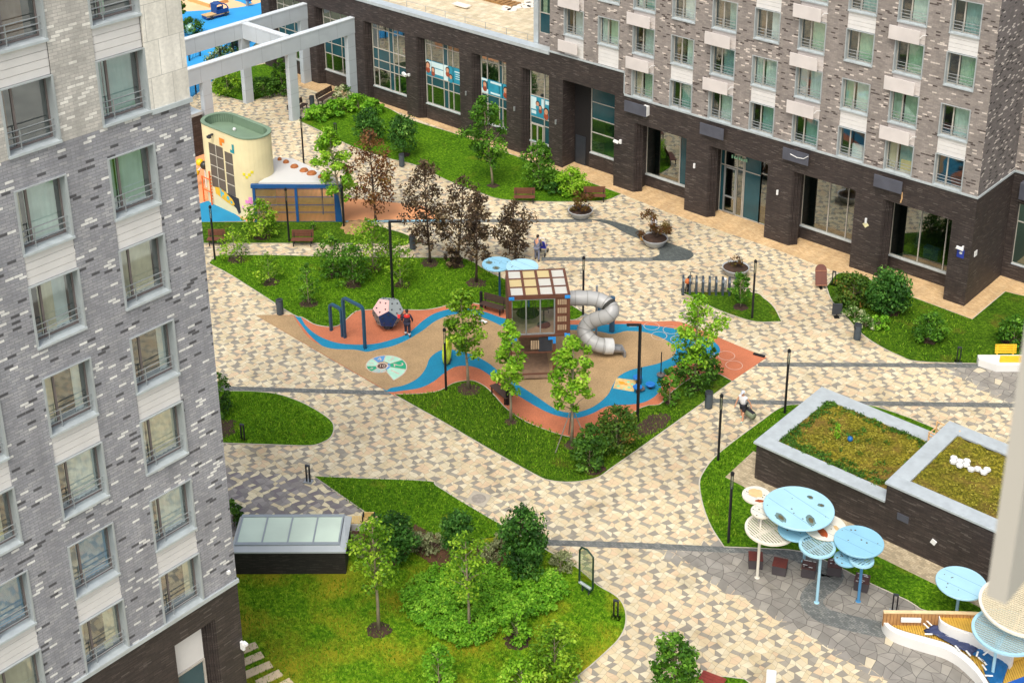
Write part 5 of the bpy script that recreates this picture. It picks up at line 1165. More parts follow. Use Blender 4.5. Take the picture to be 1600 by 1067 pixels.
def strip(mb, A, B, z0, z1):
    import bisect
    m = 40
    def rs(P):
        L = [0]
        for a, c in zip(P, P[1:]): L.append(L[-1]+hypot(c[0]-a[0], c[1]-a[1]))
        o = []
        for i in range(m+1):
            t = L[-1]*i/m; k = min(len(P)-2, max(0, bisect.bisect(L, t)-1)); f = (t-L[k])/max(1e-6, L[k+1]-L[k]); o.append((P[k][0]+(P[k+1][0]-P[k][0])*f, P[k][1]+(P[k+1][1]-P[k][1])*f))
        return o
    A, B = rs(A), rs(B); k = m+1
    vs = [(*p, z) for P, z in ((A, z0), (A, z1), (B, z1), (B, z0)) for p in P]
    mb.add(vs, [(q*k+i, q*k+i+1, ((q+1) % 4)*k+i+1, ((q+1) % 4)*k+i) for q in range(4) for i in range(m)]+[(0, k, 2*k, 3*k), (m, k+m, 2*k+m, 3*k+m)])
strip(b, oo, ii, 0, hw_); b.build('outer_wall', m_dw, dk, True).modifiers.new('es', 'EDGE_SPLIT')
fl = W2(INN, .34); back = W2([(1383, 960), (1440, 961), (1500, 963), (1560, 966), (1640, 970), (1660, 1092)], .34)
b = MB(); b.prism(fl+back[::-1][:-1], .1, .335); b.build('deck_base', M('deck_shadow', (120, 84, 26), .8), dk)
# individual deck boards run across the deck
b = MB(); poly = fl+back[::-1][:-1]; d_ = (Vector(W2([(1500, 963)], .34)[0])-Vector(W2([(1400, 961)], .34)[0])).normalized(); n_ = Vector((-d_.y, d_.x)); o_ = Vector(fl[0])
for i in range(-6, 190):
    a = o_+d_*(i*.1); hits = []
    for p, q in zip(poly, poly[1:]+poly[:1]):
        p, q = Vector(p)-a, Vector(q)-a; s0, s1 = p.dot(d_), q.dot(d_)
        if (s0 > 0) != (s1 > 0): hits.append(p.lerp(q, s0/(s0-s1)).dot(n_))
    hits.sort()
    for h0, h1 in zip(hits[::2], hits[1::2]):
        if h1-h0 > .1: m_ = a+n_*((h0+h1)/2); b.cbox((m_.x, m_.y, .35), (.08, h1-h0-.02, .03), rz=atan2(d_.y, d_.x))
b.build('deck_boards', m_ys, dk)
bt = W2([(1381, 957.5), (1440, 958), (1500, 959), (1545, 961), (1640, 966)], 1.0); bb2 = [(p[0]+n_.x*.1, p[1]+n_.y*.1) for p in bt]
b = MB(); strip(b, bt, bb2, .3, 1.0); b.build('back_screen', m_bs, dk); b = MB(); strip(b, [(p[0]-n_.x*.03, p[1]-n_.y*.03) for p in bt], [(p[0]+n_.x*.03, p[1]+n_.y*.03) for p in bb2], 1.002, 1.05); b.build('screen_cap', M('pale_cap_timber', (224, 196, 150), .7), dk)
b = MB(); L = 0
for p, q in zip(bt, bt[1:]):
    p, q = Vector(p), Vector(q); k = int((q-p).length/.14)
    for i in range(k): c = p.lerp(q, i/k)-n_*.012; b.cbox((c.x, c.y, .66), (.015, .012, .66), rz=atan2(d_.y, d_.x))
b.build('board_joint', M('joint_brown', (120, 84, 46), .8), dk)
IW = spline([(1467.7, 961), (1470, 967), (1484, 976), (1503.6, 983.5), (1523, 990), (1548, 1004), (1570, 1013), (1585, 1022)], 6, False, 80)
IWo = spline([(1467, 963), (1469, 970), (1483, 979), (1502, 987), (1521, 993.5), (1546, 1008), (1567, 1018), (1580, 1028)], 6, False, 80)
b = MB(); strip(b, W2(IWo, .95), W2(IW, .95), .35, .95); b.build('inner_wall', m_dw, dk, True).modifiers.new('es', 'EDGE_SPLIT')
sp2 = W2(IW, .8)+W2([(1640, 1000), (1640, 972), (1545, 966), (1500, 963.5)], .8)
b = MB(); b.prism(sp2, .4, .78); b.build('upper_seat', m_ys, dk); b = MB()
for i in range(80):
    a = o_+d_*(1.6+i*.11); hits = []
    for p, q in zip(sp2, sp2[1:]+sp2[:1]):
        p, q = Vector(p)-a, Vector(q)-a; s0, s1 = p.dot(d_), q.dot(d_)
        if (s0 > 0) != (s1 > 0): hits.append(p.lerp(q, s0/(s0-s1)).dot(n_))
    hits.sort()
    for h0, h1 in zip(hits[::2], hits[1::2]):
        if h1-h0 > .1: m_ = a+n_*((h0+h1)/2); b.cbox((m_.x, m_.y, .8), (.085, h1-h0-.02, .035), rz=atan2(d_.y, d_.x))
b.build('seat_boards', m_ys, dk)
sheet('deck_rubber', W([(1566, 1069), (1585, 1062), (1612, 1052), (1700, 1050), (1700, 1100), (1566, 1100)], .36), .37, M('deep_blue_rubber', (14, 84, 168), .8))
b = MB(); c = G(1424, 963, .9); b.cbox((c.x, c.y, .72), (.85, .1, .22), rz=atan2(d_.y, d_.x)); b.build('notice_plate', m_white, dk, bevel=.03)
# tarpaulin: draped wrinkled sheet
TL = [(1443, 984), (1452, 979), (1463, 974.5), (1476, 986), (1490, 993), (1503, 998), (1520, 1002), (1534, 1007.5), (1550, 1015), (1563, 1025), (1575, 1038), (1572, 1050), (1566, 1068)]
TR = [(1446, 987), (1453, 989), (1462, 992), (1472, 997), (1482, 1003), (1493, 1009), (1506, 1016), (1519, 1022), (1534, 1028), (1541, 1036), (1537, 1044), (1541, 1056), (1549, 1070)]
def tarp(i0, i1, nm, mat, lab, zoff):
    P, Q = spline(TL[i0:i1], 6, False, 170), spline(TR[i0:i1], 6, False, 170); m = min(len(P), len(Q)); k = 12; vs = []
    P = [P[int(i*(len(P)-1)/(m-1))] for i in range(m)]; Q = [Q[int(i*(len(Q)-1)/(m-1))] for i in range(m)]
    for i in range(m):
        for j in range(k+1):
            t_ = j/k; x = P[i][0]+(Q[i][0]-P[i][0])*t_; y = P[i][1]+(Q[i][1]-P[i][1])*t_; z = .42+zoff+.07*abs(sin(i*.9+j*.8))+.05*random.random(); vs.append(G(x, y, z))
    b = MB(); b.add(vs, [(i*(k+1)+j, i*(k+1)+j+1, (i+1)*(k+1)+j+1, (i+1)*(k+1)+j) for i in range(m-1) for j in range(k)]); o = b.build(nm, mat, None, True, recalc=False)
    so_ = o.modifiers.new('solid', 'SOLIDIFY'); so_.thickness = .02; return tag(o, lab, 'tarpaulin')
t1 = tarp(0, 8, 'tarpaulin', M('navy_tarp', (52, 62, 96), .45, .2, 2), 'dark navy crumpled tarpaulin on the yellow deck boards', 0)
t2 = tarp(7, 13, 'tarpaulin', M('blue_tarp', (16, 88, 140), .4, .2, 2), 'bright blue crumpled tarpaulin at the lower end of the deck', .02)
b = MB()
for x, y, a in ((1447, 977, .3), (1452, 973, .3), (1451, 990, 1.4), (1496, 1012, .2), (1513, 1020, .2), (1527, 1021, -.6), (1540, 1020, -1), (1533, 1030, .4), (1538, 1034, .2), (1538, 1042, .1), (1545, 1055, 1.4)): c = G(x, y, .62); b = MB(); b.cbox(c, (.32, .07, .02), rz=a+YAW); b.build('tie', m_white, t1)
# ---- benches
m_bb = M('bench_brown', (104, 60, 46), .6, .15, 4); m_bdk = M('bench_dark_brown', (70, 52, 44), .6, .15, 4)
def bench(px0, px1, lab, mat=m_bb, back=True, flip=False, Ln=None, wd=.5):
    a, c = G(*px0), G(*px1); m = (a+c)/2; L = Ln or (c-a).length; rz = atan2(c.y-a.y, c.x-a.x)+(pi if flip else 0)
    t = thing('bench', lab, 'bench', (m.x, m.y, .04), rz); b = MB()
    for i in range(5): b.box(-L/2, L/2, -wd/2+i*wd/5, -wd/2+(i+1)*wd/5-.012, .41, .46)
    b.build('seat', mat, t)
    if back:
        b = MB()
        for i in range(4): z = .52+i*.115; b.box(-L/2, L/2, wd/2+.02+i*.02, wd/2+.055+i*.02, z, z+.1)
        b.build('backrest', mat, t)
    for x in (-L/2+.15, L/2-.15):
        b = MB(); b.box(x-.03, x+.03, -wd/2+.02, -wd/2+.08, 0, .409); b.box(x-.03, x+.03, wd/2-.08, wd/2-.02, 0, .409); b.box(x-.03, x+.03, -wd/2+.02, wd/2-.02, .36, .405)
        if back: b.tube([(x, wd/2-.04, .409), (x, wd/2+.13, .95)], .025, 6)
        b.build('leg', MATS['black_metal'], t)
    return t
bench((456, 384), (490, 384), 'red brown bench by the black lantern post on the path edge')
bench((325, 383), (352, 383), 'red brown bench half hidden behind the left tower corner')
bench((752.5, 483), (787, 492.5), 'dark brown park bench with backrest left of the play tower', m_bdk)
bench((771, 612), (796, 633), 'dark brown bench facing the play tower from the lower lawn', m_bdk, flip=False)
bench((803, 317), (836, 317), 'red brown bench half hidden by purple leaves on the far lawn edge')
bench((912, 315), (946, 315), 'red brown bench beside the leftmost planter bowl on the lawn corner')
bench((499, 166), (524, 152), 'dark brown bench next to a bin below the pergola', m_bdk)
bench((455, 184), (478, 170), 'dark bench mostly hidden behind the middle pergola column', m_bdk)
bench((1092, 1072), (1128, 1086), 'oxblood slatted bench cut off by the bottom picture edge', M('oxblood_bench', (132, 52, 40), .5, .15, 4), back=False, wd=.9)
for i, (x, y) in enumerate(((752, 480), (793, 492))):
    b = MB(); b.cyl(0, 0, 0, 1.05, .1, n=12); b.lathe([(.1, 1.05), (.08, 1.09), (.02, 1.1)], 12); o = b.build('black_bollard', MATS['black_metal']); o.location = G(x, y); tag(o, 'black post at the %s end of the bench behind the play tower' % ('left' if i == 0 else 'right'), 'bollard')
b = MB(); b.cyl(0, 0, 0, 1.05, .1, n=12); b.lathe([(.1, 1.05), (.08, 1.09), (.02, 1.1)], 12); o = b.build('black_bollard', MATS['black_metal']); o.location = G(793, 632); tag(o, 'black post at the near end of the lower lawn bench', 'bollard')
# sun lounger-like reclined seat by the shrubs
t = thing('reclined_board', 'red brown round topped slatted board leaning back beside the lawn', 'lounger', G(1283, 452), dirang(1275, 450, 1292, 450)); b = MB()
pr_ = [(-.36, .25), (.36, .25), (.36, 1.25)]+[(.36*cos(k*pi/8), 1.25+.36*sin(k*pi/8)) for k in range(1, 8)]+[(-.36, 1.25)]; tl_ = .45; k_ = len(pr_)
b.add([(x, v*sin(tl_)-.1+dy, v*cos(tl_)+dz) for dy, dz in ((0, 0), (.05, -.03)) for x, v in pr_], [tuple(range(k_)), tuple(range(2*k_-1, k_-1, -1))]+[(k, (k+1) % k_, (k+1) % k_+k_, k+k_) for k in range(k_)]); b.build('board', m_bb, t)
b = MB()
for v in (.3, 1.2): b.box(-.37, .37, v*sin(tl_)-.135, v*sin(tl_)-.115, v*cos(tl_)-.02, v*cos(tl_)+.02)
b.build('trim', M('trim_tan', (176, 120, 90), .6), t)
b = MB(); b.box(-.08, .08, -.05, .5, 0, .06); b.tube([(0, .4, .05), (0, .35, .75)], .04, 6); b.build('foot', MATS['black_metal'], t)
t = thing('portable_sign', 'dark rounded sign board on a short foot at the lawn edge', 'sign', G(1307, 496), dirang(1300, 496, 1316, 496)); b = MB(); b.box(-.3, .3, -.03, .03, .22, .95); b.build('panel', m_dgrey, t, bevel=.06); b = MB(); b.box(-.04, .04, -.04, .04, .04, .24); b.box(-.15, .15, -.15, .15, 0, .04); b.build('foot', MATS['black_metal'], t)
# white benches with slats
t = thing('concrete_bench', 'white concrete bench with pale slats and black armrests behind the skylight', 'bench', G(565, 824), dirang(545, 824, 586, 824)); b = MB(); b.box(-.7, .75, -.3, .3, 0, .42); b.build('plinth', m_dw, t, bevel=.02); b = MB()
for i in range(18): x = -.68+i*.079; b.box(x, x+.06, -.28, .28, .422, .47)
b.build('slats', M('pale_yellow_slats', (222, 190, 120), .7, .1, 3), t)
for x in (.1, .62): b = MB(); b.tube([(x, -.2, .47), (x, -.2, .72), (x, .2, .72), (x, .2, .47)], .035, 6); b.build('armrest', MATS['black_metal'], t)
b = MB()
for i in range(3): b.box(.14, .6, .16+.0*i, .2, .5+.09*i, .57+.09*i)
b.build('backrest', MATS['pale_yellow_slats'], t)
t = thing('concrete_bench', 'low white concrete bench with bright yellow seat and backrest at the right edge', 'bench', G(1572, 574), dirang(1540, 575, 1600, 575)); b = MB(); b.prism([(-1.5, .55), (-1.55, .1), (-.7, -.5), (2.5, -.5), (2.5, .55)], 0, .5); b.build('plinth', m_dw, t, bevel=.03); b = MB()
for i in range(4): b.box(-.5+i*.07, 2.4, -.3+i*.17, -.15+i*.17, .502, .55)
b.build('seat', M('bright_yellow_slats', (226, 182, 42), .6, .08, 3), t); b = MB()
for i in range(4): b.box(-.55, .65, .5+.02*i, .54+.02*i, .62+i*.14, .73+i*.14)
for x in (-.4, .5): b.box(x-.04, x+.04, .545, .6, .5, 1.1)
b.build('backrest', MATS['bright_yellow_slats'], t)
# ---- lamps
m_blk = MATS['black_metal']; m_lg = glass_mat('lantern_glass', (226, 230, 226), .12)
def lantern(px, py, lab, h=3.9, src=[]):
    c = G(px, py)
    if src: return dup(src[0], c, None, lab)
    t = thing('lamp_post', lab, 'lamp post', c, 0, 'slim black lantern posts'); b = MB(); b.cyl(0, 0, 0, h-.85, .066, n=12); b.build('pole', m_blk, t); b = MB(); b.box(-.2, .2, -.2, .2, .0, .03); b.build('base_plate', m_rail, t); b = MB()
    for a in range(4): b.cyl(.075*cos(a*pi/2), .075*sin(a*pi/2), h-.85, h-.12, .012, n=5)
    b.cyl(0, 0, h-.12, h, .095, n=12); b.ball((0, 0, h+.02), .06, 6); b.build('lantern_cage', m_blk, t); b = MB(); b.cyl(0, 0, h-.84, h-.125, .055, n=10); b.build('lantern_glass', m_lg, t); src.append(t); return t
for px, py, lab in ((1226, 646, 'black lantern post at the far corner of the green roofed block'), (1122, 720, 'black lantern post on the lawn edge near the walking man with the bag'), (1175, 498, 'black lantern post on the small lawn by the cycle stands'), (336, 407, 'black lantern post at the left lawn tip beside the tower corner'), (452, 378, 'black lantern post by the red brown bench on the narrow path'), (1138, 848, 'black lantern post left of the white slatted parasol'), (697, 611, 'black lantern post in front of the lime green ring'), (911, 492, 'black lantern post just behind the tube slide'), (475, 259, 'black lantern post on the paving right of the cream pavilion'), (537.5, 357, 'black lantern post against the right end of the blue bar screen')): lantern(px, py, lab)
def mast(px, py, ty, tx, lab):
    c = G(px, py); h = vert(px, py, ty); e = G(tx, ty, h)
    t = thing('lamp_post', lab, 'lamp post', c); b = MB(); b.box(-.06, .06, -.06, .06, 0, h-.12); b.build('pole', m_blk, t); v = Vector((e.x-c.x, e.y-c.y, 0)); a = atan2(v.y, v.x); b = MB(); b.cbox((v.x/2, v.y/2, h-.06), (v.length+.12, .12, .1), rz=a); o = b.build('arm', m_blk, t); b = MB(); b.cbox((v.x*.6, v.y*.6, h-.125), (v.length*.6, .12, .008), rz=a); b.build('light_panel', m_white, o)
mast(614, 470, 345, 626, 'tall black lamp mast with a short right arm on the upper lawn')
mast(996, 660, 506, 981, 'tall black lamp mast with a left arm over the blue play surface')
def bollard(px, py, lab, src=[]):
    c = G(px, py)
    if src: return dup(src[0], c, None, lab)
    t = thing('bollard_light', lab, 'bollard light', c, .4, 'low black bollard lights'); b = MB()
    for x in (-.09, .09): b.box(x-.03, x+.03, -.035, .035, .05, .93)
    b.build('post', m_blk, t); b = MB(); b.box(-.12, .12, -.05, .05, .932, 1.0); b.build('head', m_dgrey, t); b = MB(); b.box(-.22, .22, -.17, .17, 0, .05); b.build('base_plate', m_rail, t); src.append(t); return t
for px, py, lab in ((380, 688, 'low black bollard light on the lawn beside the left tower'), (482, 753, 'low black bollard light at the tip of the dark mixed paving'), (962, 966, 'low black bollard light on the curved lawn edge near the glass board'), (1302, 446, 'low black bollard light behind the red brown reclined chair'), (1497, 566, 'low black bollard light near the yellow seated bench'), (524.5, 211, 'low black bollard light on the far lawn edge by the pale shrubs'), (1397, 957, 'striped black bollard light at the tip of the curved deck')): bollard(px, py, lab)
def bin_(px, py, lab, src=[]):
    c = G(px, py)
    if src: return dup(src[0], c, None, lab)
    t = thing('litter_bin', lab, 'bin', c, YAW, 'dark grey cylindrical litter bins'); b = MB(); b.cyl(0, 0, .04, .95, .21, n=20); b.build('body', M('bin_slate', (70, 80, 88), .5, .1, 3, .2), t); b = MB(); b.lathe([(.215, .95), (.215, 1.0), (.12, 1.01), (.11, .97)], 20); b.build('rim', m_dgrey, t); b = MB(); b.box(-.11, .11, -.225, -.19, .72, .86); b.build('slot', m_blk, t); src.append(t); return t
for px, py, lab in ((438, 491, 'dark grey litter bin at the left corner of the playground'), (1107, 637, 'dark grey litter bin on the lawn edge near the walking man'), (1339, 530, 'dark grey litter bin at the edge of the shrub lawn'), (628, 260, 'dark grey litter bin beside the mop headed tree'), (488, 168, 'dark grey litter bin by the pergola bench'), (645, 389, 'dark grey litter bin among the purple trees')): bin_(px, py, lab)
# ---- planters
def planter(px, py, lab):
    c = G(px, py); t = thing('planter_bowl', lab, 'planter', c); b = MB(); b.lathe([(.5, 0), (.6, .06), (.84, .5), (.87, .56), (.82, .56), (.79, .5)], 32); b.build('bowl', M('pale_concrete_bowl', (164, 167, 168), .6, .06, 1.5, dirt=.1), t, True); b = MB(); b.lathe([(.81, .5), (.4, .56), (.02, .58)], 24); b.build('soil', m_soil, t); return c
PL = [planter(907, 339, 'pale concrete planter bowl in front of the lawn corner bench'), planter(1023, 383, 'pale concrete planter bowl at the dark paving inlay with a bushy bronze plant'), planter(1149, 429, 'pale concrete planter bowl with bare soil and one small plant by the cycle stands')]
# ---- cycle stands and bike
a, c = G(1067, 455), G(1149, 458); n = 9; ca_ = atan2(c.y-a.y, c.x-a.x)
for i in range(n):
    p = a.lerp(c, i/(n-1)); t = thing('cycle_stand', 'slate grey upright cycle stand fin in the row behind the small lawn', 'cycle stand', p, ca_, 'row of cycle stands'); b = MB(); prof = [(-.5, 0), (.3, 0), (.3, .98), (.12, 1.08), (-.36, 1.08), (-.5, .95)]
    b.add([(x_, y_, z_) for x_ in (-.06, .06) for y_, z_ in prof], [(0, 1, 2, 3, 4, 5), (11, 10, 9, 8, 7, 6)]+[(k, (k+1) % 6, (k+1) % 6+6, k+6) for k in range(6)]); b.build('fin', M('stand_slate', (62, 74, 84), .5, .1, 3, .2), t); b = MB(); b.box(-.1, .1, -.55, .35, 0, .02); b.build('base_plate', m_dgrey, t)
t = thing('bicycle', 'small dark bicycle with orange panniers leaning among the cycle stands', 'bicycle', G(1076, 452), ca_+1.3); b = MB()
for x in (-.5, .5): b = MB(); b.tube([(x+.33*cos(k*pi/10), 0, .35+.33*sin(k*pi/10)) for k in range(20)], .025, 6, closed=True); b.build('wheel', m_blk, t)
b = MB(); b.tube([(-.5, 0, .35), (-.15, 0, .8), (.35, 0, .82), (.5, 0, .35)], .025, 6); b.tube([(-.15, 0, .8), (0, 0, .35), (.35, 0, .82)], .025, 6); b.tube([(-.5, 0, .35), (0, 0, .35)], .02, 6); b.build('frame', m_blk, t); b = MB(); b.tube([(.35, -.25, 1.05), (.35, .25, 1.05)], .02, 6); b.tube([(.35, 0, .82), (.35, 0, 1.05)], .02, 6); b.build('handlebar', m_blk, t); b = MB(); b.cbox((-.15, 0, .9), (.25, .12, .06)); b.build('saddle', m_blk, t, bevel=.02); b = MB(); b.cbox((-.45, 0, .8), (.3, .25, .25)); b.build('bag', M('orange_bag', (200, 110, 60), .8), t, bevel=.04)
b = MB(); b.cbox((0, 0, .5), (.3, .25, .55)); o = b.build('bag', m_white, bevel=.05); o.location = G(1131, 452); tag(o, 'white bag hanging among the cycle stands', 'bag')
# ---- glass information board
p0, p1 = G(905, 922), G(925, 935); t = thing('information_board', 'clear glass information board in a rounded dark green frame on the lawn', 'sign', G(915, 927), atan2(p1.y-p0.y, p1.x-p0.x)); hb = 2.35
prof = [(-.38, .45), (-.38, 2.15), (-.25, 2.36), (.05, 2.42), (.42, 2.2), (.42, .5), (.3, .3), (.05, .28)]
b = MB(); b.tube([(x, 0, z) for x, z in prof], .045, 8, closed=True); o = b.build('frame', M('bottle_green_frame', (28, 58, 44), .4, .05, 2, .2), t); b = MB(); b.add([(x, 0, z) for x, z in prof], [tuple(range(8))]); b.build('pane', glass_mat('board_glass', (242, 247, 234), .04), t, recalc=False)
b = MB(); b.box(-.38, .3, -.06, .06, .4, .47); b.build('tray', m_metal, t); b = MB(); b.box(-.22, -.16, -.03, .03, 0, .4); b.box(.16, .22, -.03, .03, 0, .3); b.build('leg', m_dgrey, t); b = MB()
for r_ in range(9):
    z_ = 2.05-r_*.13; x0 = -.3+.04*(r_ % 3)
    for q in range(5): x = x0+q*.11; b.box(x, x+.06+.03*((q+r_) % 2), -.012, -.006, z_, z_+.016)
b.build('lettering', M('board_ink', (120, 134, 96), .8), t)
# ---- skylight lantern block
A0, A1 = G(365, 898), G(541, 897.5); sa = atan2(A1.y-A0.y, A1.x-A0.x); SL = (A1-A0).length
sk = thing('skylight_block', 'low black brick block topped by a sloping four pane skylight', 'skylight', A0, sa); SD = 2.4
b = MB(); b.box(0, SL, 0, SD, -.02, 1.22); b.build('wall', brick_mat('black_brick', [(0, (40, 36, 36)), (.5, (48, 43, 42)), (.85, (60, 54, 52))], (28, 25, 25), .3, .05, .006, .65), sk)
m_zinc = M('zinc_cladding', (192, 198, 198), .5, .06, 1, .1, dirt=.1)
def frus(mb, r0, z0, r1, z1): mb.add([(r0[0], r0[2], z0), (r0[1], r0[2], z0), (r0[1], r0[3], z0), (r0[0], r0[3], z0), (r1[0], r1[2], z1), (r1[1], r1[2], z1), (r1[1], r1[3], z1), (r1[0], r1[3], z1)], [(0, 1, 5, 4), (1, 2, 6, 5), (2, 3, 7, 6), (3, 0, 4, 7)])
b = MB(); e0 = (-.05, SL+.05, -.05, SD+.05); b.box(*e0, 1.225, 1.3)
i0_, i1_ = (.22, SL-.4, .6, SD-.25), None
b.add([(e0[0], e0[2], 1.302), (e0[1], e0[2], 1.302), (e0[1], e0[3], 1.302), (e0[0], e0[3], 1.302), (.1, .26, 1.4), (SL-.25, .26, 1.4), (SL-.25, SD-.12, 1.5), (.1, SD-.12, 1.5)], [(0, 1, 5, 4), (1, 2, 6, 5), (2, 3, 7, 6), (3, 0, 4, 7)]); b.build('flashing', m_zinc, sk)
def sp3(x, f, h=0): return (x, .26+(SD-.38)*f, 1.4+.1*f+h)
b = MB(); xa, xb = .1, SL-.25
def bar(f0, f1, x0, x1, h=.07): b.add([sp3(x0, f0), sp3(x1, f0), sp3(x1, f1), sp3(x0, f1), sp3(x0, f0, h), sp3(x1, f0, h), sp3(x1, f1, h), sp3(x0, f1, h)], [(4, 5, 6, 7), (0, 1, 5, 4), (1, 2, 6, 5), (2, 3, 7, 6), (3, 0, 4, 7)])
bar(0, .08, xa, xb); bar(.92, 1, xa, xb)
for i in range(5): x = xa+.06+(xb-xa-.12)*i/4; bar(.08, .92, x-.035, x+.035, .068)
b.build('frame', M('grey_window_frame', (164, 172, 174), .4, .05, 2, .3), sk)
for i in range(4):
    x0 = xa+.06+(xb-xa-.12)*i/4+.035; x1 = xa+.06+(xb-xa-.12)*(i+1)/4-.035; b = MB(); b.quad(sp3(x0, .08, .03), sp3(x1, .08, .03), sp3(x1, .92, .03), sp3(x0, .92, .03)); b.build('pane', M('frosted_skylight_glass', (210, 226, 206), .5, .1, .5), sk, recalc=False)
# ---- green roofed block
gb = thing('green_roof_block', 'dark brick plant block with grey copings and two planted roofs', 'building', (0, 0, 0))
BX0, BXM, BX1, BY0, BY1, H1, H2 = -30.45, -23.45, -12.5, 51.6, 57.95, 2.12, 3.12
b = MB(); b.box(BX0+.04, BXM, BY0+.04, BY1-.04, 0, H1-.12); b.box(BXM, BX1, BY0+.002, BY1, 0, H2-.12); b.build('wall', m_db, gb)
def coping(x0, x1, y0, y1, z, wd, wf=None):
    b = MB(); wf = wf or wd
    b.box(x0-.08, x1+.0, y0-.08, y0+wf, z-.12, z); b.box(x0-.08, x1, y1-wd, y1+.08, z-.12, z); b.box(x0-.08, x0+wd, y0+wf, y1-wd, z-.12, z); b.box(x1-.1, x1, y0+wf, y1-wd, z-.12, z); b.build('coping', m_metal, gb, bevel=.012)
coping(BX0, BXM-.003, BY0, BY1, H1+.08, .8, .75); coping(BXM, BX1, BY0, BY1, H2+.08, .75, .75)
m_sed = grass_mat('sedum_roof', [(72, 72, 22), (112, 106, 32), (154, 144, 54)], (134, 104, 58), .14, 1.2)
for x0, x1, z in ((BX0+.8, BXM-.1, H1-.05), (BXM+.75, BX1, H2-.08)):
    b = MB(); nx, ny = int((x1-x0)/.16), int((BY1-BY0-1.55)/.16); y0 = BY0+.75; y1 = BY1-.8
    b.add([(x0+(x1-x0)*i/nx, y0+(y1-y0)*j/ny, z+random.uniform(-.03, .06)+(.1*random.random() if min(i, nx-i, j, ny-j) < 5 else 0)) for j in range(ny+1) for i in range(nx+1)], [(j*(nx+1)+i, j*(nx+1)+i+1, (j+1)*(nx+1)+i+1, (j+1)*(nx+1)+i) for j in range(ny) for i in range(nx)]); b.build('planted_roof', m_sed, gb, recalc=False)
p = onY(1411, 809, BY0); b = MB(); b.box(p.x-.28, p.x+.28, BY0-.03, BY0, p.z-.18, p.z+.18); b.build('vent_grille', m_acd, gb)
p = onY(1459, 846, BY0); b = MB(); b.cbox((p.x, BY0-.03, p.z), (.24, .06, .24), ry=.4); b.build('wall_lamp', m_white, gb)
# step ladder frame bridging the copings
t = thing('timber_trestle', 'pale timber trestle standing on the roof copings', 'frame', G(1473, 697, H1+.1), dirang(1462, 676, 1489, 688)); b = MB()
for x in (-.6, .6):
    for y in (-.35, .35): b = MB(); b.box(x-.03, x+.03, y-.03, y+.03, 0, 1.0 if y > 0 else .7); b.build('post', M('raw_pine', (224, 182, 130), .8, .1, 3), t)
m_pt = MATS['raw_pine']; b = MB()
for z in (.1, .3, .5, .68): b.box(-.63, .63, -.39, -.352, z, z+.06)
for z in (.4, .9): b.box(-.63, .63, .352, .39, z, z+.06)
for x in (-.65, .612): b.box(x, x+.038, -.34, .34, .55, .61)
b.build('rail', m_pt, t)
hb_ = H2+.02
for cx_, cy_, lay, lab in ((1500, 725, ((0, 0), (.45, .25), (.5, -.28), (.95, 0), (-.02, .5), (.93, .5)), 'left cluster of white hexagonal slabs on the higher planted roof'), (1528, 737, ((0, 0), (.45, .25), (.9, 0), (1.1, .45)), 'right cluster of white hexagonal slabs on the higher planted roof')):
    b = MB()
    for u, v in lay: b.prism([((u-.5)*.62+.17*cos(k*pi/3), v*.62+.17*sin(k*pi/3)) for k in range(6)], 0, .1)
    o = b.build('slab_stack', M('bright_white_slab', (216, 215, 210), .7)); o.location = G(cx_, cy_, hb_); o.rotation_euler = (0, 0, .3); tag(o, lab, 'slabs')
b = MB(); b.ball((0, 0, .13), .14, 8); o = b.build('ball', M('blue_ball_rubber', (24, 96, 160), .4), None, True); o.location = G(1328, 689, H1); tag(o, 'small blue ball lying on the left planted roof', 'ball')
# ---- stepping slabs, white bollard, manhole
m_stp = M('stepping_slab_stone', (206, 184, 150), .8, .08, 1.5, dirt=.08)
for i, (x0, y0, x1, y1) in enumerate(((374, 1020, 394, 1012), (378, 1038, 408, 1025), (380, 1058, 424, 1039), (402, 1070, 439, 1052), (424, 1082, 454, 1066), (444, 1094, 470, 1080))):
    a, c = G(x0, y0), G(x1, y1); m = (a+c)/2; b = MB(); L = max(1.0, (c-a).length); b.box(-L/2, L/2, -.2, .2, 0, .07); o = b.build('stepping_slab', m_stp, bevel=.015); o.location = (m.x, m.y, .03); o.rotation_euler = (0, 0, atan2(c.y-a.y, c.x-a.x)); tag(o, 'long pale stepping slab in the row at the foot of the left tower', 'slab', 'stepping slabs by the tower')
b = MB(); b.box(-.2, .2, -.14, .14, 0, 1.15); o = b.build('marker_post', m_white, bevel=.05); o.location = G(1203, 1084); o.rotation_euler = (0, 0, .5); tag(o, 'white rounded marker post on the paving at the bottom edge', 'post')
t = thing('manhole_cover', 'square grey manhole cover in the pale mosaic paving', 'manhole cover', G(748, 779), .3); b = MB(); b.box(-.5, .5, -.5, .5, 0, .012); b.build('frame', M('manhole_stone', (176, 166, 148), .8, .1, 3), t); b = MB(); b.lathe([(.36, .012), (.36, .018), (.3, .019)], 24); b.build('lid', M('manhole_lid', (150, 142, 130), .8, .2, 6), t)
b = MB(); b.box(-.35, .35, -.1, .1, .02, .1); o = b.build('skateboard', m_blk, bevel=.03); o.location = G(1186, 556); o.rotation_euler = (0, 0, .2); tag(o, 'dark skateboard lying near the tip of the orange rubber', 'skateboard')
t = thing('garden_lantern', 'small ochre ball ornament beside the bronze planter bowl', 'ornament', G(1004, 376)); b = MB(); b.ball((0, 0, .18), .18, 8); b.build('ball', M('ochre_ball', (206, 160, 90), .7, .1, 3), t, True)
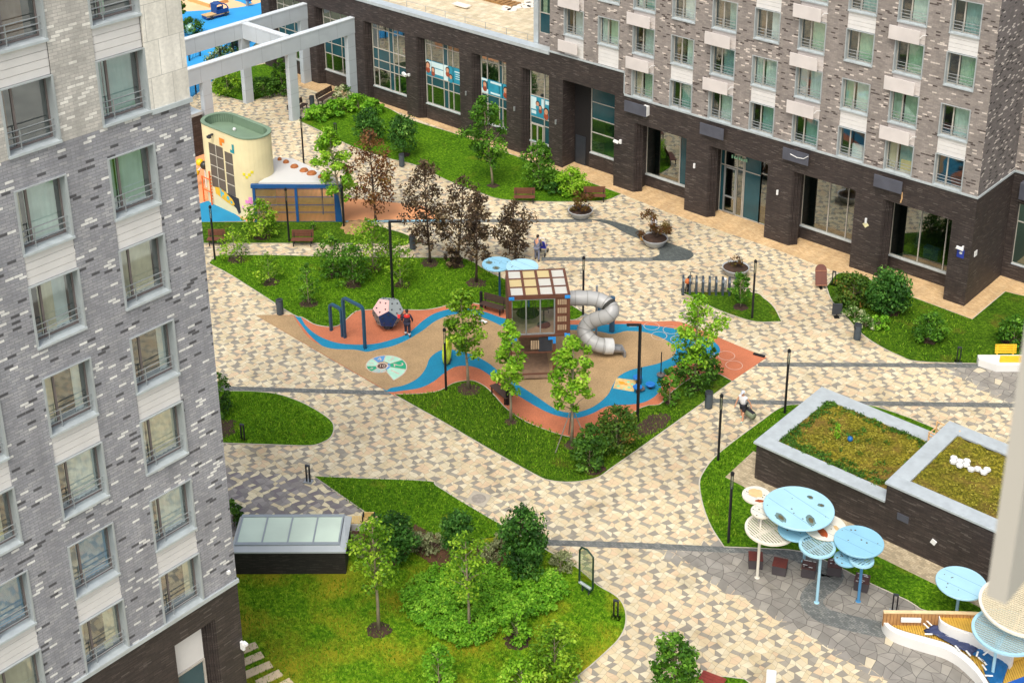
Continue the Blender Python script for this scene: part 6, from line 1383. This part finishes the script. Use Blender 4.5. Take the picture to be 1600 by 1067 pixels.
# ---- near facade fin of the photographer's building, out of focus
r1, r2 = ray(1541, 930), ray(1572, 943.5); y0 = 2.6; xA, xB = r1.x/r1.y*y0, r2.x/r2.y*y0; zb = CAMH+r1.z/r1.y*y0
b = MB(); b.box(xA, xB, y0, y0+.16, zb, 62); fo = b.build('facade_fin', M('fin_pale_metal', (186, 180, 168), .6, .04, .5)); tag(fo, 'blurred pale vertical facade fin close to the camera at the right edge', 'facade fin')
# ================================================================= PLANTS
PAL = {'maple': [(58, 98, 12), (98, 142, 24), (146, 184, 44), (188, 212, 74)], 'lime': [(76, 124, 16), (112, 164, 30), (152, 194, 50), (190, 214, 84)],
       'green': [(38, 76, 14), (66, 112, 24), (100, 148, 38), (140, 182, 64)], 'dark': [(32, 66, 22), (50, 94, 30), (76, 126, 44), (142, 182, 84)],
       'purple': [(50, 42, 32), (76, 60, 46), (104, 86, 62), (150, 130, 92)], 'copper': [(66, 40, 26), (102, 66, 40), (140, 98, 58), (130, 130, 50)],
       'sage': [(96, 104, 68), (124, 132, 90), (150, 156, 112), (170, 172, 128)], 'bed': [(64, 116, 18), (98, 156, 30), (132, 184, 46), (168, 208, 72)], 'bronze': [(70, 44, 24), (96, 62, 30), (92, 84, 30), (120, 98, 44)],
       'hedge': [(36, 68, 18), (58, 98, 26), (86, 128, 38), (120, 160, 56)], 'white': [(52, 90, 28), (84, 124, 44), (200, 200, 160), (222, 222, 190)], 'red': [(44, 74, 20), (64, 100, 28), (92, 118, 38), (140, 100, 50)]}
LM = {k: tone_mat('foliage_'+k, v, .6, trans=.3, var=.12, nsc=3, const=False, gloss=.25) for k, v in PAL.items()}
m_bark = M('pale_bark', (150, 136, 112), .9, .25, 5, bump=.4); m_barkd = M('dark_bark', (74, 58, 46), .9, .25, 5, bump=.4)
def leaf_cloud(name, clumps, n, size, mat, parent, droop=0., up=.55, shell=2.4):
    cl = np.array(clumps, float); wt = cl[:, 3]*cl[:, 4]*cl[:, 5]; wt = wt**.7; wt /= wt.sum()
    idx = rng.choice(len(cl), n, p=wt); d = rng.normal(size=(n, 3)); d /= np.linalg.norm(d, axis=1)[:, None]
    r = rng.random(n)**(1/shell); P = cl[idx, :3]+d*cl[idx, 3:6]*r[:, None]
    N = d*.6+rng.normal(size=(n, 3))*.45; N[:, 2] += up; N /= np.linalg.norm(N, axis=1)[:, None]
    T = np.cross(N, rng.normal(size=(n, 3))); T /= np.linalg.norm(T, axis=1)[:, None]
    if droop: T[:, 2] -= droop; T /= np.linalg.norm(T, axis=1)[:, None]
    B = np.cross(N, T); s = size*rng.uniform(.65, 1.3, n)[:, None]
    v = np.stack([P-T*s*.5, P+B*s*.32+T*s*.05-N*s*.08, P+T*s*.6, P-B*s*.32+T*s*.05-N*s*.08], 1).reshape(-1, 3)
    me = D.meshes.new(name); me.vertices.add(4*n); me.vertices.foreach_set('co', v.ravel().astype(np.float32)); me.loops.add(4*n); me.loops.foreach_set('vertex_index', np.arange(4*n, dtype=np.int32))
    me.polygons.add(n); me.polygons.foreach_set('loop_start', np.arange(0, 4*n, 4, dtype=np.int32)); me.update(calc_edges=True)
    ct = rng.normal(0, .13, len(cl)); tone = np.clip(.42+ct[idx]+rng.normal(0, .17, n), .02, .98)
    a = me.attributes.new('tone', 'FLOAT', 'FACE'); a.data.foreach_set('value', tone.astype(np.float32)); me.materials.append(mat); me.validate()
    o = D.objects.new(name, me); COL.objects.link(o); o.parent = parent; return o
def tree(lab, bx, by, ty, cx, wpx, cby, pal, n=1500, leaf=.2, kind='young', bark=None, stakes=False, cat='tree', name='tree', group=None, clumps_n=26, gap=.34):
    """base pixel, top pixel row, crown centre column, crown width, lowest crown row"""
    c = G(bx, by); k = mpp(bx, by); h = vert(bx, by, ty); hb = max(.12, vert(bx, by, cby)) if cby < by else .1; Wd = wpx*k*(1.2 if pal in ('purple', 'copper') else 1.18 if kind in ('young', 'bush') else 1.05)
    off = (cx-bx)*k; ox, oy = off*_rt.x, off*_rt.y
    t = thing(name, lab, cat, (c.x, c.y, .03), 0, group); b = MB(); br = max(.025, min(.07, h*.0105))
    topx = (ox*.9, oy*.9); ch = h-hb
    tp_ = [(0, 0, 0), (topx[0]*.15+.03, topx[1]*.15, hb*.6), (topx[0]*.5, topx[1]*.5, hb+ch*.25), (topx[0]*.85, topx[1]*.85, hb+ch*.62), (topx[0], topx[1], h-.1)]
    b.tube(tp_, [br*1.5, br*1.05, br*.8, br*.5, br*.15], 8); cl = []
    for i in range(clumps_n):
        u = (i+random.random())/clumps_n
        if kind == 'young': prof = (sin(pi*min(1, u*.86+.14))**.55)*random.uniform(.55, 1.12)
        elif kind == 'cone': prof = (1-u)**.7*.95+.1
        elif kind == 'mop': prof = (.72+.28*sin(pi*min(1, u*1.15))) if u < .72 else .95*sqrt(max(.05, 1-((u-.6)/.42)**2))
        else: prof = (sin(pi*min(1, u*.8+.2))**.6)
        R_ = Wd/2*prof; a = i*2.39996+random.uniform(-.5, .5); q = R_*(.76 if kind != 'mop' else random.uniform(.45, .85))*sqrt(random.uniform(.35, 1))
        z = hb+ch*(u*.9+.05); p = (ox*(.4+.6*u)+q*cos(a), oy*(.4+.6*u)+q*sin(a), z); s_ = Wd*random.uniform(.09, .175)*(1.25 if kind == 'mop' else 1)*(.65+.35*prof)
        cl.append((*p, s_*1.15, s_*1.15, min(s_*.9, ch*.22)))
        zb_ = max(hb*.7, z-q*.7-.1); f = zb_/h
        b.tube([(topx[0]*f, topx[1]*f, zb_), ((p[0]+topx[0]*f)/2, (p[1]+topx[1]*f)/2, (zb_+z)/2+.05), p], [br*.4, br*.25, br*.1], 5)
    cl.append((topx[0], topx[1], h-.12, Wd*.09, Wd*.09, .25))
    b.build('trunk', bark or (m_barkd if pal in ('purple', 'copper', 'dark') else m_bark), t, True)
    leaf_cloud('crown', cl, n, leaf, LM[pal], t, droop=.6 if kind == 'mop' else .15, shell=3.2 if kind == 'mop' else 2.2)
    if stakes:
        b = MB()
        for a in (.3, 2.4, 4.5): b.tube([(1.05*cos(a), 1.05*sin(a), 0), (.12*cos(a), .12*sin(a), hb*.95)], .03, 6)
        b.build('stake', M('stake_grey', (128, 122, 108), .8), t)
    return t
tree('young maple left of the play tower with mid green leaves', 732, 610, 453, 722, 76, 553, 'maple', 2600, .19)
tree('young maple with sparse lime leaves in front of the play tower post', 798, 660, 503, 797, 70, 612, 'lime', 1900, .19, clumps_n=24)
tree('staked lime green young maple on the tip of the lower lawn', 893, 697, 528, 895, 82, 640, 'lime', 2600, .19, stakes=True)
tree('lime green young maple among shrubs at the right end of the playground', 1084, 607, 462, 1086, 82, 570, 'lime', 2300, .19, bark=m_bark)
tree('upright dark green young tree on the far lawn before the glazed bays', 770, 291, 152, 757, 74, 258, 'green', 2700, .22)
tree('copper leaved tree beside the bright green one by the bar screen', 587, 345, 203, 583, 80, 326, 'copper', 2200, .19, clumps_n=34)
tree('bright yellow green tree at the right end of the blue bar screen', 538, 352, 200, 521, 66, 312, 'lime', 2900, .22)
tree('leftmost purple leaved tree standing on a round soil patch', 672, 412, 250, 667, 84, 384, 'purple', 2500, .19, clumps_n=40)
tree('middle purple leaved tree with a thick bare trunk', 714, 415, 275, 728, 74, 395, 'purple', 1900, .19, clumps_n=34)
tree('purple leaved tree nearest the two blue parasols', 744, 443, 300, 748, 60, 404, 'purple', 1800, .19, clumps_n=26)
tree('purple leaved tree right of the others beside the worker in grey', 806, 407, 314, 802, 68, 404, 'purple', 1900, .19, clumps_n=30)
tree('dark purple low bush at the foot of the middle purple tree', 708, 417, 390, 706, 32, 416, 'purple', 700, .16, 'bush', cat='bush', name='bush', clumps_n=12)
tree('slim young tree with open light crown on the front lawn', 592, 985, 812, 590, 84, 915, 'maple', 1900, .15, clumps_n=30)
tree('slim pale green young tree rising from the ground cover bed', 733, 985, 832, 730, 82, 925, 'maple', 1500, .14, clumps_n=30)
tree('largest dark mop headed tree beside the paving on the front lawn', 822, 903, 798, 816, 82, 888, 'dark', 4200, .17, 'mop', clumps_n=44)
tree('dark mop headed tree in the middle of the planting bed row', 717, 880, 802, 716, 60, 852, 'dark', 2600, .16, 'mop', clumps_n=30)
tree('dark mop headed tree next to the skylight block', 622, 880, 810, 617, 78, 862, 'dark', 3000, .17, 'mop', clumps_n=32)
tree('dense young tree at the bottom edge above the oxblood bench', 1052, 1105, 990, 1051, 74, 1085, 'green', 3000, .16, 'young', clumps_n=40)
tree('dark mop headed tree with a short trunk next to the litter bin', 632, 246, 183, 628, 56, 228, 'dark', 2200, .2, 'mop', clumps_n=26)
tree('dark mop headed tree left of its twin on the far lawn', 582, 225, 173, 577, 58, 212, 'dark', 2200, .2, 'mop', clumps_n=26)
tree('large dense round headed dark shrub tree before the dark piers', 1392, 490, 424, 1384, 76, 480, 'dark', 4200, .2, 'mop', clumps_n=40)
tree('small thin tree on the little lawn in front of the cycle stands', 1157, 481, 427, 1154, 40, 470, 'green', 900, .16, clumps_n=20)
def bush(lab, cx, by, ty, wpx, pal, n=800, leaf=.17, kind='bush', **kw): return tree(lab, cx, by, ty, cx, wpx, by-3, pal, n, leaf, kind, cat='bush', name='bush', clumps_n=kw.pop('cn', 18), **kw)
bush('thin yellow green shrub at the left tip of the upper lawn', 367, 406, 354, 48, 'maple', 520, .17, cn=22)
bush('second thin pale shrub on the left side of the upper lawn', 421, 442, 396, 42, 'maple', 480, .17, cn=20)
bush('small dark shrub just above the blue steel arches', 482, 475, 412, 38, 'green', 560, .16, cn=20)
bush('round dark green shrub behind the blue steel arches', 521, 431, 371, 52, 'green', 1100, .18, cn=24)
bush('wide green shrub left of the tall lamp mast', 552, 445, 385, 56, 'green', 1000, .18, cn=24)
bush('tallest open green shrub behind the tall lamp mast', 583, 421, 344, 74, 'maple', 1700, .18, cn=34)
bush('pale leaved shrub right of the tall lamp mast', 626, 446, 368, 46, 'maple', 900, .17, cn=24)
bush('leafy green shrub in front of the cream pavilion', 409, 371, 313, 58, 'maple', 1400, .18, cn=26)
bush('tiny shrub at the foot of the blue bar screen', 489, 361, 346, 14, 'green', 160, .15, cn=8)
bush('low yellow green shrub on the sandy mound', 515, 385, 362, 26, 'maple', 260, .16, cn=10)
bush('dark shrub at the right end of the playground beside the maple', 1084, 606, 540, 68, 'hedge', 1500, .18, cn=30)
bush('thin upright shrub left of the maple at the playground end', 1046, 632, 574, 36, 'green', 900, .16, cn=22)
bush('small leafy shrub on the lawn edge right of the maple', 1112, 592, 545, 34, 'green', 520, .17, cn=16)
bush('dark green shrub at the bottom of the lower lawn', 921, 731, 664, 54, 'hedge', 1900, .17, cn=28)
bush('reddish green shrub beside the tall lamp mast on the lower lawn', 963, 703, 636, 72, 'red', 2100, .17, cn=34)
bush('broad dark green shrub in front of the dark entrance recess', 842, 292, 222, 58, 'green', 2200, .2, cn=30)
bush('bright lime green rounded shrub beside the lawn corner bench', 893, 304, 264, 50, 'lime', 1900, .18, cn=24)
bush('low dark shrub between the broad shrub and the lime one', 868, 303, 285, 34, 'dark', 500, .18, cn=12)
bush('tangled green shrub with rusty flecks at the right lawn', 1332, 477, 428, 66, 'red', 2000, .18, cn=30)
bush('small round green shrub in the middle of the right lawn', 1451, 534, 490, 58, 'green', 1400, .18, cn=22)
bush('green shrub near the yellow seated bench by the right edge', 1583, 538, 494, 52, 'green', 1300, .18, cn=20)
bush('dark shrub squeezed between the left tower and the lawn', 341, 648, 582, 44, 'hedge', 1400, .16, cn=26)
bush('small conifer like shrub left of the skylight block', 366, 822, 782, 34, 'hedge', 900, .14, cn=18)
bush('fresh green upright shrub at the edge of the ground cover', 808, 1001, 941, 50, 'bed', 1700, .13, cn=26)
bush('largest fresh green shrub at the bottom right of the front lawn', 866, 1062, 978, 80, 'maple', 2600, .14, cn=36)
bush('green shrub at the bottom of the ground cover bed', 686, 1074, 1008, 56, 'bed', 1500, .13, cn=24)
bush('wide bright green shrub cut by the bottom edge of the picture', 815, 1088, 1034, 74, 'lime', 1500, .14, cn=24)
bush('pale flowering shrub beside the last pergola column', 538, 161, 134, 34, 'white', 900, .18, cn=16)
bush('flowering shrub seen through the pergola opening', 345, 104, 72, 48, 'white', 1100, .2, cn=20)
bush('dark evergreen shrub behind the back pergola column', 372, 84, 60, 30, 'dark', 800, .2, cn=14)
bush('tall dark hedge shrub under the pergola beside the middle column', 441, 148, 92, 36, 'hedge', 1600, .2, cn=24)
bush('low hedge shrub on the small pergola lawn', 412, 150, 122, 52, 'hedge', 1500, .2, cn=22)
bush('young leafy bush on the left of the pergola lawn', 356, 146, 112, 54, 'maple', 1300, .2, cn=20)
bush('dark low shrub beside the green globe lamp', 300, 54, 30, 44, 'hedge', 1000, .22, cn=18)
tree('slim tree on the yard seen past the tower corner', 285, 40, -20, 285, 26, 20, 'green', 900, .25, clumps_n=14)
for i, (x, y, w_) in enumerate(((548, 858, 26), (642, 858, 40), (675, 862, 42), (766, 878, 42), (783, 858, 26), (876, 892, 44), (565, 872, 22))): bush('grey green lavender like shrub in the planting bed %s' % ['next to the skylight corner', 'right of the skylight mop tree', 'left of the middle mop tree', 'right of the middle mop tree', 'behind the largest mop tree', 'by the glass information board', 'under the slim young tree'][i], x, y, y-27, w_, 'sage', 620, .12, cn=16)
for i, (x, y, w_, p) in enumerate(((498, 187, 46, 'bed'), (528, 178, 52, 'bed'), (560, 172, 50, 'bed'), (585, 178, 34, 'bed'))): bush('low bright leafy %s clump on the far lawn by the pergola' % ['first and leftmost', 'second', 'third', 'rightmost'][i], x, y, y-22, w_, p, 800, .24, cn=14)
for i, (x, y) in enumerate(((1335, 500), (1352, 512), (1376, 512))): bush('low white flowering plant on the right lawn, %s' % ['nearest the reclined chair', 'middle one of three', 'under the round headed shrub tree'][i], x, y, y-17, 36, 'white' if i != 2 else 'bed', 420, .15, cn=12)
for (c, w_, lab, n) in ((PL[0], 1.05, 'bronze leaved plant filling the planter by the lawn corner bench', 900), (PL[1], 1.4, 'bushy bronze plant spreading from the middle planter bowl', 1300), (PL[2], .55, 'small bronze sprig in the bare soil of the right planter bowl', 180)):
    t = thing('potted_shrub', lab, 'plant', (c.x, c.y, .56)); b = MB(); cl = []
    for i in range(12): a = i*2.4; q = w_*.75*sqrt(random.random()); z = random.uniform(.1, .95)*w_*1.2; cl.append((q*cos(a), q*sin(a), z, .22*w_+.05, .22*w_+.05, .16*w_+.05)); b.tube([(0, 0, -.05), (q*.5*cos(a), q*.5*sin(a), z*.6), (q*cos(a), q*sin(a), z)], [.02, .015, .006], 5)
    b.build('stem', m_barkd, t); leaf_cloud('foliage', cl, n, .13, LM['bronze'], t)
# sapling on the planted roof
t = thing('sapling', 'bright green sapling growing on the left planted roof', 'plant', G(1307, 686, H1)); b = MB(); b.tube([(0, 0, -.1), (0, 0, .8)], [.015, .006], 5); b.build('stem', m_bark, t); leaf_cloud('foliage', [(0, 0, .2+.15*i, .16, .16, .1) for i in range(5)], 130, .13, LM['lime'], t)
# ground cover bed: countless small leaves -> one mass
BED = W([(628, 948), (640, 922), (662, 902), (700, 892), (760, 892), (820, 897), (862, 906), (884, 930), (868, 955), (830, 972), (790, 985), (765, 1003), (735, 1017), (700, 1006), (662, 986), (638, 968)], 0, 4)
cl = []; xs, ys = [p.x for p in BED], [p.y for p in BED]
while len(cl) < 700:
    p = (random.uniform(min(xs), max(xs)), random.uniform(min(ys), max(ys)))
    if inside(p, BED): cl.append((*p, random.uniform(.2, .58), .22, .22, .14))
o = leaf_cloud('ground_cover', cl, 34000, .12, LM['bed'], None, up=.9); o['kind'] = 'stuff'; tag(o, 'dense low green ground cover bed on the front lawn', 'ground cover')
# green fringe on the planted roof edges and grass tufts in the lawns
cl = []
for _ in range(230):
    s_ = random.random()
    if s_ < .36: p = (random.uniform(BX0+.85, BXM-.3), BY0+.8+abs(random.gauss(0, .35)))
    elif s_ < .64: p = (BX0+.85+abs(random.gauss(0, .28)), random.uniform(BY0+.8, BY1-.9))
    elif s_ < .86: p = (random.uniform(BX0+.85, BXM-.3), BY1-.85-abs(random.gauss(0, .25)))
    else: p = (random.uniform(BX0+1, BXM-.3), random.uniform(BY0+.9, BY1-.9))
    cl.append((*p, H1+.06, .2, .2, .13))
o = leaf_cloud('roof_weeds', cl, 5200, .1, LM['hedge'], None, up=.8); o['kind'] = 'stuff'; tag(o, 'fringe of green weeds along the copings of the left planted roof', 'weeds')
cl = [(random.uniform(BXM+.8, BX1), random.uniform(BY0+.8, BY1-.8), H2-.02, .2, .2, .05) for _ in range(160)]+[(random.uniform(BX0+1, BXM-.3), random.uniform(BY0+1, BY1-1), H1, .2, .2, .05) for _ in range(160)]
LM['sedum'] = tone_mat('foliage_sedum', [(88, 88, 26), (124, 118, 36), (160, 152, 58), (136, 106, 60)], .8, const=False, gloss=.2)
o = leaf_cloud('roof_sedum', cl, 7000, .09, LM['sedum'], None, up=1.); o['kind'] = 'stuff'; tag(o, 'olive and yellow sedum cushions over both planted roofs', 'sedum')
m_bl_ = tone_mat('grass_blade', [(58, 96, 10), (90, 136, 20), (130, 170, 38), (168, 192, 66)], .8, const=False, gloss=.15, trans=.2)
def blades(name, polys, n, size):
    pts = []
    for P, share in polys:
        xs, ys = [p.x for p in P], [p.y for p in P]; m = int(n*share); k = 0
        while k < m:
            p = (random.uniform(min(xs), max(xs)), random.uniform(min(ys), max(ys)))
            if inside(p, P): pts.append(p); k += 1
    P = np.array([(x, y, .05) for x, y in pts]); n = len(P); a = rng.uniform(0, 2*pi, n); dx = np.stack([np.cos(a), np.sin(a), np.zeros(n)], 1); s = size*rng.uniform(.5, 1.4, n)[:, None]
    lean = rng.normal(0, .35, (n, 3)); lean[:, 2] = 1; v = np.stack([P-dx*s*.22, P+dx*s*.22, P+lean*s], 1).reshape(-1, 3)
    me = D.meshes.new(name); me.vertices.add(3*n); me.vertices.foreach_set('co', v.ravel().astype(np.float32)); me.loops.add(3*n); me.loops.foreach_set('vertex_index', np.arange(3*n, dtype=np.int32)); me.polygons.add(n); me.polygons.foreach_set('loop_start', np.arange(0, 3*n, 3, dtype=np.int32)); me.update(calc_edges=True)
    at = me.attributes.new('tone', 'FLOAT', 'FACE'); at.data.foreach_set('value', np.clip(rng.normal(.45, .22, n), 0, 1).astype(np.float32)); me.materials.append(m_bl_); me.validate(); o = D.objects.new(name, me); COL.objects.link(o); o['kind'] = 'stuff'; return tag(o, 'short grass tufts growing over the lawns', 'grass')
LAWNS = [(W(p), s_) for p, s_ in (([(492, 746), (667, 753), (856, 863), (933, 916), (976, 961), (965, 999), (880, 1070), (600, 1090), (400, 1090), (340, 905), (545, 905), (620, 905), (590, 820)], .4), ([(340, 614), (432, 617), (520, 668), (485, 695), (340, 691)], .12), ([(337, 412), (462, 492), (523, 509), (563, 485), (684, 480), (735, 473), (790, 440), (732, 407), (501, 402), (346, 401)], .2), ([(623, 619), (759, 697), (858, 749), (912, 750), (1002, 697), (1080, 641), (1000, 640), (891, 686), (792, 642), (740, 598), (690, 612)], .16), ([(1225, 640), (1146, 693), (1095, 756), (1113, 823), (1160, 853), (1130, 748)], .06), ([(1300, 470), (1330, 430), (1421, 465), (1519, 501), (1540, 566), (1436, 564), (1349, 522)], .06))]
blades('grass', LAWNS, 42000, .11)

# ================================================================= PEOPLE
SK = M('skin', (206, 150, 118), .6, .05, 3)
def skin_mesh(name, verts, edges, mat, parent, root=0, sub=1):
    me = D.meshes.new(name); me.from_pydata([v[:3] for v in verts], edges, []); o = D.objects.new(name, me); COL.objects.link(o); o.parent = parent; me.materials.append(mat)
    m = o.modifiers.new('skin', 'SKIN'); m.use_smooth_shade = True
    for i, v in enumerate(verts): d = me.skin_vertices[0].data[i]; d.radius = (v[3], v[3]*(v[4] if len(v) > 4 else 1)); d.use_root = (i == root)
    s = o.modifiers.new('sub', 'SUBSURF'); s.levels = sub; s.render_levels = sub; return o
def person(lab, px, py, face, hgt, shirt, pants, shoes, hair, pose, long_sl=True, shorts=False, cap=None, stripe=None):
    t = thing('person', lab, 'person', G(px, py), face); s = hgt/1.75
    lf_, rf, la, ra, lean = pose      # foot offsets (x,y), hand points, forward lean
    def S3(x, y, z): return (x*s, y*s, z*s)
    hip, ch, nk, hd = S3(0, 0, .95), S3(0, lean*.5, 1.3), S3(0, lean*.85, 1.47), S3(0, lean+.02, 1.62)
    def leg(sx, f): k = (sx*.1*s+f[0]*.5*s, f[1]*.5*s+.05*s, .5*s); a = (sx*.1*s+f[0]*s, f[1]*s, .09*s); return [(sx*.1*s, 0, .9*s, .085*s), (*k, .06*s), (*a, .042*s)], (a[0], a[1]+.13*s, .045*s)
    def arm(sx, h): sh = (sx*.19*s, lean*.75*s, 1.4*s); e = ((sh[0]+h[0]*s)/2+sx*.05*s, (sh[1]+h[1]*s)/2-.04*s, (sh[2]+h[2]*s)/2-.04*s); return [(*sh, .055*s), (*e, .043*s), (h[0]*s, h[1]*s, h[2]*s, .03*s)]
    L, lt = leg(-1, lf_); R, rt_ = leg(1, rf); A, B_ = arm(-1, la), arm(1, ra)
    V = [(*hip, .13*s), (*ch, .15*s, .72), (*nk, .058*s)]; E_ = [(0, 1), (1, 2)]
    def chain(parent, vs):
        p = parent
        for v in vs: V.append(v); E_.append((p, len(V)-1)); p = len(V)-1
        return p
    chain(0, L+[(*lt, .035*s)]); chain(0, R+[(*rt_, .035*s)])
    for arm_, sx in ((A, -1), (B_, 1)):
        e = chain(1, arm_); h = Vector(arm_[2][:3]); d = (h-Vector(arm_[1][:3])).normalized(); sd_ = d.cross(Vector((0, 1, 0)))
        sd_ = sd_.normalized() if sd_.length > .1 else Vector((1, 0, 0)); pm = h+d*.05*s; V.append((*pm, .028*s, .6)); E_.append((e, len(V)-1)); pe = len(V)-1
        for fi, (o_f, ln_) in enumerate(((-.03, .075), (-.01, .085), (.01, .08), (.03, .065))):
            r0 = pm+sd_*o_f*s+d*.03*s; V.append((*r0, .009*s)); E_.append((pe, len(V)-1)); q = len(V)-1; tip = r0+(d*.8+Vector((0, .6, 0))).normalized()*ln_*s; V.append((*tip, .008*s)); E_.append((q, len(V)-1))
        th = pm-sd_*.045*s; V.append((*th, .011*s)); E_.append((e, len(V)-1))
    # head on the same graph: neck, skull, chin, nose
    chain(2, [(hd[0], hd[1], hd[2]-.06*s, .062*s), (hd[0], hd[1], hd[2]+.03*s, .088*s), (hd[0], hd[1]-.01*s, hd[2]+.1*s, .06*s)]); V.append((hd[0], hd[1]+.105*s, hd[2]-.005*s, .016*s)); E_.append((len(V)-3, len(V)-1))
    skin_mesh('body', V, E_, SK, t)
    b = MB()
    for sx in (-1, 1): b.ball((hd[0]+sx*.033*s, hd[1]+.082*s, hd[2]+.02*s), .011*s, 6)
    b.build('eye', m_blk, t)
    b = MB(); c = (hd[0], hd[1]-.012*s, hd[2]+.045*s); b.lathe([(.098*s, -.01*s), (.102*s, .03*s), (.085*s, .07*s), (.045*s, .097*s), (.01, .1*s)], 16, c)
    if cap is not None: b.cbox((c[0], c[1]+.12*s, c[2]), (.13*s, .12*s, .015*s)); b.build('cap', cap, t, True)
    else: b.cbox((c[0], c[1]-.07*s, c[2]-.03*s), (.14*s, .06*s, .1*s)); b.build('hair', hair, t, True)
    SV = [(hip[0], hip[1], hip[2]-.08*s, .185*s, .8), (*ch, .205*s, .74), (nk[0], nk[1], nk[2]-.03*s, .075*s)]; SE = [(0, 1), (1, 2)]
    for arm_ in (A, B_):
        pts = arm_ if long_sl else [arm_[0], tuple(Vector(arm_[0][:3]).lerp(Vector(arm_[1][:3]), .35))+(.06*s,)]
        p = 1
        for j, v in enumerate(pts): q = Vector(v[:3]); q = q if j < 2 or not long_sl else Vector(arm_[1][:3]).lerp(q, .92); SV.append((*q, v[3]+.018*s)); SE.append((p, len(SV)-1)); p = len(SV)-1
    skin_mesh('shirt', SV, SE, shirt, t)
    PV = [(hip[0], hip[1], hip[2]+.03*s, .172*s, .8)]; PE = []
    for lg in (L, R):
        pts = lg if not shorts else [lg[0], tuple(Vector(lg[0][:3]).lerp(Vector(lg[1][:3]), .95))+(.075*s,)]
        p = 0
        for v in pts: PV.append((*v[:3], v[3]+.025*s)); PE.append((p, len(PV)-1)); p = len(PV)-1
    skin_mesh('trousers', PV, PE, pants, t)
    for lg, tt in ((L, lt), (R, rt_)): skin_mesh('shoe', [(lg[2][0], lg[2][1]-.04*s, .05*s, .055*s), (tt[0], tt[1]+.03*s, .04*s, .045*s)], [(0, 1)], shoes, t)
    if stripe:
        b = MB(); b.lathe([(.2*s, 0), (.21*s, .06*s), (.17*s, .13*s), (.09*s, .17*s)], 18, (ch[0], ch[1], ch[2]+.0*s), 1, .74); b.f = [f for f in b.f if len(f) == 4]; b.mi = b.mi[:len(b.f)]; b.tone = b.tone[:len(b.f)]
        b.build('yoke', stripe[0], t)
        for lg in (L, R):
            for z_ in (.3, .42): q = Vector(lg[2][:3]).lerp(Vector(lg[1][:3]), z_); b = MB(); b.lathe([(.072*s, -.02*s), (.072*s, .02*s)], 14, q); b.build('reflective_band', stripe[1], t)
    return t
F = lambda dx, dy: atan2(G(640+dx, 500+dy).y-G(640, 500).y, G(640+dx, 500+dy).x-G(640, 500).x)-pi/2
navy = M('workwear_navy', (44, 44, 62), .85, .12, 4); redw = M('workwear_red', (206, 44, 34), .8); wht = M('cloth_white', (226, 224, 224), .85, .05, 3); gry = M('workwear_grey', (110, 116, 134), .85, .1, 4); blk = M('cloth_black', (34, 34, 42), .85, .1, 4); hairb = M('hair_dark', (36, 28, 26), .7); hairg = M('hair_brown', (120, 84, 54), .7); capw = M('cap_pale', (206, 210, 220), .8); mint_s = M('shoe_mint', (170, 210, 196), .7); blks = M('shoe_black', (30, 30, 32), .6)
person('worker in navy and red overalls with white leg bands beside the climbing ball', 637, 526, F(2, -10), 1.78, navy, navy, blks, hairb, ((-.02, .1), (.02, -.08), (-.3, .1, .98), (.3, .12, .95), .05), stripe=(redw, wht))
t = person('man in white sleeveless top, black shorts and pale cap carrying a bag', 1160, 655, F(-9, 5), 1.8, wht, blk, mint_s, hairb, ((-.04, .22), (.05, -.2), (-.38, -.12, .92), (.36, .16, .82), .08), False, True, capw)
person('person in white shirt and dark trousers standing behind the middle planter', 1021, 373, F(8, -3), 1.75, wht, blk, blks, hairg, ((0, .1), (0, -.08), (-.24, .05, .85), (.24, .05, .85), .03))
person('worker in grey overalls bending beside a folded pushchair near the purple trees', 839, 407, F(6, -8), 1.75, gry, gry, blks, hairb, ((-.04, .12), (.05, -.12), (-.15, .42, .85), (.2, .45, .9), .2))
hp = G(1168, 655); t = thing('sports_bag', 'green grey sports bag with black top held by the man in the pale cap', 'bag', (hp.x+.1, hp.y-.02, 0), YAW+.45); b = MB(); b.tube([(-.4, 0, .42), (-.33, 0, .42), (.33, 0, .42), (.4, 0, .42)], [.1, .2, .2, .1], 14); b.build('body', M('bag_olive', (116, 124, 98), .8, .2, 4), t, True); b = MB(); b.cbox((0, 0, .62), (.7, .2, .06)); b.build('flap', blk, t, bevel=.02); b = MB(); b.tube([(-.25, 0, .6), (-.1, 0, .78), (.1, 0, .78), (.25, 0, .6)], .02, 6); b.build('handle', blk, t)
c = G(848, 397); t = thing('pushchair', 'blue and red pushchair with a white hoop beside the worker in grey', 'pushchair', c, F(6, -8)); b = MB()
b.tube([(-.25, 0, .5), (-.25, -.3, 1.0), (-.2, -.35, 1.35), (.2, -.35, 1.35), (.25, -.3, 1.0), (.25, 0, .5)], .03, 6); b.build('hoop', wht, t); b = MB(); b.cbox((0, .05, .55), (.5, .5, .12)); b.cbox((0, -.2, .8), (.5, .1, .5), rx=.3); b.build('seat', M('pushchair_blue', (40, 44, 150), .8), t, bevel=.03); b = MB(); b.cbox((0, .02, .66), (.4, .4, .12)); b.build('cushion', redw, t, bevel=.04)
for x in (-.25, .25):
    for y in (-.35, .35): b = MB(); b.tube([(x-.025, y, .14), (x+.025, y, .14)], .14, 14); b.build('wheel', blks, t)
b = MB()
for x in (-.25, .25): b.tube([(x, -.35, .14), (x, 0, .5), (x, .35, .14)], .025, 6)
b.build('frame', m_rail, t)
